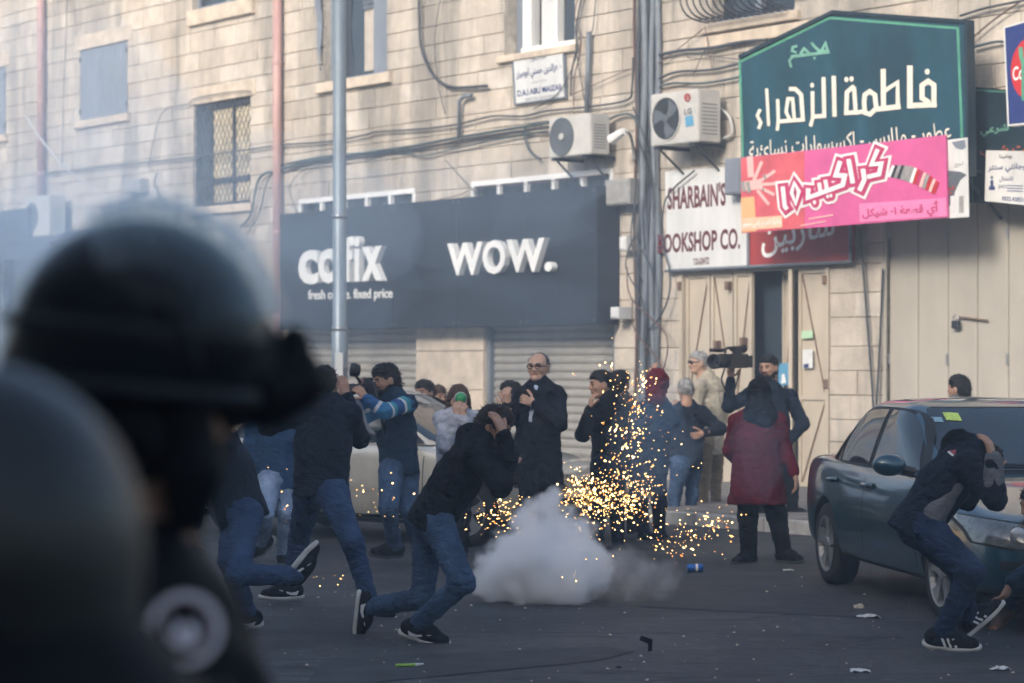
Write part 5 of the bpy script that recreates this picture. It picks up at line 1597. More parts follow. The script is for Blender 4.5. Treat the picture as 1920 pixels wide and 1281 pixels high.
def person(label, D, pelvis, neck, head, face, legs, arms, top='black', bottom='jean', skin='a', hair=('short', HB), shoes=('shoeblack', 'sole', None),
           sc_=1.0, hsh=None, hipw=None, facing=(0, 1, 0), coat=0.0, seed=1, vox=0.011, headup=(0, 0, 1), loose=1.0, hem=0.10, extras=None, group='people caught in the street', sleeve=None, lower=None, beard=None, hood=None, body_up=None, headscale=1.0, detail=False):
    """D distance; pelvis, neck, head pixels or (px, py, d); legs: [(hip, knee, ks, ankle, as, toe_dir)]; arms: [(shoulder, elbow, es, wrist, ws, hand_dir, palm, side, curl)]"""
    s = sc_
    def pt(p): return P(p[0], p[1], p[2] if len(p) > 2 else D)
    pel, nk, hd = pt(pelvis), pt(neck), pt(head)
    fwd = Vector(facing).normalized()
    spine = (nk - pel).normalized()
    front = (fwd - spine * fwd.dot(spine)).normalized()
    sidev = spine.cross(front)
    fl = (np.array(front), 0.76)
    root = empty('person', Matrix.Translation((pel.x, pel.y, 0)))
    tag(root, label, 'person', group)
    inv = Matrix.Translation((-pel.x, -pel.y, 0))
    def mk(name, V, Q, mats, mi=None, parent=root):
        V = V - np.array((pel.x, pel.y, 0))
        return link(name, np_mesh(name, V, Q, mats, mi), parent)
    J = []
    for lg in legs:
        hp = pt(lg[0]); kn = along(hp, *lg[1], BONE['th'] * s, lg[2]); an = along(kn, *lg[3], BONE['sh'] * s, lg[4])
        J.append((hp, kn, an, Vector(lg[5]).normalized(), lg[6] if len(lg) > 6 else None))
    A = []
    for ar in arms:
        sh = pt(ar[0]); el = along(sh, *ar[1], BONE['ua'] * s, ar[2]); wr = along(el, *ar[3], BONE['fa'] * s, ar[4])
        A.append((sh, el, wr) + tuple(ar[5:]))
    # --- body: one skin figure, with finer head and hands
    core = [cone(pel, pel.lerp(nk, 0.55), 0.075 * s, 0.095 * s, 0.04, fl), cone(pel.lerp(nk, 0.5), pel.lerp(nk, 0.92), 0.12 * s, 0.10 * s, 0.05, fl), cone(nk - spine * 0.03, hd - (hd - nk) * 0.25, 0.05 * s, 0.05 * s, 0.03)]
    for hp, kn, an, td, _ in J: core += [cone(pel, hp, 0.07 * s, 0.07 * s, 0.03), cone(hp, kn, 0.066 * s, 0.042 * s), cone(kn, an, 0.040 * s, 0.026 * s)]
    for a in A: core += [cone(nk - spine * 0.06, a[0], 0.06 * s, 0.055 * s, 0.04), cone(a[0], a[1], 0.042 * s, 0.033 * s), cone(a[1], a[2], 0.033 * s, 0.025 * s)]
    V, Q = sdf_mesh(core, 0.02)
    Vs, Qs, ms, n = [V], [Q], [np.zeros(len(Q), int)], len(V)
    HF = frame_from(face, headup)
    hs = s * headscale
    hv, hq, hm = head_parts()
    hvw = (hv * hs) @ np.array(HF).T + np.array(hd)
    Vs.append(hvw); Qs.append(hq + n); ms.append(hm); n += len(hv)
    for a in A:
        if a[3] is None: continue
        V, Q = sdf_mesh(hand_prims(a[2], a[3], a[4], a[5], a[6], s), 0.0055)
        Vs.append(V); Qs.append(Q + n); ms.append(np.zeros(len(Q), int)); n += len(V)
    hairm = hair[1] if hair else HB
    mk('body', np.concatenate(Vs), np.concatenate(Qs), [SK[skin], LIP, EYE, hairm], np.concatenate(ms))
    def on_head(name, VQ, m, parent=root):
        V, Q = VQ
        return mk(name, (V * hs) @ np.array(HF).T + np.array(hd), Q, [m], parent=parent)
    if hair: on_head('hair', hair_shape(hair[0]), hair[1])
    if beard: on_head('beard', hair_shape('beard'), beard)
    # --- trousers
    tr = []
    for hp, kn, an, td, _ in J:
        lo = an.lerp(kn, 0.06)
        tr += [cone(pel, hp, 0.125 * s, 0.105 * s, 0.05, fl), cone(hp, kn, 0.097 * s * loose, 0.067 * s * loose, 0.035), cone(kn, lo, 0.066 * s * loose, 0.052 * s * loose, 0.03)]
    tr.append(cone(pel - sidev * 0.05, pel + sidev * 0.05, 0.12 * s, 0.12 * s, 0.05, (np.array(front), 0.8)))
    V, Q = sdf_mesh(tr, vox, Folds(seed, 55, 0.010))
    mk('trousers', V, Q, [CM[bottom]])
    # --- top
    up = [cone(pel + spine * (hem - 0.10) * s, pel.lerp(nk, 0.5), 0.178 * s, 0.172 * s, 0.06, fl), cone(pel.lerp(nk, 0.5), pel.lerp(nk, 0.86), 0.176 * s, 0.145 * s, 0.06, fl), cone(pel.lerp(nk, 0.88), nk + spine * 0.02, 0.10 * s, 0.072 * s, 0.05)]
    if coat > 0:
        dn = -spine * 0.4 - Vector((0, 0, 0.6))
        dn.normalize()
        up.append(cone(pel + spine * 0.15, pel + dn * (coat + 0.1), 0.17 * s, (0.185 + 0.10 * coat) * s, 0.06, (np.array(front), 0.95)))
        for sg_ in (-1, 1): up.append(cone(pel + sidev * 0.04 * sg_, pel + dn * (coat + 0.1) + sidev * (0.05 + 0.1 * coat) * sg_, 0.145 * s, 0.168 * s, 0.06, (np.array(front), 0.9)))
    hn = np.array(spine) if coat <= 0 else np.array((0, 0, 1.0))
    up.append(plane(pel + spine * (hem - 0.11) * s if coat <= 0 else pel - Vector((0, 0, coat)), -hn))
    arms_pr = []
    for a in A:
        lo = a[2].lerp(a[1], 0.04)
        up.append(cone(pel.lerp(nk, 0.86), a[0], 0.10 * s, 0.078 * s, 0.05))
        arms_pr += [cone(a[0], a[1], 0.073 * s, 0.058 * s, 0.03), cone(a[1], lo, 0.058 * s, 0.043 * s, 0.03)]
    if hood: up += [ball(nk - spine * 0.01 - front * 0.07, (0.09, 0.075, 0.055), 0.04)]
    if sleeve is None:
        V, Q = sdf_mesh(up + arms_pr, vox, Folds(seed + 9, 48, 0.012))
        jk = mk('jacket', V, Q, [CM[top]])
    else:
        V, Q = sdf_mesh(up, vox, Folds(seed + 9, 36, 0.012))
        jk = mk('vest', V, Q, [CM[top]])
        for i in range(len(A)):
            a = A[i]
            V, Q = sdf_mesh(arms_pr[2 * i:2 * i + 2], vox, Folds(seed + 19, 40, 0.012))
            o = mk('sleeve', V, Q, [CM[sleeve]])
            l1 = (a[1] - a[0]).length; l2 = (a[2] - a[1]).length
            t1 = np.clip((V - np.array(a[0])) @ np.array((a[1] - a[0]).normalized()), 0, l1); d1 = np.linalg.norm(V - np.array(a[0]) - np.outer(t1, np.array((a[1] - a[0]).normalized())), axis=1)
            t2_ = np.clip((V - np.array(a[1])) @ np.array((a[2] - a[1]).normalized()), 0, l2); d2 = np.linalg.norm(V - np.array(a[1]) - np.outer(t2_, np.array((a[2] - a[1]).normalized())), axis=1)
            al = np.where(d1 < d2, t1, l1 + t2_) / (l1 + l2)
            at = o.data.attributes.new('along', 'FLOAT', 'POINT'); at.data.foreach_set('value', al.astype(np.float32))
    if lower:   # lining or shirt tail showing under the hem
        V, Q = sdf_mesh([cone(pel + spine * (hem - 0.05) * s, pel + spine * (hem + 0.12) * s, 0.148 * s, 0.150 * s, 0.05, fl)], vox, Folds(seed + 3, 36, 0.010))
        mk('shirt', V, Q, [CM[lower]])
    # --- collar, zip, belt, pockets
    def on_surface(ob, o_, dr, off=0.004):
        if ob.name not in _bv: _bv[ob.name] = BVHTree.FromPolygons([v.co for v in ob.data.vertices], [tuple(p_.vertices) for p_ in ob.data.polygons])
        bt = _bv[ob.name]
        h = bt.ray_cast(o_ - Vector((pel.x, pel.y, 0)), dr)
        return h[0] - dr * off if h[0] is not None else None
    if not hood and not coat and hair and hair[0] not in ('veil', 'hood'):
        up_ = (hd - nk).normalized()
        ring = []
        ex = up_.cross(front).normalized(); ey = ex.cross(up_)
        cv, cf = [], []
        for j, (hh_, rr) in enumerate(((-0.02, 0.082), (0.03, 0.074), (0.055, 0.070), (0.055, 0.062), (0.02, 0.060))):
            for k in range(18):
                a_ = R(100) + R(340) * k / 17 - R(10)
                cv.append(nk + up_ * hh_ * s + (ex * math.cos(a_) + ey * math.sin(a_)) * rr * s * (1.0 if abs(math.sin(a_)) < 0.5 else 0.95) - Vector((pel.x, pel.y, 0)))
        for j in range(4):
            for k in range(17): cf.append((j * 18 + k, j * 18 + k + 1, (j + 1) * 18 + k + 1, (j + 1) * 18 + k))
        MB().add(cv, cf).build('collar', CM[top], jk, fix=False, smooth=True)
    zp = []
    for k in range(14 if detail else 0):
        c_ = pel.lerp(nk, 0.05 + hem + (0.86 - hem) * k / 13)
        q_ = on_surface(jk, c_ + front * 0.6, -front, 0.003)
        if q_ is not None and (not zp or (q_ - zp[-1]).length < 0.12): zp.append(q_)
    if len(zp) > 4: MB().tube(zp, 0.005, 5).build('zip', ZIP, jk)
    tq = root.children[-1]
    for ob in root.children:
        if ob.name.startswith('trousers'): tq = ob
    for sg_ in ((-1, 1) if detail else ()):
        c_ = pel + sidev * 0.075 * sg_ * s - spine * 0.075 * s
        pv_ = []
        for (a_, b_) in ((-0.055, 0.05), (0.055, 0.05), (0.055, -0.05), (0.0, -0.075), (-0.055, -0.05)):
            q_ = on_surface(tq, c_ + sidev * a_ * s + spine * b_ * s - front * 0.6, front, 0.004)
            if q_ is not None: pv_.append(q_)
        if len(pv_) == 5 and bottom.startswith('jean'): MB().add(pv_, [(0, 1, 2, 3, 4)]).build('pocket', CM[bottom], tq, fix=False)
    # --- shoes
    a_, b_, m_ = shoe_meshes(shoes)
    for hp, kn, an, td, upv in J:
        z = Vector(upv) if upv is not None else (kn - an)
        z = (z - td * z.dot(td)).normalized()
        Rm = Matrix((td.cross(z), td, z)).transposed().to_4x4()
        Mx = inv @ Matrix.Translation(an - z * 0.085 * s) @ Rm @ Matrix.Scale(s * 1.06, 4)
        o = link('shoe', a_, root); o.matrix_local = Mx
        link('sole', b_, o)
        for lm in m_: link('logo', lm, o)
        V, Q = sdf_mesh([cone(an - z * 0.03, an + (kn - an).normalized() * 0.05, 0.040 * s, 0.042 * s, 0.02)], 0.011)
        mk('sock', V, Q, [CM['sock'] if shoes[1] == 'sole' else CM['black']])
    return dict(root=root, pel=pel, neck=nk, head=hd, HF=HF, J=J, A=A, spine=spine, front=front, side=sidev, mk=mk, inv=inv, s=s, on_head=on_head, jacket=jk)

def head_tube(p, name, pts, r, m):
    HF, hd, s = p['HF'], p['head'], p['s']
    mb = MB().tube([HF @ Vector(q) * s + hd for q in pts], r * s, 6)
    return mb
def glasses(p, m, dark=False):
    HF, hd, s = p['HF'], p['head'], p['s']
    T = p['inv'] @ (Matrix.Translation(hd) @ HF.to_4x4() @ Matrix.Scale(s, 4))
    mb = MB()
    for sx in (-1, 1):
        ring = [(sx * 0.033 + 0.026 * math.cos(a * math.pi / 6), 0.100, 0.010 + 0.018 * math.sin(a * math.pi / 6)) for a in range(13)]
        mb.tube(ring, 0.0035, 5)
        mb.tube([(sx * 0.06, 0.099, 0.014), (sx * 0.082, 0.05, 0.014), (sx * 0.084, -0.01, 0.010)], 0.0035, 5)
        if dark: mb.add([(q[0], 0.099, q[2]) for q in ring[:-1]], [tuple(range(12))])
    mb.tube([(-0.008, 0.102, 0.014), (0.008, 0.102, 0.014)], 0.0035, 5)
    o = mb.build('glasses', m, p['root']); o.matrix_local = T
    return o
# ------------------------------------------------------------------ the people, measured one by one
Lx = (-1, 0, 0); Rx = (1, 0, 0); UPV = (0, 0, 1); AW = (0, 1, 0); TO_ = (0, -1, 0)
HDB = mat('hair_darkbrown', (0.028, 0.018, 0.013), 0.6, bump=0.6, bscale=120, var=0.4, vscale=30, spec=0.3)
# centre runner: ducking, hands at his head, one leg kicked up behind
p7 = person('person in black jacket and blue jeans sprinting bent over, hands at head, beside smoke', 14.25, (812, 968), (905, 822), (926, 803), (0.86, -0.28, -0.38),
    legs=[((822, 985, 14.17), (868, 1092), -1, (781, 1172), 1, (0.93, -0.15, -0.26)), ((806, 985, 14.33), (792, 1122), -1, (692, 1139), 1, (-0.12, 0.1, -1.0), (0.98, 0, -0.1))],
    arms=[((893, 850, 14.08), (940, 912), -1, (950, 880), 1, (0.15, 0.35, 1.0), (-0.3, 1, 0), -1, 0.9), ((900, 846, 14.30), (952, 862), -1, (944, 818), 0, (-0.35, 0.1, 1.0), (-0.8, 0.6, 0), -1, 0.3)],
    top='black', bottom='jean', skin='a', hair=('full', HDB), beard=HB, shoes=('shoeblack', 'sole', 'swoosh'), facing=(0.75, -0.1, -0.5), seed=3, detail=True, vox=0.0085, hem=0.02, headup=(0.3, 0, 1), hood=True)
# left runner
p2 = person('person in black jacket and dark jeans running away leftward with one shoe kicked up behind', 14.7, (452, 955), (402, 812), (405, 770), (-0.85, 0.5, -0.2),
    legs=[((462, 965, 14.6), (446, 1078), -1, (566, 1079), 1, (0.62, -0.1, 0.75), (0.75, 0.1, -0.5)), ((444, 965, 14.8), (430, 1052), -1, (466, 1152), 1, (-0.93, -0.35, -0.05))],
    arms=[((420, 838, 14.5), (372, 920), -1, (362, 985), 0, (0.1, 0, -1), (1, 0, 0), 1, 0.5), ((395, 838, 14.9), (350, 890), 1, (330, 930), 0, None, None, 1, 0)],
    top='navy', bottom='jeanb', shoes=('shoeblack', 'sole', 'swoosh'), facing=(-0.8, 0.5, 0), seed=5, detail=True, vox=0.0095, hem=0.03)
# man seen from behind, legs apart
p3 = person('person from behind in navy jacket and jeans, legs wide apart, arms raised', 16.0, (602, 912), (608, 752), (608, 724), (0.1, 1, 0.05),
    legs=[((580, 930, 16.1), (561, 1010), 1, (545, 1100, ), 0, (-0.85, -0.5, 0)), ((625, 930, 15.9), (662, 1020), -1, (694, 1130), 0, (0.5, -0.4, -0.1))],
    arms=[((560, 778), (502, 800), 1, (478, 770), 1, None, None, 1, 0), ((655, 778), (675, 822), 1, (650, 745), 0, (-0.3, 0.2, 1), (-0.2, 1, 0), 1, 0.3)],
    top='navy', bottom='jeanb', shoes=('shoeblack', 'sole', 'swoosh'), facing=(0.05, 1, 0), seed=8, detail=True, vox=0.010, hem=0.05, lower='wht', sc_=1.03)
# pale jeans behind him
p4 = person('person in blue jacket and pale jeans half hidden behind the navy jacketed back', 19.8, (517, 895), (508, 752), (512, 716), (0.6, 0.8, 0),
    legs=[((505, 905, 19.7), (497, 965), -1, (491, 1018), 1, (-0.6, 0.5, -0.5)), ((530, 905, 19.9), (537, 962), -1, (531, 1042), 1, (0.2, -0.9, -0.3))],
    arms=[((478, 772), (470, 830), 0, (480, 880), 0, (0, 0, -1), (1, 0, 0), 1, 0.5), ((546, 772), (552, 830), 0, (548, 880), 0, (0, 0, -1), (-1, 0, 0), 1, 0.5)],
    top='blue', bottom='jeanl', facing=(0.5, 0.8, 0), seed=12, hem=0.02)
# photographer
p5 = person('photographer in dark vest with striped sleeves raising a camera to the eye', 19.7, (748, 868), (737, 742), (724, 713), (-0.85, -0.4, -0.25),
    legs=[((734, 885, 19.6), (728, 955), -1, (741, 1026), 1, (-0.85, -0.5, 0)), ((762, 885, 19.8), (766, 955), -1, (786, 1020), 1, (0.5, -0.6, 0))],
    arms=[((765, 757, 19.6), (722, 772), -1, (688, 748), 0, (-0.6, 0, 0.7), (-0.5, 0.8, 0), 1, 0.8), ((712, 757, 19.85), (706, 792), -1, (683, 742), 0, (-0.4, 0, 1), (0.6, 0.6, 0), -1, 0.8)],
    top='darkblue', bottom='jean', sleeve='striped', hair=('full', HB), beard=HB, shoes=('shoeblack', 'soled', None), facing=(-0.6, -0.7, 0), seed=14, hem=0.02, loose=1.08)
# woman with green mask
p6 = person('person with long brown hair in pale grey sweater, holding a green mask to the face', 20.3, (855, 880), (859, 778), (860, 750), (0.1, -1, -0.25),
    legs=[((842, 890, 20.2), (835, 965), 0, (838, 1040), 0, (-0.3, -1, 0)), ((868, 890, 20.4), (868, 965), 0, (866, 1042), 0, (0.2, -1, 0))],
    arms=[((829, 787, 20.25), (836, 838), -1, (856, 782), -1, (0.05, 0, 1), (0.3, 1, 0), -1, 0.7), ((890, 787, 20.25), (893, 838), -1, (869, 784), -1, (-0.05, 0, 1), (-0.3, 1, 0), 1, 0.7)],
    top='palegrey', bottom='black', hair=('long', HBR), skin='b', facing=(0.05, -1, 0), seed=16, hem=0.0, sc_=0.94)
# man in dark coat
p8 = person('balding person with glasses standing in a long dark coat over pale blue shirt', 20.5, (1007, 858), (1012, 722), (1009, 690), (-0.35, -0.93, 0.02),
    legs=[((993, 870, 20.4), (990, 955), 0, (986, 1038), 0, (-0.4, -0.9, 0)), ((1022, 870, 20.6), (1024, 955), 0, (1026, 1036), 0, (0.1, -1, 0))],
    arms=[((980, 742, 20.45), (957, 785), 0, (953, 758), -1, (-0.2, -0.2, 1), (0.4, 0.8, 0.2), 1, 1.2), ((1044, 742, 20.5), (1050, 795), -1, (1003, 758), -1, (-0.9, -0.1, 0.4), (-0.2, 0.9, 0), -1, 1.2)],
    top='suit', bottom='suit', hair=('receding', HDG), skin='b', beard=None, facing=(-0.35, -0.93, 0), seed=18, coat=0.22, shoes=('shoeblack', 'soled', None), sc_=1.04)
glasses(p8, M['ink'])
V_, Q_ = sdf_mesh([cone(p8['neck'] + p8['front'] * 0.075 - Vector((0, 0, 0.03)), p8['neck'] + p8['front'] * 0.128 - Vector((0.03, 0, 0.30)), 0.05, 0.022, 0.02)], 0.011)
p8['mk']('shirt', V_, Q_, [CM['shirt']])
# man covering his face
p9 = person('person in black jacket turning leftward, hand over mouth, white shirt tail showing', 21.0, (1140, 862), (1143, 750), (1127, 722), (-0.95, -0.25, -0.1),
    legs=[((1128, 875, 20.9), (1122, 955), 0, (1120, 1030), 0, (-1, -0.2, 0)), ((1152, 875, 21.1), (1156, 955), 0, (1160, 1030), 0, (-1, -0.1, 0))],
    arms=[((1120, 772, 20.85), (1092, 815), -1, (1106, 768), 0, (0.15, 0, 1), (0.9, 0.3, 0), -1, 0.7), ((1166, 772, 21.1), (1168, 825), 0, (1140, 800), -1, None, None, 1, 0)],
    top='black', bottom='navy', hair=('short', HB), facing=(-0.8, -0.4, 0), seed=21, hem=0.04, lower='wht')
p10 = person('person with dark hair half hidden behind the black jacket near the sparks', 23.0, (1172, 860), (1168, 752), (1162, 722), (0.6, 0.8, 0),
    legs=[((1162, 870, 22.9), (1160, 940), 0, (1158, 1000), 0, (0.3, 1, 0)), ((1182, 870, 23.1), (1184, 940), 0, (1186, 1000), 0, (0.5, 1, 0))],
    arms=[((1148, 770), (1144, 815), 0, (1150, 855), 0, (0, 0, -1), (1, 0, 0), 1, 0.5), ((1190, 770), (1194, 815), 0, (1190, 855), 0, (0, 0, -1), (-1, 0, 0), -1, 0.5)],
    top='olive', bottom='black', hair=('full', HB), facing=(0.5, 0.8, 0), seed=23)
# blue jacket, maroon hood over the head
p11 = person('person in blue jacket crouching forward with a maroon hood pulled over the head', 22.3, (1218, 870), (1226, 757), (1234, 722), (0.3, 0.9, -0.2),
    legs=[((1207, 880, 22.2), (1200, 945), -1, (1208, 1000), 1, (0.3, 0.9, 0)), ((1230, 880, 22.4), (1236, 945), -1, (1236, 1000), 1, (0.4, 0.9, 0))],
    arms=[((1200, 775), (1192, 812), -1, (1218, 785), -1, None, None, 1, 0), ((1250, 775), (1262, 790), 0, (1222, 712), -1, (0.1, 0, 1), (0.8, 0.4, 0), 1, 0.3)],
    top='darkblue', bottom='navy', hair=('hood', CM['red']), facing=(0.3, 0.9, 0), seed=25, hem=0.03)
# grey-haired man with hand on hip
p12 = person('grey-haired person from behind in navy jacket and jeans, one hand on hip', 25.3, (1286, 862), (1289, 762), (1286, 733), (-0.1, 1, -0.1),
    legs=[((1275, 872, 25.2), (1266, 925), 0, (1262, 975), 0, (-0.6, 0.7, 0)), ((1298, 872, 25.4), (1298, 928), 0, (1292, 975), 0, (0.3, -0.9, 0))],
    arms=[((1262, 776), (1250, 815), 1, (1265, 775), 1, (0.2, 0.2, 1), (0, 1, 0), 1, 0.4), ((1316, 776), (1352, 805), 0, (1322, 812), -1, (-1, 0, -0.3), (0, 1, 0.3), -1, 0.5)],
    top='navy', bottom='jean', hair=('short', HG), facing=(-0.1, 1, 0), seed=27, detail=True, hem=0.02)
# white-haired man in beige
p13 = person('white-haired person with sunglasses in beige jacket standing by the cream doors', 26.0, (1332, 822), (1326, 708), (1310, 681), (-0.95, -0.25, -0.02),
    legs=[((1322, 835, 25.9), (1320, 895), 0, (1318, 950), 0, (-1, -0.2, 0)), ((1343, 835, 26.1), (1342, 895), 0, (1342, 950), 0, (-0.9, -0.3, 0))],
    arms=[((1310, 726, 25.85), (1305, 775), 0, (1304, 815), 0, (0, 0, -1), (0.8, 0.3, 0), 1, 0.5), ((1346, 724, 26.0), (1354, 772), 0, (1350, 812), 0, (0, 0, -1), (-0.8, 0.3, 0), -1, 0.5)],
    top='beige', bottom='khaki', hair=('short', HG), skin='b', facing=(-0.8, -0.5, 0), seed=29, hem=-0.06, shoes=('boot', 'soled', None))
glasses(p13, M['ink'], True)
# video cameraman
p14 = person('camera operator in navy jacket with a video camera on the raised arm', 24.2, (1448, 850), (1444, 728), (1441, 690), (-0.55, -0.83, -0.1),
    legs=[((1436, 862, 24.1), (1432, 915), 0, (1428, 968), 0, (-0.5, -0.9, 0)), ((1466, 862, 24.3), (1484, 910), 0, (1486, 958), 0, (0.9, -0.4, 0))],
    arms=[((1408, 742, 24.0), (1366, 762), -1, (1370, 712), 0, (0.0, 0.1, 1), (0.3, 1, 0), -1, 0.7), ((1480, 745, 24.3), (1506, 795), -1, (1478, 830), -1, (-1, 0, -0.2), (0, 1, 0), -1, 0.5)],
    top='navy', bottom='black', hair=('short', HB), beard=HB, facing=(-0.5, -0.8, 0), seed=31, hem=0.0, shoes=('shoeblack', 'sole', None), sc_=1.05)
# woman in red coat
p15 = person('person from behind in a maroon coat and dark head covering, wide black trousers', 19.7, (1420, 868), (1420, 775), (1422, 742), (-0.15, 1, -0.1),
    legs=[((1406, 890, 19.7), (1402, 965), 0, (1404, 1040), 0, (-0.6, -0.7, 0)), ((1438, 890, 19.75), (1456, 965), 0, (1470, 1036), 0, (0.5, -0.6, 0))],
    arms=[((1384, 792), (1368, 845), 1, (1392, 880), 1, None, None, 1, 0), ((1458, 792), (1472, 845), 0, (1490, 888), -1, (0.2, 0, -1), (-1, 0, 0), -1, 0.5)],
    top='red', bottom='black', hair=('veil', CM['black']), facing=(-0.1, 1, 0), seed=33, coat=0.33, loose=1.22, shoes=('shoeblack', 'soled', None), sc_=0.99)
# right-hand runner, hood over a bowed head
p16 = person('person in black hooded jacket and dark jeans crouching as they run past the green car', 13.55, (1722, 975), (1815, 845), (1838, 868), (0.75, -0.1, -0.65),
    legs=[((1735, 990, 13.45), (1822, 1072), -1, (1765, 1188), 1, (0.97, -0.12, -0.08)), ((1722, 992, 13.65), (1800, 1068), 0, (1815, 1160), 1, (0.72, -0.05, 0.62), (-0.6, 0, 0.75))],
    arms=[((1812, 872, 13.38), (1866, 935), -1, (1862, 862), 0, (-0.25, 0.05, 1), (-0.8, 0.5, 0), -1, 0.5), ((1808, 872, 13.72), (1812, 935), 0, (1845, 885), 1, (0.4, 0, 1), (0, -1, 0), 1, 0.4)],
    top='navy', bottom='jeand', hair=('short', HB), shoes=('shoeblack', 'sole', 'stripes'), facing=(0.6, -0.1, -0.75), seed=35, detail=True, vox=0.0085, hem=0.0, headup=(0.6, 0, 0.75), loose=1.02)
sp = p16
hv_, hq_ = sdf_mesh([ball(sp['head'] + Vector((-0.045, 0.02, 0.035)), (0.115, 0.11, 0.105), 0.05), cone(sp['neck'] + Vector((-0.05, 0, 0.02)), sp['head'] + Vector((-0.05, 0, 0.03)), 0.10, 0.09, 0.05)], 0.0085, Folds(4, 60, 0.01))
sp['mk']('hood', hv_, hq_, [CM['black']])
gp = sp['pel']; nk_ = sp['neck']; fr = sp['front']
side_ = Vector((0, -1, 0))
mb = MB()                     # grey side panel of the jacket and the small badge on its shoulder
def jpt(px, py, d): return P(px, py, d) - Vector((gp.x, gp.y, 0))
V_, Q_ = sdf_mesh([cone(P(1748, 965, 13.42), P(1792, 908, 13.41), 0.080, 0.045, 0.05, (np.array((0, 1.0, 0)), 0.95))], 0.0085, Folds(6, 50, 0.008))
sp['mk']('side_panel', V_, Q_, [CM['grey']])
V_, Q_ = sdf_mesh([cone(sp['A'][0][1].lerp(sp['A'][0][2], 0.42), sp['A'][0][1].lerp(sp['A'][0][2], 1.0), 0.056, 0.047, 0.03)], 0.0085, Folds(7, 60, 0.010))
sp['mk']('cuff', V_, Q_, [CM['grey']])
bvh_j = BVHTree.FromObject(sp['jacket'], bpy.context.evaluated_depsgraph_get())
def jhit(px, py, off=0.004):
    o = Vector((0, 0, CH)); d = (P(px, py, 10) - o).normalized()
    o2 = o - Vector((gp.x, gp.y, 0))
    h = bvh_j.ray_cast(o2, d)
    return (h[0] - d * off) if h[0] is not None else jpt(px, py, 13.3)
MB().add([jhit(*q) for q in ((1776, 848), (1779, 845), (1789, 853), (1786, 856))], [(0, 1, 2, 3)]).build('logo', CM['logo'], sp['root'], fix=False)
MB().add([jhit(*q) for q in ((1780, 845), (1793, 843), (1791, 853))], [(0, 1, 2)]).build('logo', M['signred'], sp['root'], fix=False)
# behind the green car
p17 = person('dark-haired person in grey collar behind the green car roof', 23.2, (1800, 850), (1800, 752), (1797, 730), (-0.75, 0.6, 0),
    legs=[((1788, 862, 23.1), (1786, 930), 0, (1784, 990), 0, (-0.5, 0.8, 0)), ((1812, 862, 23.3), (1814, 930), 0, (1816, 990), 0, (-0.3, 1, 0))],
    arms=[((1776, 770), (1770, 815), 0, (1774, 860), 0, None, None, 1, 0), ((1826, 770), (1832, 815), 0, (1828, 860), 0, None, None, 1, 0)],
    top='grey', bottom='black', hair=('full', HB), facing=(-0.6, 0.8, 0), seed=37)
# heads behind the silver car
def behind(label, px, py, D, face, top, seed, hand=False, hair=('full', HB)):
    return person(label, D, (px, py + 128 * 24 / D), (px + 1, py + 30 * 24 / D), (px, py), face,
        legs=[((px - 10, py + 140 * 24 / D, D), (px - 10, py + 205 * 24 / D), 0, (px - 10, py + 262 * 24 / D), 0, (0, -1, 0)), ((px + 12, py + 140 * 24 / D, D), (px + 12, py + 205 * 24 / D), 0, (px + 12, py + 262 * 24 / D), 0, (0, -1, 0))],
        arms=[((px - 34, py + 45, D), (px - 40, py + 90), 0, ((px - 10, py + 24) if hand else (px - 36, py + 130)), -1 if hand else 0, (0, 0, 1) if hand else None, (0, 1, 0), 1, 0.7), ((px + 34, py + 45, D), (px + 38, py + 90), 0, (px + 34, py + 130), 0, None, None, 1, 0)],
        top=top, bottom='black', hair=hair, facing=face, seed=seed)
behind('dark-haired person whose forehead shows over the silver car beside the photographer', 796, 738, 24.5, (-0.5, -0.8, 0), 'navy', 41)
behind('person with brown hair just visible over the silver car roof', 822, 747, 25.5, (0.5, -0.8, 0), 'olive', 43, hair=('full', HBR))
behind('dark-haired person holding a fist up left of the long dark coat', 957, 741, 23.5, (-0.9, -0.3, 0), 'black', 45, True)
# someone crouching at the front of the green car
p19 = person('person crouching low by the front bumper of the green car at the frame edge', 14.6, (1985, 1095), (1955, 985), (1945, 948), (-0.9, -0.3, -0.2),
    legs=[((1975, 1105, 14.5), (1905, 1085), 0, (1893, 1132), 1, (-0.5, -0.5, -0.6)), ((2000, 1105, 14.7), (1955, 1110), 0, (1965, 1172), 1, (-0.7, -0.6, 0))],
    arms=[((1945, 1010, 14.5), (1938, 1070), -1, (1896, 1092), 0, (-0.5, 0, -1), (-0.6, 0.4, 0), 1, 0.6), ((1975, 1010, 14.7), (1990, 1060), 0, (1960, 1090), 0, None, None, 1, 0)],
    top='darkblue', bottom='jeanb', skin='c', hair=('short', HB), shoes=('boot', 'soled', None), facing=(-0.8, -0.4, 0), seed=47)

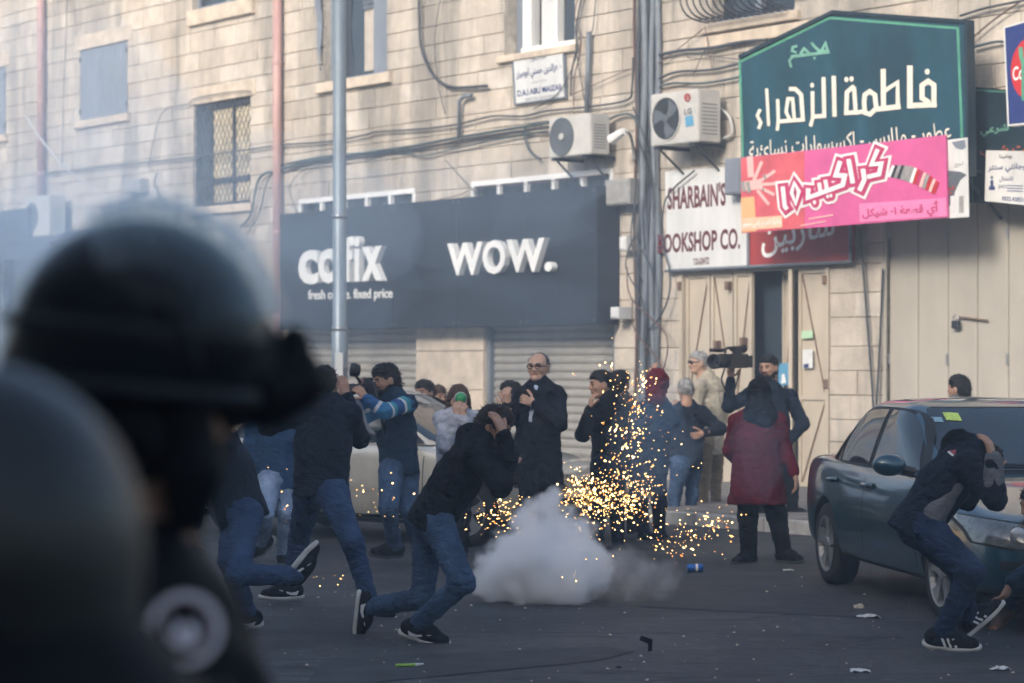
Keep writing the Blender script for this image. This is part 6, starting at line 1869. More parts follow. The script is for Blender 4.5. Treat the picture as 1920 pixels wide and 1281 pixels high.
# ------------------------------------------------------------------ what they hold
GB = mat('camera_black', (0.012, 0.012, 0.014), 0.45, spec=0.4)
LENS = mat('lens_glass', (0.02, 0.02, 0.03), 0.05, spec=0.9)
def orient(origin, fwd, up=(0, 0, 1)):
    return Matrix.Translation(origin) @ frame_from(fwd, up).to_4x4()
t = empty('photo_camera', orient(P(693, 728, 19.55), (-0.85, -0.35, -0.05)))
tag(t, 'black photo camera with lens held up by the photographer in striped sleeves', 'camera')
MB().cbox((-0.075, -0.04, -0.05), (0.075, 0.04, 0.05), 0.012).build('body', GB, t)
MB().cbox((-0.075, -0.045, -0.115), (0.075, 0.035, -0.0505), 0.012).build('grip', GB, t)
MB().cbox((-0.03, -0.03, 0.05), (0.03, 0.035, 0.085), 0.01).build('viewfinder', GB, t)
MB().lathe([(0.034, 0.04), (0.040, 0.06), (0.040, 0.12), (0.046, 0.13), (0.046, 0.19), (0.042, 0.19), (0.036, 0.17)], 18, 'y').build('lens', GB, t, smooth=True)
MB().lathe([(0.001, 0.172), (0.036, 0.17)], 18, 'y').build('lens_glass', LENS, t)
MB().tube(curve_pts([(0.07, 0, 0.04), (0.10, -0.05, -0.1), (0.06, -0.1, -0.35), (-0.02, -0.1, -0.36), (-0.09, -0.03, -0.1), (-0.07, 0, 0.04)], 5), 0.011, 6).build('strap', GB, t, smooth=True)
t = empty('flash_unit', orient(P(667, 694, 19.55), (-0.9, -0.3, 0.1)))
tag(t, 'round black flash head above the photographer camera', 'flash')
MB().lathe([(0.001, -0.03), (0.045, -0.03), (0.055, 0.0), (0.055, 0.04), (0.001, 0.045)], 16, 'y').build('head', GB, t, smooth=True)
MB().tube([(0.0, -0.01, -0.05), (0.03, -0.06, -0.10)], 0.012, 6).build('arm', GB, t)

t = empty('video_camera', orient(P(1372, 678, 23.75), (-0.62, -0.78, 0.0)))
tag(t, 'black shoulder video camera lifted beside the cream doors', 'video camera')
MB().cbox((-0.07, -0.20, -0.065), (0.07, 0.12, 0.075), 0.015).build('body', GB, t)
MB().lathe([(0.05, 0.12), (0.058, 0.14), (0.058, 0.24), (0.07, 0.25), (0.075, 0.33), (0.07, 0.33), (0.05, 0.28)], 18, 'y', off=(0, 0, 0.0)).build('lens', GB, t, smooth=True)
MB().lathe([(0.001, 0.285), (0.05, 0.28)], 18, 'y').build('lens_glass', LENS, t)
MB().tube(curve_pts([(0, -0.15, 0.075), (0, -0.13, 0.125), (0, 0.0, 0.135), (0, 0.10, 0.125), (0, 0.12, 0.08)], 4), 0.014, 8).build('handle', GB, t, smooth=True)
MB().cbox((-0.11, -0.02, 0.06), (-0.075, 0.11, 0.13), 0.01).build('side_screen', GB, t)
MB().lathe([(0.03, -0.30), (0.045, -0.27), (0.03, -0.20), (0.026, -0.06)], 12, 'y', off=(0.04, 0, 0.125)).build('viewfinder', GB, t, smooth=True)
MB().tube([(0.05, 0.05, 0.11), (0.05, 0.30, 0.11)], 0.018, 8).build('microphone', GB, t)
MB().cbox((-0.065, -0.29, -0.06), (0.065, -0.201, 0.06), 0.01).build('battery', GB, t)
MB().add([(0.072, -0.14, 0.02), (0.072, -0.02, 0.02), (0.072, -0.02, 0.038), (0.072, -0.14, 0.038)], [(0, 1, 2, 3)]).build('mark', M['boardwhite'], t)
MB().tube(curve_pts([(0.05, 0.05, -0.07), (0.09, 0.04, -0.2), (0.02, -0.03, -0.34), (0.0, -0.15, -0.07)], 5), 0.008, 6).build('strap', GB, t, smooth=True)
GREEN = mat('mask_green', (0.03, 0.30, 0.10), 0.45, var=0.15)
hp = p6['head']
t = empty('face_mask', orient(hp + Vector((0.02, -0.115, 0.015)), (0.05, -1, -0.1)))
tag(t, 'green dome of a breathing mask held to a face', 'mask')
MB().lathe([(0.048, -0.01), (0.046, 0.015), (0.036, 0.036), (0.02, 0.048), (0.001, 0.052)], 16, 'y').build('shell', GREEN, t, smooth=True)
MB().lathe([(0.050, -0.012), (0.054, -0.004), (0.050, 0.006)], 16, 'y').build('rim', M['grime_white'], t, smooth=True)
MB().tube(curve_pts([(0.0, 0.02, -0.05), (-0.02, 0.05, -0.16), (0.03, 0.07, -0.28), (-0.04, 0.06, -0.36)], 5), 0.008, 6).build('strap', GB, t, smooth=True)
# ------------------------------------------------------------------ cars
def paint(name, col):
    return mat(name, col, 0.28, metal=0.3, coat=1.0, var=0.12, vscale=3, spec=0.6)
M['rubber'] = mat('rubber', (0.012, 0.012, 0.013), 0.85, bump=0.2, bscale=80)
M['alloy'] = mat('alloy', (0.30, 0.30, 0.30), 0.4, metal=0.6, var=0.2)
M['trim'] = mat('trim', (0.012, 0.013, 0.014), 0.6)
M['carglass'] = mat('carglass', (0.012, 0.017, 0.020), 0.03, spec=0.9)
M['lampglass'] = mat('lampglass', (0.15, 0.15, 0.14), 0.10, metal=0.4, coat=1.0, var=0.35, vscale=18)
M['lampamber'] = mat('lampamber', (0.5, 0.16, 0.02), 0.2, coat=1.0)
M['lampred'] = mat('lampred', (0.30, 0.01, 0.01), 0.2, coat=1.0)
M['stickergreen'] = mat('stickergreen', (0.45, 0.60, 0.12), 0.5, var=0.3, vscale=60)
M['stickerpale'] = mat('stickerpale', (0.20, 0.34, 0.42), 0.5, var=0.2, vscale=60)

def car(name, label, origin, heading, col, length=4.50, group='cars standing in the street', stickers=False):
    """origin: ground point under the middle of the wheelbase; heading: direction the bonnet points"""
    fx = Vector(heading).normalized(); fy = Vector((-fx.y, fx.x, 0))
    Fm = Matrix.Translation(origin) @ Matrix((fx, fy, Vector((0, 0, 1)))).transposed().to_4x4()
    t = empty(name, Fm)
    tag(t, label, 'car', group)
    pm = paint(name + '_paint', col)
    # lower shell by lofting half sections nose to tail
    st = [  # x, half width, bottom z, shoulder z, centre z
        (2.19, 0.52, 0.30, 0.56, 0.585), (2.13, 0.68, 0.24, 0.62, 0.65), (2.02, 0.77, 0.21, 0.67, 0.70), (1.80, 0.825, 0.20, 0.735, 0.77), (1.40, 0.85, 0.20, 0.815, 0.855), (1.00, 0.855, 0.20, 0.885, 0.925),
        (0.70, 0.857, 0.20, 0.915, 0.955), (0.30, 0.858, 0.20, 0.925, 0.965), (-0.40, 0.858, 0.20, 0.935, 0.975), (-1.00, 0.858, 0.20, 0.95, 0.985), (-1.40, 0.853, 0.20, 0.965, 1.00), (-1.75, 0.835, 0.22, 0.965, 1.005),
        (-2.05, 0.79, 0.26, 0.945, 0.985), (-2.20, 0.71, 0.32, 0.90, 0.93), (-2.27, 0.55, 0.40, 0.80, 0.82)]
    prof = lambda w, b, s, c: [(0.0, b), (w * 0.60, b), (w * 0.93, b + 0.015), (w * 0.985, b + 0.11), (w, b + (s - b) * 0.45), (w * 0.998, b + (s - b) * 0.58), (w * 0.975, s - 0.075), (w * 0.93, s - 0.015), (w * 0.84, s + 0.008), (w * 0.5, c - 0.008), (0.0, c)]
    vs, fs = [], []
    rows = []
    for x, w, b, s, c in st:
        h = prof(w, b, s, c)
        ring = [(x, y, z) for y, z in h] + [(x, -y, z) for y, z in reversed(h[1:-1])]
        rows.append(ring)
    n = len(rows[0])
    for r in rows: vs += r
    for i in range(len(rows) - 1):
        for k in range(n):
            k2 = (k + 1) % n
            fs.append((i * n + k, i * n + k2, (i + 1) * n + k2, (i + 1) * n + k))
    fs.append(tuple(range(n))); fs.append(tuple(reversed([(len(rows) - 1) * n + k for k in range(n)])))
    body = MB().add(vs, fs).build('body', [pm, M['trim']], t, smooth=True)
    md = body.modifiers.new('s', 'SUBSURF'); md.levels = 2; md.render_levels = 2
    cut_ = bpy.data.objects.new('cutter', MB().lathe([(0.345, -2), (0.345, 2)], 28, 'y', off=(1.305, 0, 0.31)).add([], []).mesh('cutter', M['trim']))
    wc = MB()
    for xx in (1.305, -1.305):
        for y0, y1 in ((0.60, 1.2), (-1.2, -0.60)):
            nn = 28
            ring = [(xx + 0.352 * math.cos(a * 2 * math.pi / nn), 0.315 + 0.352 * math.sin(a * 2 * math.pi / nn)) for a in range(nn)]
            wc.add([(x, y0, z) for x, z in ring] + [(x, y1, z) for x, z in ring],
                   [tuple(range(nn)), tuple(range(2 * nn - 1, nn - 1, -1))] + [((i + 1) % nn, i, nn + i, nn + (i + 1) % nn) for i in range(nn)])
    cutter = wc.build('cutter', M['trim'])
    cutter.matrix_world = Fm
    bo = body.modifiers.new('b', 'BOOLEAN'); bo.object = cutter; bo.operation = 'DIFFERENCE'; bo.solver = 'EXACT'
    bpy.context.view_layer.update()
    me = eval_mesh(body, 'body')
    body.modifiers.clear(); body.data = me
    bpy.data.objects.remove(cutter)
    bpy.data.objects.remove(cut_)
    autosmooth(body, 35)
    bm = bmesh.new(); bm.from_mesh(me); bvh = BVHTree.FromBMesh(bm); bm.free()
    # greenhouse: rounded rectangles shrinking towards the roof
    lev = [(0.0, 0.98, -1.62, 0.790, 0.915), (0.25, 0.72, -1.46, 0.750, 1.04), (0.5, 0.46, -1.30, 0.705, 1.165), (0.75, 0.22, -1.12, 0.655, 1.285), (0.92, 0.06, -0.97, 0.615, 1.355), (0.99, -0.06, -0.86, 0.56, 1.388), (1.03, -0.25, -0.70, 0.40, 1.412)]
    def lerp_lev(v):
        for a, b in zip(lev[:-1], lev[1:]):
            if v <= b[0]:
                u = (v - a[0]) / (b[0] - a[0]); return [a[i] + (b[i] - a[i]) * u for i in range(1, 5)]
        return list(lev[-1][1:])
    E_ = 7.0
    def GH(x=None, y=None, v=0.0, side=0, off=0.0):
        xf, xb, w, z = lerp_lev(v)
        cx, hx = (xf + xb) / 2, (xf - xb) / 2
        if side in (1, -1):
            u = min(0.999, abs((x - cx) / hx)); yy = w * (1 - u ** E_) ** (1 / E_)
            return (x, side * (yy + off), z + off * 0.35)
        u = min(0.999, abs(y / w)); xx = hx * (1 - u ** E_) ** (1 / E_)
        bow = 0.10 * (1 - (y / w) ** 2) - 0.10
        return (cx + (xx + bow + off) * (1 if side == 'f' else -1), y, z + off * 0.6)
    nr = 48
    vs, fs = [], []
    for L_ in lev:
        _, xf, xb, w, z = L_
        for k in range(nr):
            a = 2 * math.pi * k / nr
            ca, sa = math.cos(a), math.sin(a)
            rr = (abs(ca) ** E_ + abs(sa) ** E_) ** (-1 / E_)
            x = (xf + xb) / 2 + (xf - xb) / 2 * rr * ca; y = w * rr * sa
            bow = (0.10 * (1 - (y / w) ** 2) - 0.10)
            if abs(ca) > abs(sa): x += bow * (1 if ca > 0 else -1)
            vs.append((x, y, z))
    for i in range(len(lev) - 1):
        for k in range(nr):
            k2 = (k + 1) % nr
            fs.append((i * nr + k, i * nr + k2, (i + 1) * nr + k2, (i + 1) * nr + k))
    vs.append((-0.47, 0, 1.425)); c = len(vs) - 1
    fs += [((len(lev) - 1) * nr + k, (len(lev) - 1) * nr + (k + 1) % nr, c) for k in range(nr)]
    o = MB().add(vs, fs).build('roof', pm, t, smooth=True); autosmooth(o, 38)
    def pane(name, lo, hi, fn, m, n_=10, nv=6, par=t):
        """strip between a lower and an upper edge: lists of (coordinate, v)"""
        L1 = curve_pts(lo, 6) if len(lo) > 2 else [tuple(np.array(lo[0]) * (1 - i / n_) + np.array(lo[1]) * i / n_) for i in range(n_ + 1)]
        def res(p, n_):
            p = np.array(p); d = np.r_[0, np.cumsum(np.linalg.norm(np.diff(p, axis=0), axis=1))]
            return [(np.interp(q, d, p[:, 0]), np.interp(q, d, p[:, 1])) for q in np.linspace(0, d[-1], n_ + 1)]
        a, b = res(L1, n_), res(curve_pts(hi, 6) if len(hi) > 2 else hi, n_)
        vs = [fn(a[i][0] + (b[i][0] - a[i][0]) * j / nv, a[i][1] + (b[i][1] - a[i][1]) * j / nv) for j in range(nv + 1) for i in range(n_ + 1)]
        fs = [(j * (n_ + 1) + i, j * (n_ + 1) + i + 1, (j + 1) * (n_ + 1) + i + 1, (j + 1) * (n_ + 1) + i) for j in range(nv) for i in range(n_)]
        o = MB().add(vs, fs).build(name, m, par, fix=False, smooth=True)
        return o
    for sd in (1, -1):
        fnA = lambda x, v, sd=sd: GH(x=x, v=v, side=sd, off=0.004)
        fnB = lambda x, v, sd=sd: GH(x=x, v=v, side=sd, off=0.010)
        # black surround then the panes
        pane('window_trim', [(0.80, 0.02), (-1.42, 0.02)], [(0.80, 0.04), (0.55, 0.36), (0.15, 0.80), (-0.05, 0.90), (-0.45, 0.915), (-0.80, 0.89), (-1.05, 0.70), (-1.30, 0.34), (-1.42, 0.05)], fnA, M['trim'], 30)
        for lo, hi in (([(0.68, 0.06), (-0.28, 0.06)], [(0.66, 0.09), (0.42, 0.46), (0.14, 0.76), (0.0, 0.85), (-0.28, 0.87)]),
                       ([(-0.38, 0.06), (-1.06, 0.06)], [(-0.38, 0.87), (-0.62, 0.86), (-0.80, 0.82), (-0.96, 0.68), (-1.06, 0.56)]),
                       ([(-1.10, 0.06), (-1.36, 0.06)], [(-1.10, 0.50), (-1.18, 0.42), (-1.28, 0.25), (-1.36, 0.09)])):
            pane('side_window', lo, hi, fnB, M['carglass'], 20)
    pane('windscreen_trim', [(-0.70, 0.03), (0.70, 0.03)], [(-0.54, 0.93), (0.54, 0.93)], lambda y, v: GH(y=y, v=v, side='f', off=0.004), M['trim'], 20)
    ws = pane('windscreen', [(-0.665, 0.07), (0.665, 0.07)], [(-0.515, 0.90), (0.515, 0.90)], lambda y, v: GH(y=y, v=v, side='f', off=0.010), M['carglass'], 20)
    pane('rear_window', [(0.64, 0.12), (-0.64, 0.12)], [(0.50, 0.90), (-0.50, 0.90)], lambda y, v: GH(y=y, v=v, side='b', off=0.010), M['carglass'], 20)
    if stickers:
        pane('sticker', [(-0.43, 0.71), (-0.33, 0.70)], [(-0.42, 0.83), (-0.32, 0.82)], lambda y, v: GH(y=y, v=v, side='f', off=0.014), M['stickergreen'], 4, 3)
        pane('sticker', [(-0.545, 0.69), (-0.455, 0.68)], [(-0.53, 0.755), (-0.45, 0.75)], lambda y, v: GH(y=y, v=v, side='f', off=0.014), M['stickerpale'], 4, 3)
    for y0, y1 in ((-0.55, -0.02), (0.02, 0.55)):
        MB().tube([GH(y=y0 + (y1 - y0) * k / 8, v=0.10 + 0.03 * math.sin(k / 8 * 3.14), side='f', off=0.022) for k in range(9)], 0.008, 5).build('wiper', M['trim'], t)
    # panels laid on the shell
    def side_patch(name, lo, hi, sd, m, off, n_=16, nv=10, par=t):
        def fn(x, z):
            h = bvh.ray_cast(Vector((x, 2.0 * sd, z)), Vector((0, -sd, 0)))
            p = h[0] if h[0] is not None else Vector((x, 0.85 * sd, z))
            nn_ = h[1] if h[1] is not None else Vector((0, sd, 0))
            return tuple(p + Vector((0, sd, 0.0)) * off)
        return pane(name, lo, hi, fn, m, n_, nv, par)
    for sd in (1, -1):
        for lo, hi, hx in (([(0.86, 0.27), (-0.31, 0.27)], [(0.86, 0.86), (0.3, 0.905), (-0.31, 0.912)], -0.20), ([(-0.325, 0.27), (-0.92, 0.27), (-1.02, 0.62), (-1.2, 0.75)], [(-0.325, 0.912), (-0.8, 0.918), (-1.0, 0.922), (-1.2, 0.925)], -1.06)):
            lo2 = [(lo[0][0] + 0.008, lo[0][1] - 0.008)] + [(p_[0] - 0.008, p_[1] - 0.008) for p_ in lo[1:]]
            hi2 = [(hi[0][0] + 0.008, hi[0][1] + 0.008)] + [(p_[0], p_[1] + 0.008) for p_ in hi[1:-1]] + [(hi[-1][0] - 0.008, hi[-1][1] + 0.008)]
            side_patch('door_seam', lo2, hi2, sd, M['trim'], 0.002)
            d_ = side_patch('door', lo, hi, sd, pm, 0.005)
            h = bvh.ray_cast(Vector((hx, 2 * sd, 0.80)), Vector((0, -sd, 0)))[0]
            MB().tube(curve_pts([(hx - 0.09, h.y + sd * 0.006, 0.80), (hx - 0.06, h.y + sd * 0.034, 0.802), (hx + 0.06, h.y + sd * 0.034, 0.806), (hx + 0.09, h.y + sd * 0.006, 0.806)], 4), 0.019, 8).build('handle', pm, d_, smooth=True)
        side_patch('side_moulding', [(0.84, 0.495), (-0.90, 0.495)], [(0.84, 0.545), (-0.90, 0.545)], sd, pm, 0.014, 20, 3)
        side_patch('sill_trim', [(0.90, 0.215), (-0.90, 0.215)], [(0.90, 0.262), (-0.90, 0.262)], sd, M['trim'], 0.005, 20, 3)
        # door mirror
        mr = link('mirror', None, t)
        bm2 = bmesh.new(); r_ = bmesh.ops.create_uvsphere(bm2, u_segments=16, v_segments=10, radius=1.0)
        for v in r_['verts']:
            v.co = Vector((0.66 + v.co.x * 0.075 + (0.0 if v.co.x > 0 else v.co.x * -0.05), sd * (0.965 + v.co.y * sd * 0.115), 0.985 + v.co.z * 0.075))
        m2 = bpy.data.meshes.new('housing'); bm2.to_mesh(m2); bm2.free(); m2.materials.append(pm)
        m2.polygons.foreach_set('use_smooth', [True] * len(m2.polygons))
        link('housing', m2, mr)
        MB().tube([(0.68, sd * 0.80, 0.935), (0.665, sd * 0.90, 0.965)], [0.035, 0.025], 8).build('stalk', M['trim'], mr)
        MB().box((0.625, sd * 0.88, 0.935), (0.632, sd * 1.045, 1.035)).build('mirror_glass', M['glassbright'], mr)
    # front: lamps, grille, bumper, plate
    def front_patch(name, lo, hi, m, off, ang=0.0, n_=12, nv=6, par=t, back=False):
        d = Vector((-math.cos(ang), -math.sin(ang), 0))
        if back: d.x = -d.x
        e = Vector((-d.y, d.x, 0)) if not back else Vector((d.y, -d.x, 0))
        def fn(u, z):
            o_ = Vector((0, 0, z)) - d * 4 + Vector((e.x * u, e.y * u, 0))
            o_ = Vector((-d.x * 4 + e.x * u, -d.y * 4 + e.y * u, z))
            h = bvh.ray_cast(o_, d)
            p = h[0] if h[0] is not None else Vector((2.1, u, z))
            return tuple(p - d * off)
        return pane(name, lo, hi, fn, m, n_, nv, par)
    for sd in (1, -1):
        lo = [(-sd * 0.36, 0.545), (-sd * 0.60, 0.53), (-sd * 0.80, 0.56)]; hi = [(-sd * 0.36, 0.645), (-sd * 0.60, 0.68), (-sd * 0.82, 0.715)]
        def corner(name, lo, hi, m, off):
            def fn(u, z):
                x0 = Vector((4.0, u * 1.0, z)); d = Vector((-1, 0, 0))
                h = bvh.ray_cast(x0, d)
                p = h[0] if h[0] is not None else Vector((1.9, u, z))
                return tuple(p + Vector((off, off * 0.6 * (1 if u > 0 else -1), 0)))
            return pane(name, [(-p_[0], p_[1]) for p_ in lo], [(-p_[0], p_[1]) for p_ in hi], fn, m, 14, 6)
        hl = corner('headlight', lo, hi, M['lampglass'], 0.012)
        corner('lamp_surround', [(lo[0][0] * 0.97, lo[0][1] - 0.012), (lo[1][0], lo[1][1] - 0.012), (lo[2][0] * 1.01, lo[2][1] - 0.012)], [(hi[0][0] * 0.97, hi[0][1] + 0.01), (hi[1][0], hi[1][1] + 0.01), (hi[2][0] * 1.01, hi[2][1] + 0.01)], M['trim'], 0.006)
        for u, rr in ((0.47, 0.045), (0.62, 0.055)):
            h = bvh.ray_cast(Vector((4, sd * u, 0.61)), Vector((-1, 0, 0)))[0]
            MB().lathe([(rr, h.x + 0.013), (rr * 0.8, h.x + 0.02), (0.001, h.x + 0.017)], 16, 'x', off=(0, sd * u, 0.61)).build('reflector', M['steel'], hl, smooth=True)
    front_patch('bumper_strip', [(-0.72, 0.40), (0.72, 0.40)], [(-0.72, 0.455), (0.72, 0.455)], M['trim'], 0.016, n_=24, nv=3)
    front_patch('grille', [(-0.30, 0.53), (0.30, 0.53)], [(-0.32, 0.60), (0.32, 0.60)], M['trim'], 0.008, n_=16, nv=3)
    front_patch('air_intake', [(-0.50, 0.275), (0.50, 0.275)], [(-0.55, 0.36), (0.55, 0.36)], M['trim'], 0.006, n_=16, nv=3)
    front_patch('number_plate', [(-0.26, 0.375), (0.26, 0.375)], [(-0.26, 0.485), (0.26, 0.485)], mat(name + '_plate', (0.62, 0.46, 0.05), 0.5), 0.022, n_=8, nv=2)
    for sd in (1, -1):
        front_patch('tail_light', [(sd * 0.42, 0.70), (sd * 0.72, 0.70)], [(sd * 0.42, 0.84), (sd * 0.70, 0.85)], M['lampred'], 0.010, n_=8, nv=3, back=True)
    front_patch('bumper_strip', [(-0.68, 0.50), (0.68, 0.50)], [(-0.68, 0.55), (0.68, 0.55)], M['trim'], 0.012, n_=20, nv=3, back=True)
    # wheels
    tyre = MB().lathe([(0.205, -0.09), (0.265, -0.098), (0.298, -0.082), (0.308, -0.055), (0.310, 0.0), (0.308, 0.055), (0.298, 0.082), (0.265, 0.098), (0.205, 0.09)], 32, 'y').mesh('tyre', M['rubber'], True)
    rim = MB().lathe([(0.205, 0.088), (0.212, 0.094), (0.198, 0.090), (0.190, 0.06), (0.185, -0.06), (0.2, -0.09)], 32, 'y')
    rim.lathe([(0.001, 0.088), (0.042, 0.088), (0.055, 0.078), (0.06, 0.05)], 16, 'y')
    for k in range(5):
        a = k * 2 * math.pi / 5 + 0.31
        ca, sa = math.cos(a), math.sin(a)
        def q(r, o, y): return (ca * r - sa * o, y, sa * r + ca * o)
        for (r0, w0, y0, r1, w1, y1) in ((0.045, 0.030, 0.080, 0.125, 0.036, 0.078), (0.125, 0.036, 0.078, 0.197, 0.060, 0.086)):
            rim.add([q(r0, -w0, y0), q(r1, -w1, y1), q(r1, w1, y1), q(r0, w0, y0), q(r0, -w0, y0 - 0.03), q(r1, -w1, y1 - 0.03), q(r1, w1, y1 - 0.03), q(r0, w0, y0 - 0.03)],
                    [(0, 1, 2, 3), (4, 7, 6, 5), (0, 4, 5, 1), (3, 2, 6, 7)])
    rimm = rim.mesh('rim', M['alloy'])
    disc = MB().lathe([(0.001, 0.02), (0.18, 0.02)], 24, 'y').mesh('brake_disc', M['trim'])
    for xx in (1.305, -1.305):
        for sd in (1, -1):
            w_ = link('wheel', None, t); w_.location = (xx, sd * 0.745, 0.31)
            if sd < 0: w_.rotation_euler = (0, 0, math.pi)
            link('tyre', tyre, w_); link('rim', rimm, w_); link('brake_disc', disc, w_)
    MB().box((-1.9, -0.55, 0.17), (1.9, 0.55, 0.24)).build('underbody', M['trim'], t)
    t.scale = (1, 1, 0.975)
    return t
# dark blue-green sedan, nose towards the camera and to the right
rw = G(1553, 1094); fw_ = G(1778, 1168)
hd_ = Vector((fw_.x - rw.x, fw_.y - rw.y, 0)).normalized()
sidel = Vector((hd_.y, -hd_.x, 0))
sidel = sidel if sidel.x > 0 else -sidel
mid = (rw + fw_) / 2 + sidel * 0.80
mid.z = 0
car('parked_car', 'dark blue-green sedan with alloy wheels and windscreen stickers', mid, hd_, (0.007, 0.052, 0.078), stickers=True)
# silver sedan across the street, beside the photographers
u_ = (FW.to_3x3() @ Vector((1, 0, 0))).normalized()
h1 = Vector((0.85, -0.53, 0)).normalized()
car('parked_car', 'silver beige sedan standing behind the photographer and the dark coat', Vector((-1.08, 22.75, 0)), h1, (0.60, 0.56, 0.47))
# ------------------------------------------------------------------ the two helmeted figures close to the camera
M['helmet'] = mat('helmet', (0.005, 0.0065, 0.010), 0.28, spec=0.22, var=0.3, vscale=6)
M['helmet_cover'] = mat('helmet_cover', (0.011, 0.0125, 0.012), 0.42, var=0.25, vscale=6, bump=0.1, bscale=30)
M['brass'] = mat('brass', (0.24, 0.17, 0.07), 0.5, metal=0.5)
def visor_mat():
    m = bpy.data.materials.new('visor'); m.use_nodes = True
    nt = m.node_tree; N, L = nt.nodes, nt.links
    out = N['Material Output']
    tr = N.new('ShaderNodeBsdfTransparent'); tr.inputs['Color'].default_value = (0.90, 0.95, 0.97, 1)
    pb = N['Principled BSDF']; pb.inputs['Base Color'].default_value = (0.62, 0.72, 0.76, 1); pb.inputs['Roughness'].default_value = 0.15
    lw = N.new('ShaderNodeLayerWeight'); lw.inputs['Blend'].default_value = 0.35
    mr = N.new('ShaderNodeMapRange'); mr.inputs[3].default_value = 0.0; mr.inputs[4].default_value = 1.0
    pw = N.new('ShaderNodeMath'); pw.operation = 'POWER'; pw.inputs[1].default_value = 1.1
    L.new(lw.outputs['Facing'], pw.inputs[0]); L.new(pw.outputs[0], mr.inputs[0])
    mx = N.new('ShaderNodeMixShader')
    L.new(mr.outputs[0], mx.inputs[0]); L.new(tr.outputs[0], mx.inputs[1]); L.new(pb.outputs[0], mx.inputs[2])
    L.new(mx.outputs[0], out.inputs['Surface'])
    return m
M['visor'] = visor_mat()
def fore(label, D, org):
    o = P(org[0], org[1], D)
    root = empty('person', Matrix.Translation((o.x, o.y, 0)))
    tag(root, label, 'person', 'helmeted figures close to the camera')
    def mk(name, pr, m, h=0.008, folds=None, clip=None, parent=root):
        V, Q = sdf_mesh(pr, h, folds, clip)
        return link(name, np_mesh(name, V - np.array((o.x, o.y, 0)), Q, [m]), parent)
    return root, mk, o
D1 = 2.8
k1 = D1 / F
root, mk, o1 = fore('helmeted person in black gear with raised visor, face turned towards the street', D1, (300, 1200))
hc = P(262, 640, D1)
def q1(px, py, dd=0.0): return P(px, py, D1 + dd)
fwd1 = Vector((0.78, 0.62, 0))
# body under the gear: torso, neck, head, arm
mk('body', [cone(q1(270, 1500), q1(280, 1180), 0.10, 0.08, 0.05), cone(q1(285, 1120), q1(300, 860), 0.05, 0.045, 0.04), ball(q1(320, 770), (0.07, 0.08, 0.10), 0.04), cone(q1(280, 1160), q1(290, 1200, 0.02), 0.05, 0.055, 0.05), cone(q1(290, 1200, 0.02), q1(430, 1480, 0.05), 0.05, 0.045, 0.05),
           cone(q1(250, 1560), q1(235, 2800), 0.10, 0.07, 0.05), cone(q1(330, 1560), q1(345, 2800), 0.10, 0.07, 0.05)], SK['c'], 0.016)
hm = mk('helmet', [ball(hc, (0.150, 0.135, 0.143), 0.02), cone(q1(60, 690), q1(250, 720), 0.03, 0.05, 0.04)], M['helmet'], 0.009,
        clip=lambda X: np.maximum((hc.z - 0.055 - 0.10 * (X[..., 0] - hc.x)) - X[..., 2], -1))
mk('neck_guard', [cone(q1(80, 720, 0.02), q1(250, 800, -0.03), 0.04, 0.06, 0.04), cone(q1(250, 800, -0.03), q1(350, 830, 0.0), 0.06, 0.05, 0.05), cone(q1(90, 700, 0.1), q1(250, 760, 0.1), 0.05, 0.06, 0.05)], CM['gear'], 0.009)
mk('gas_mask', [ball(q1(400, 700, 0.02), (0.075, 0.09, 0.062), 0.03), cone(q1(440, 660, 0.05), q1(440, 720, 0.05), 0.055, 0.05, 0.04), cone(q1(350, 770), q1(365, 850), 0.045, 0.03, 0.04)], CM['gear'], 0.009)
mk('filter_canister', [cone(q1(500, 740, 0.03), q1(548, 715, 0.05), 0.042, 0.040, 0.015), cone(q1(540, 690, 0.05), q1(552, 640, 0.05), 0.022, 0.020, 0.015)], CM['gear'], 0.009)
mk('chin_strap', [cone(q1(345, 780, -0.06), q1(362, 880, -0.055), 0.034, 0.032, 0.02), cone(q1(362, 880, -0.055), q1(352, 960, -0.05), 0.032, 0.026, 0.02)], CM['gear'], 0.008)
# rim, rail and straps that catch the light
RAIL = mat('rail_grey', (0.022, 0.024, 0.028), 0.5, spec=0.2)
def arc(y, r0, r1, dz, n=18, a0=190, a1=345):
    return [hc + Vector((math.cos(R(a0 + (a1 - a0) * k / n)) * r0, math.sin(R(a0 + (a1 - a0) * k / n)) * r1, dz - 0.10 * math.cos(R(a0 + (a1 - a0) * k / n)) * r0)) - Vector((o1.x, o1.y, 0)) for k in range(n + 1)]
MB().tube(arc(0, 0.153, 0.138, 0.012), 0.007, 8).build('helmet_rail', RAIL, root, smooth=True)
MB().tube(arc(0, 0.142, 0.130, -0.052), 0.009, 8).build('helmet_rim', RAIL, root, smooth=True)
MB().tube([q1(330, 560, -0.135) - Vector((o1.x, o1.y, 0)), q1(350, 640, -0.125) - Vector((o1.x, o1.y, 0)), q1(380, 720, -0.09) - Vector((o1.x, o1.y, 0))], 0.008, 6).build('helmet_strap', RAIL, root, smooth=True)
mk('radio', [cone(q1(90, 640, -0.02), q1(60, 690, 0.0), 0.018, 0.016, 0.02)], RAIL, 0.006)
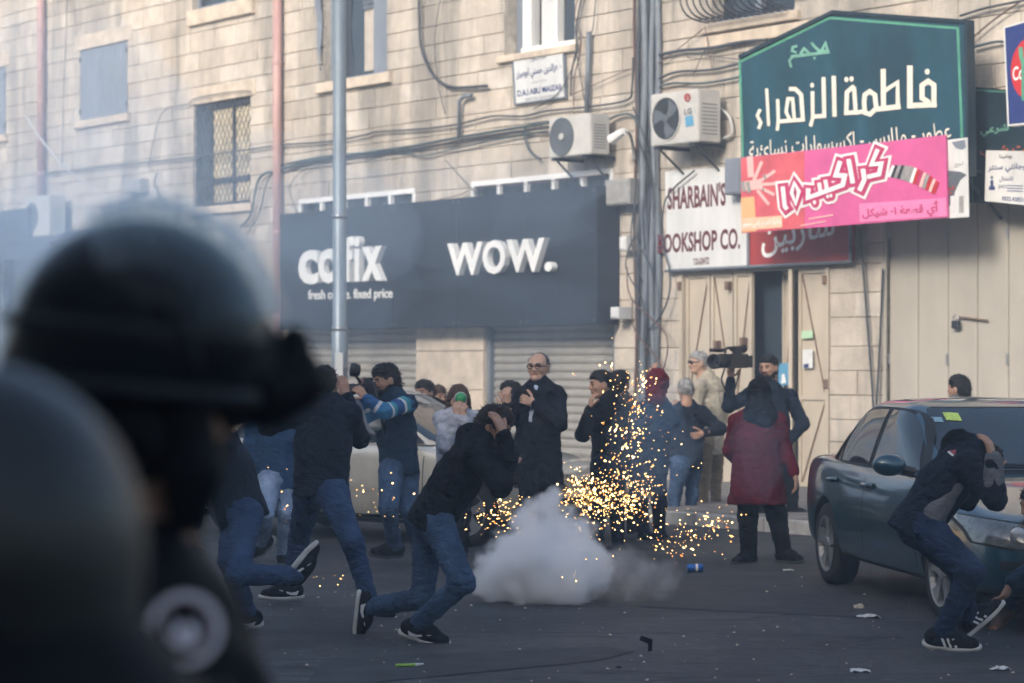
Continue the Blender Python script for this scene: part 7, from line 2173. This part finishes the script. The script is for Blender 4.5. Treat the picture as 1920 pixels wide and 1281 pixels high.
# raised clear visor
vc = q1(285, 628)
vs, fs = [], []
nu, nv = 24, 16
for i in range(nu + 1):
    a = R(8 + 110 * i / nu)
    for j in range(nv + 1):
        b = R(-62 + 124 * j / nv)
        d_ = Vector((math.cos(a) * math.cos(b) * 0.156, math.sin(b) * 0.150, math.sin(a) * math.cos(b) * 0.160))
        vs.append(vc + d_ - Vector((o1.x, o1.y, 0)))
for i in range(nu):
    for j in range(nv):
        fs.append((i * (nv + 1) + j, i * (nv + 1) + j + 1, (i + 1) * (nv + 1) + j + 1, (i + 1) * (nv + 1) + j))
MB().add(vs, fs).build('visor', M['visor'], root, fix=False, smooth=True)
MB().lathe([(0.001, 0), (0.016, 0.0), (0.016, 0.012)], 14, 'y', off=tuple(q1(320, 555, -0.15) - Vector((o1.x, o1.y, 0)))).build('visor_pivot', M['acdark'], root)
MB().lathe([(0.001, 0), (0.013, 0.0), (0.013, 0.01)], 14, 'y', off=tuple(q1(283, 452, -0.085) - Vector((o1.x, o1.y, 0)))).build('rivet', M['acgrey'], root)
mk('strap_buckle', [cone(q1(50, 610, -0.02), q1(75, 560, -0.06), 0.014, 0.012, 0.02)], M['brass'], 0.006)
vest = mk('vest', [cone(q1(270, 1560), q1(260, 1220), 0.15, 0.11, 0.05), cone(q1(280, 1120), q1(292, 1190, 0.02), 0.055, 0.080, 0.05), cone(q1(292, 1190, 0.02), q1(450, 1450, 0.05), 0.080, 0.088, 0.05), cone(q1(275, 1120), q1(285, 1020), 0.062, 0.055, 0.04),
             cone(q1(200, 1140, 0.02), q1(120, 1560, 0.05), 0.09, 0.085, 0.05)], CM['gear'], 0.012, Folds(3, 40, 0.01))
mk('trousers', [cone(q1(250, 1560), q1(235, 2900), 0.13, 0.09, 0.05), cone(q1(330, 1560), q1(345, 2900), 0.13, 0.09, 0.05)], CM['navy'], 0.016)
for px in (235, 345):
    mk('boot', [cone(P(px, 3170, D1), P(px, 2920, D1), 0.062, 0.07, 0.03), cone(P(px, 3210, D1), P(px, 3210, D1) + fwd1 * 0.16, 0.055, 0.045, 0.03)], CM['gear'], 0.014)
# round police-style shoulder patch
ec = q1(346, 1180, -0.18)
Mx = Matrix.Translation(ec - Vector((o1.x, o1.y, 0))) @ frame_from((0.25, -1, 0.12), (0, 0, 1)).to_4x4()
s_ = (D1 - 0.18) / F
patch = MB().lathe([(0.001, 0.004), (72 * s_, 0.0), (72 * s_, -0.02)], 32, 'y').build('shoulder_patch', CM['navy'], root, smooth=False); patch.matrix_local = Mx
EM = mat('emblem', (0.78, 0.72, 0.75), 0.7, var=0.25, vscale=60)
MB().lathe([(70 * s_, 0.004), (70 * s_, 0.007), (56 * s_, 0.008), (56 * s_, 0.005)], 32, 'y').build('emblem_ring', EM, patch)
em = MB().lathe([(0.001, 0.010), (20 * s_, 0.010), (24 * s_, 0.007)], 20, 'y', off=(0, 0, -12 * s_)).build('emblem_disc', EM, patch)
for sg_ in (-1, 1):
    for k in range(5):
        an = R(-90 + sg_ * (25 + 26 * k)); r0 = 33 * s_
        c_ = Vector((math.cos(an) * r0, 0.010, math.sin(an) * r0)); t_ = Vector((-math.sin(an), 0, math.cos(an))) * sg_; n_ = Vector((math.cos(an), 0, math.sin(an)))
        MB().add([c_ - t_ * 8 * s_, c_ + n_ * 5 * s_, c_ + t_ * 9 * s_, c_ - n_ * 4 * s_], [(0, 1, 2, 3)]).build('emblem_leaf', EM, patch, fix=False)
em2 = MB().lathe([(52 * s_, 0.006), (50 * s_, 0.008), (46 * s_, 0.008), (44 * s_, 0.006)], 32, 'y').build('emblem_ring', M['maroon'], patch)
# the nearer helmet at the corner
D2 = 1.9
root, mk, o2 = fore('person in a dull grey-green helmet, very close and blurred, cut by the corner', D2, (-30, 1400))
def q2(px, py, dd=0.0): return P(px, py, D2 + dd)
mk('body', [ball(q2(-20, 1130), (0.085, 0.09, 0.11), 0.04), cone(q2(-20, 1300), q2(-20, 1500), 0.06, 0.07, 0.05), cone(q2(-20, 1560), q2(-20, 2400), 0.15, 0.13, 0.05), cone(q2(-140, 2400), q2(-140, 4300), 0.09, 0.05, 0.05), cone(q2(100, 2400), q2(100, 4300), 0.09, 0.05, 0.05)], SK['c'], 0.016)
mk('helmet', [ball(q2(-60, 985), (0.126, 0.13, 0.126), 0.05), cone(q2(-50, 1050), q2(-30, 1180), 0.118, 0.118, 0.06)], M['helmet_cover'], 0.009)
mk('vest', [cone(q2(-20, 1500), q2(-20, 2500), 0.18, 0.18, 0.06), cone(q2(-180, 1520), q2(160, 1520), 0.11, 0.11, 0.06), cone(q2(160, 1540), q2(300, 2200), 0.09, 0.07, 0.05), cone(q2(-20, 1240), q2(-20, 1500), 0.105, 0.12, 0.05)], CM['gear'], 0.014)
mk('trousers', [cone(q2(-140, 2450), q2(-140, 4350), 0.12, 0.09, 0.05), cone(q2(100, 2450), q2(100, 4350), 0.12, 0.09, 0.05)], CM['navy'], 0.018)

# ------------------------------------------------------------------ litter on the road
def litter(name, label, cat, px, py):
    g = G(px, py)
    t = empty(name, Matrix.Translation(g)); tag(t, label, cat)
    return t
t = litter('drink_can', 'crushed blue drink can lying on the road', 'can', 1303, 1073)
CANB = mat('can_blue', (0.015, 0.12, 0.42), 0.35, metal=0.4)
MB().lathe([(0.024, -0.062), (0.032, -0.054), (0.031, -0.02), (0.027, 0.0), (0.032, 0.03), (0.032, 0.052), (0.025, 0.062)], 16, 'x', off=(0, 0, 0.033)).build('body', CANB, t, smooth=True)
MB().lathe([(0.001, 0.060), (0.024, 0.062)], 16, 'x', off=(0, 0, 0.033)).build('lid', M['steel'], t)
MB().lathe([(0.001, -0.060), (0.024, -0.062)], 16, 'x', off=(0, 0, 0.033)).build('base', M['steel'], t)
MB().lathe([(0.0325, 0.005), (0.0325, 0.022)], 16, 'x', off=(0, 0, 0.033)).build('print', M['letterwhite'], t)
def scrap(name, label, cat, px, py, w, d, h, m, seed, n=6):
    r = random.Random(seed)
    t = G(px, py)
    vs = []
    for j in range(n + 1):
        for i in range(n + 1):
            vs.append(((i / n - 0.5) * w + r.uniform(-1, 1) * w * 0.05, (j / n - 0.5) * d + r.uniform(-1, 1) * d * 0.08, 0.004 + h * r.random() * (1 if 0 < i < n else 0.5)))
    fs = [(j * (n + 1) + i, j * (n + 1) + i + 1, (j + 1) * (n + 1) + i + 1, (j + 1) * (n + 1) + i) for j in range(n) for i in range(n)]
    o = MB().add(vs, fs).build(name, m, fix=False, frame=Matrix.Translation(t))
    sm = o.modifiers.new('t', 'SOLIDIFY'); sm.thickness = 0.003
    return tag(o, label, cat)
scrap('paper_scrap', 'crumpled white paper lying on the road before the green car', 'paper', 1627, 1158, 0.14, 0.10, 0.02, M['paper'], 1)
scrap('paper_scrap', 'pale flattened wrapper on the road in the lower right corner region', 'wrapper', 1612, 1260, 0.10, 0.08, 0.015, M['grime_white'], 2)
scrap('paper_scrap', 'small white wrapper near the red coat shoes', 'wrapper', 1478, 1071, 0.08, 0.06, 0.015, M['paper'], 3)
scrap('paper_scrap', 'thin torn strip of paper at the right edge of the road', 'paper', 1875, 1257, 0.10, 0.06, 0.02, M['grime_white'], 4)
g = G(1215, 1222)
o = MB().ribbon([(-0.045, 0.075), (0.01, 0.055), (0.012, 0.03), (0.01, 0.0)], [0.028, 0.03, 0.022, 0.026], lambda u, v: (u, 0.02 * u, v + 0.004)).build('strap', CM['gear'], fix=False, frame=Matrix.Translation(g))
o.modifiers.new('t', 'SOLIDIFY').thickness = 0.012
tag(o, 'bent black strap standing on the road in the foreground', 'strap')
t = litter('light_stick', 'thin green tube lying on the road in the foreground', 'tube', 768, 1252)
M['limegreen'] = mat('limegreen', (0.28, 0.48, 0.06), 0.4)
MB().tube([(-0.075, 0, 0.012), (0.03, 0.01, 0.014)], 0.009, 8).build('tube', M['limegreen'], t)
MB().tube([(0.031, 0.01, 0.014), (0.075, 0.016, 0.018)], [0.010, 0.004], 8).build('cap', M['grime_white'], t)
def pebble(label, px, py, r, m, seed):
    rr = random.Random(seed)
    bm = bmesh.new(); bmesh.ops.create_icosphere(bm, subdivisions=2, radius=1)
    for v in bm.verts:
        n_ = mnoise.noise(v.co * 1.7 + Vector((seed, 0, 0)))
        v.co = Vector((v.co.x * r * (1.2 + n_ * 0.5), v.co.y * r * (1 + n_ * 0.4), max(-0.3, v.co.z) * r * (0.7 + n_ * 0.4) + r * 0.2))
    me = bpy.data.meshes.new('stone'); bm.to_mesh(me); bm.free(); me.materials.append(m)
    o = link('rubble_stone', me, None, Matrix.Translation(G(px, py)))
    tag(o, label, 'stone')
pebble('pale stone beside the front wheel of the green car', 1610, 1141, 0.035, M['lintel'], 3)
pebble('small reddish stone lying behind the striped shoes', 1862, 1180, 0.022, mat('redstone', (0.30, 0.14, 0.08), 0.9, var=0.3, vscale=30), 5)
pebble('small grey stone in the bottom middle of the road', 1160, 1252, 0.012, M['trim'], 7)
# crumbs and grit
mb = MB(); rg = random.Random(21)
for k in range(420):
    px, py = rg.uniform(420, 1915), 700 + 580 * rg.random() ** 0.8
    if py < 1010: continue
    g = G(px, py); r = rg.choice([0.004, 0.005, 0.006, 0.009, 0.013])
    a = rg.random() * 6.28
    c, s = math.cos(a) * r, math.sin(a) * r
    mb.add([(g.x + c, g.y + s, 0.001), (g.x - s, g.y + c, 0.001), (g.x - c, g.y - s, 0.001), (g.x + s, g.y - c, 0.001), (g.x + c * 0.3, g.y, r * 0.8)], [(0, 1, 4), (1, 2, 4), (2, 3, 4), (3, 0, 4)])
o = mb.build('road_grit', M['lintel'], fix=True)
o['kind'] = 'stuff'; o['label'] = 'pale grit and crumbs strewn over the asphalt'; o['category'] = 'grit'

# ------------------------------------------------------------------ sparks
SP = bpy.data.materials.new('spark'); SP.use_nodes = True
nt = SP.node_tree; N, L = nt.nodes, nt.links
em = N.new('ShaderNodeEmission'); gi = N.new('ShaderNodeNewGeometry')
cr = N.new('ShaderNodeValToRGB'); cr.color_ramp.elements[0].color = (1.0, 0.30, 0.06, 1); cr.color_ramp.elements[1].color = (1.0, 0.66, 0.26, 1)
x_ = cr.color_ramp.elements.new(0.25); x_.color = (1.0, 0.48, 0.14, 1)
L.new(gi.outputs['Random Per Island'], cr.inputs['Fac']); L.new(cr.outputs['Color'], em.inputs['Color'])
mr = N.new('ShaderNodeMapRange'); mr.inputs[3].default_value = 1.1; mr.inputs[4].default_value = 5.5
L.new(gi.outputs['Random Per Island'], mr.inputs[0]); L.new(mr.outputs[0], em.inputs['Strength'])
L.new(em.outputs[0], N['Material Output'].inputs['Surface'])
SP.cycles.emission_sampling = 'NONE'
rs = np.random.RandomState(4)
pts = []
def spray(n, cx, cy, sx, sy, d0=17.0, d1=17.9, rot=0.0, big=1.0):
    for _ in range(int(n * 0.72)):
        a, b = rs.normal(0, 1, 2)
        a, b = a * sx, b * sy
        px = cx + a * math.cos(rot) - b * math.sin(rot); py = cy + a * math.sin(rot) + b * math.cos(rot)
        d = rs.uniform(d0, d1)
        p = P(px, py, d)
        if p.z < 0.02: continue
        pts.append((p, (0.0026 + 0.0055 * rs.random_sample() ** 2.2) * big))
spray(330, 1090, 925, 26, 20, big=1.15)
spray(330, 1150, 945, 38, 22)
spray(200, 1195, 920, 32, 28)
spray(130, 1165, 860, 30, 34)
spray(110, 1180, 800, 30, 34)
spray(70, 1195, 745, 22, 26)
spray(28, 1205, 715, 8, 10, big=1.2)
spray(150, 940, 965, 26, 20)
spray(60, 1080, 990, 24, 12)
spray(90, 1310, 1000, 40, 22, rot=-0.3)
spray(45, 1345, 985, 18, 22)
spray(60, 1250, 1010, 30, 20)
spray(40, 700, 945, 42, 32, 18.2, 19)
spray(10, 620, 1085, 16, 6, 15.8, 16.2)
spray(26, 1240, 830, 40, 45)
spray(22, 1150, 700, 45, 30)
spray(8, 565, 1090, 25, 6, 15.5, 16.1)
spray(14, 530, 940, 30, 40, 18, 19)
spray(14, 1115, 1075, 40, 18, 15.9, 16.2, big=0.7)
mb = MB()
oc = [(1, 0, 0), (-1, 0, 0), (0, 1, 0), (0, -1, 0), (0, 0, 1), (0, 0, -1)]
of = [(0, 2, 4), (2, 1, 4), (1, 3, 4), (3, 0, 4), (2, 0, 5), (1, 2, 5), (3, 1, 5), (0, 3, 5)]
blast = P(1085, 985, 17.2)
for p, r in pts:
    dv = (p - blast); dv.normalize(); dv = (dv + Vector((0, 0, -0.25))).normalized()
    st_ = 1.0 if rs.random_sample() < 0.74 else rs.uniform(1.5, 4.0)
    mb.add([tuple(p + Vector((a, b, c)) * r + dv * (Vector((a, b, c)).dot(dv)) * r * (st_ - 1)) for a, b, c in oc], of)
o = mb.build('sparks', SP, fix=False)
o['kind'] = 'stuff'; o['label'] = 'spray of glowing orange sparks flying up behind the white smoke'; o['category'] = 'sparks'

# ------------------------------------------------------------------ smoke and haze
def smoke(name, label, blobs, D, dens, col, soft, namp, nscale, step, cat='smoke', detail=4):
    m = bpy.data.materials.new(name); m.use_nodes = True
    nt = m.node_tree; N, L = nt.nodes, nt.links
    N.remove(N['Principled BSDF'])
    pv = N.new('ShaderNodeVolumePrincipled')
    pv.inputs['Color'].default_value = tuple(col) + (1,)
    pv.inputs['Anisotropy'].default_value = 0.0
    geo = N.new('ShaderNodeTexCoord')
    nz = N.new('ShaderNodeTexNoise'); nz.inputs['Scale'].default_value = nscale; nz.inputs['Detail'].default_value = detail; nz.inputs['Roughness'].default_value = 0.55
    L.new(geo.outputs['Object'], nz.inputs['Vector'])
    wz = N.new('ShaderNodeTexNoise'); wz.inputs['Scale'].default_value = nscale * 0.55; wz.inputs['Detail'].default_value = 3
    L.new(geo.outputs['Object'], wz.inputs['Vector'])
    ws_ = N.new('ShaderNodeVectorMath'); ws_.operation = 'SUBTRACT'; ws_.inputs[1].default_value = (0.5, 0.5, 0.5); L.new(wz.outputs['Color'], ws_.inputs[0])
    wa = N.new('ShaderNodeVectorMath'); wa.operation = 'MULTIPLY_ADD'; wa.inputs[1].default_value = (namp * 1.6,) * 3
    L.new(ws_.outputs[0], wa.inputs[0]); L.new(geo.outputs['Object'], wa.inputs[2])
    cur = None
    cen = sum((P(b[0], b[1], D + (b[3] if len(b) > 3 else 0)) for b in blobs), Vector()) / len(blobs)
    bx0 = Vector((9e9,) * 3); bx1 = Vector((-9e9,) * 3)
    for b in blobs:
        d = D + (b[3] if len(b) > 3 else 0)
        c = P(b[0], b[1], d); r = b[2] / F * d
        for q in range(3):
            bx0[q] = min(bx0[q], c[q] - r * 1.35); bx1[q] = max(bx1[q], c[q] + r * 1.35)
        vm = N.new('ShaderNodeVectorMath'); vm.operation = 'DISTANCE'; vm.inputs[1].default_value = tuple(c - cen)
        L.new(wa.outputs[0], vm.inputs[0])
        mr = N.new('ShaderNodeMapRange'); mr.clamp = False
        mr.inputs[1].default_value = r; mr.inputs[2].default_value = 0.0; mr.inputs[3].default_value = 0.0; mr.inputs[4].default_value = r
        L.new(vm.outputs['Value'], mr.inputs[0])
        if cur is None: cur = mr.outputs[0]
        else:
            mx = N.new('ShaderNodeMath'); mx.operation = 'SMOOTH_MAX'; mx.inputs[2].default_value = soft * 0.8
            L.new(cur, mx.inputs[0]); L.new(mr.outputs[0], mx.inputs[1]); cur = mx.outputs[0]
    na = N.new('ShaderNodeMath'); na.operation = 'MULTIPLY_ADD'; na.inputs[1].default_value = namp; na.inputs[2].default_value = -namp * 0.5
    L.new(nz.outputs['Fac'], na.inputs[0])
    ad = N.new('ShaderNodeMath'); ad.operation = 'ADD'; L.new(cur, ad.inputs[0]); L.new(na.outputs[0], ad.inputs[1])
    fin = N.new('ShaderNodeMapRange'); fin.interpolation_type = 'SMOOTHSTEP'
    fin.inputs[1].default_value = 0.0; fin.inputs[2].default_value = soft; fin.inputs[3].default_value = 0.0; fin.inputs[4].default_value = dens
    L.new(ad.outputs[0], fin.inputs[0]); L.new(fin.outputs[0], pv.inputs['Density'])
    L.new(pv.outputs[0], N['Material Output'].inputs['Volume'])
    m.cycles.volume_step_rate = step
    bx0.z = max(bx0.z, 0.003)
    o = MB().box(bx0 - cen, bx1 - cen).build(name, m, frame=Matrix.Translation(cen))
    o['kind'] = 'stuff'; o['label'] = label; o['category'] = cat
    return o
CLOUD = [(1030, 955, 42), (1000, 1000, 55), (1062, 1000, 55, 0.1), (945, 1062, 58), (1010, 1062, 85), (1085, 1066, 72, 0.1), (1040, 1092, 66, -0.1), (910, 1092, 34)]
smoke('smoke_cloud', 'dense white smoke billowing from the road surface', CLOUD, 16.4, 24.0, (0.999, 0.999, 0.999), 0.13, 0.30, 5.5, 0.9, detail=5)
smoke('smoke_wisp', 'greyish smoke trailing off beside the dense cloud', [(1150, 1070, 52), (1200, 1072, 48), (1245, 1082, 40)], 16.5, 3.2, (0.95, 0.94, 0.94), 0.16, 0.24, 5.0, 0.8)
def drift(label, px, py, d, rx, ry, rz, dens, col):
    m = bpy.data.materials.new('smoke_drift'); m.use_nodes = True
    m.node_tree.nodes.remove(m.node_tree.nodes['Principled BSDF'])
    pv = m.node_tree.nodes.new('ShaderNodeVolumePrincipled')
    pv.inputs['Color'].default_value = tuple(col) + (1,); pv.inputs['Density'].default_value = dens
    m.node_tree.links.new(pv.outputs[0], m.node_tree.nodes['Material Output'].inputs['Volume'])
    bm = bmesh.new(); bmesh.ops.create_icosphere(bm, subdivisions=4, radius=1)
    for v in bm.verts:
        k = 1 + 0.35 * mnoise.noise(v.co * 1.6 + Vector((px * 0.1, 0, 0))) + 0.15 * mnoise.noise(v.co * 4 + Vector((py * 0.1, 3, 0)))
        v.co = Vector((v.co.x * rx * k, v.co.y * ry * k, v.co.z * rz * k))
    me = bpy.data.meshes.new('smoke_drift'); bm.to_mesh(me); bm.free(); me.materials.append(m)
    c = P(px, py, d)
    o = link('smoke_drift', me, None, Matrix.Translation(c) @ Matrix.Rotation(WA, 4, 'Z'))
    o['kind'] = 'stuff'; o['label'] = label; o['category'] = 'smoke'
BW = (0.58, 0.77, 1.0)
drift('pale bluish smoke drifting across the far end of the facade', 40, 330, 36.0, 4.0, 1.8, 2.6, 0.075, BW)
drift('pale smoke above the foreground helmet', 260, 400, 33.0, 3.0, 1.5, 1.7, 0.06, BW)
drift('pale smoke low at the far shopfront', 120, 560, 31.0, 3.2, 1.6, 1.6, 0.08, BW)
drift('thin bluish smoke before the lamp post', 560, 470, 28.5, 2.2, 0.9, 1.3, 0.09, BW)
drift('thin bluish smoke along the top of the black fascia', 790, 400, 30.5, 4.0, 0.8, 0.9, 0.075, BW)
drift('thin bluish smoke before the right end of the black fascia', 1080, 470, 28.0, 1.7, 0.8, 0.9, 0.035, BW)
drift('thin bluish smoke under the black fascia', 900, 620, 26.0, 2.2, 0.8, 0.7, 0.045, BW)
drift('blue smoke before the crowd behind the sparks', 1225, 830, 18.6, 0.36, 0.3, 0.5, 0.34, BW)
drift('blue smoke before the maroon coat', 1420, 840, 18.7, 0.26, 0.2, 0.42, 0.26, BW)
hz = MB().box((-61, -41, -1.0), (61, 81, 16.0)).build('haze', None)
hz.data.materials.clear()
m = bpy.data.materials.new('haze'); m.use_nodes = True
m.node_tree.nodes.remove(m.node_tree.nodes['Principled BSDF'])
pv = m.node_tree.nodes.new('ShaderNodeVolumePrincipled')
pv.inputs['Color'].default_value = (0.74, 0.87, 1.0, 1)
pv.inputs['Density'].default_value = 0.0048
m.node_tree.links.new(pv.outputs[0], m.node_tree.nodes['Material Output'].inputs['Volume'])
hz.data.materials.append(m)
hz['kind'] = 'stuff'; hz['label'] = 'bluish haze hanging over the whole street'; hz['category'] = 'haze'

# ------------------------------------------------------------------ every thing's origin at its own foot
bpy.context.view_layer.update()
def kids(o):
    out = []
    for c in o.children: out.append(c); out += kids(c)
    return out
ON_WALL = FW.to_euler()
for o in list(sc.objects):
    if o.parent is not None or o.type not in ('EMPTY', 'MESH') or 'category' not in o or o.get('kind') == 'stuff': continue
    if (o.matrix_world.translation - W0).length > 1e-4: continue
    ms = [c for c in [o] + kids(o) if c.type == 'MESH']
    loc = [FWI @ (c.matrix_world @ Vector(v)) for c in ms for v in c.bound_box]
    if not loc: continue
    b = Vector(((min(p.x for p in loc) + max(p.x for p in loc)) / 2, max(p.y for p in loc), min(p.z for p in loc)))
    if o.type == 'MESH': o.data.transform(Matrix.Translation(-b))
    for c in o.children: c.location = c.location - b
    o.matrix_world = FW @ Matrix.Translation(b)
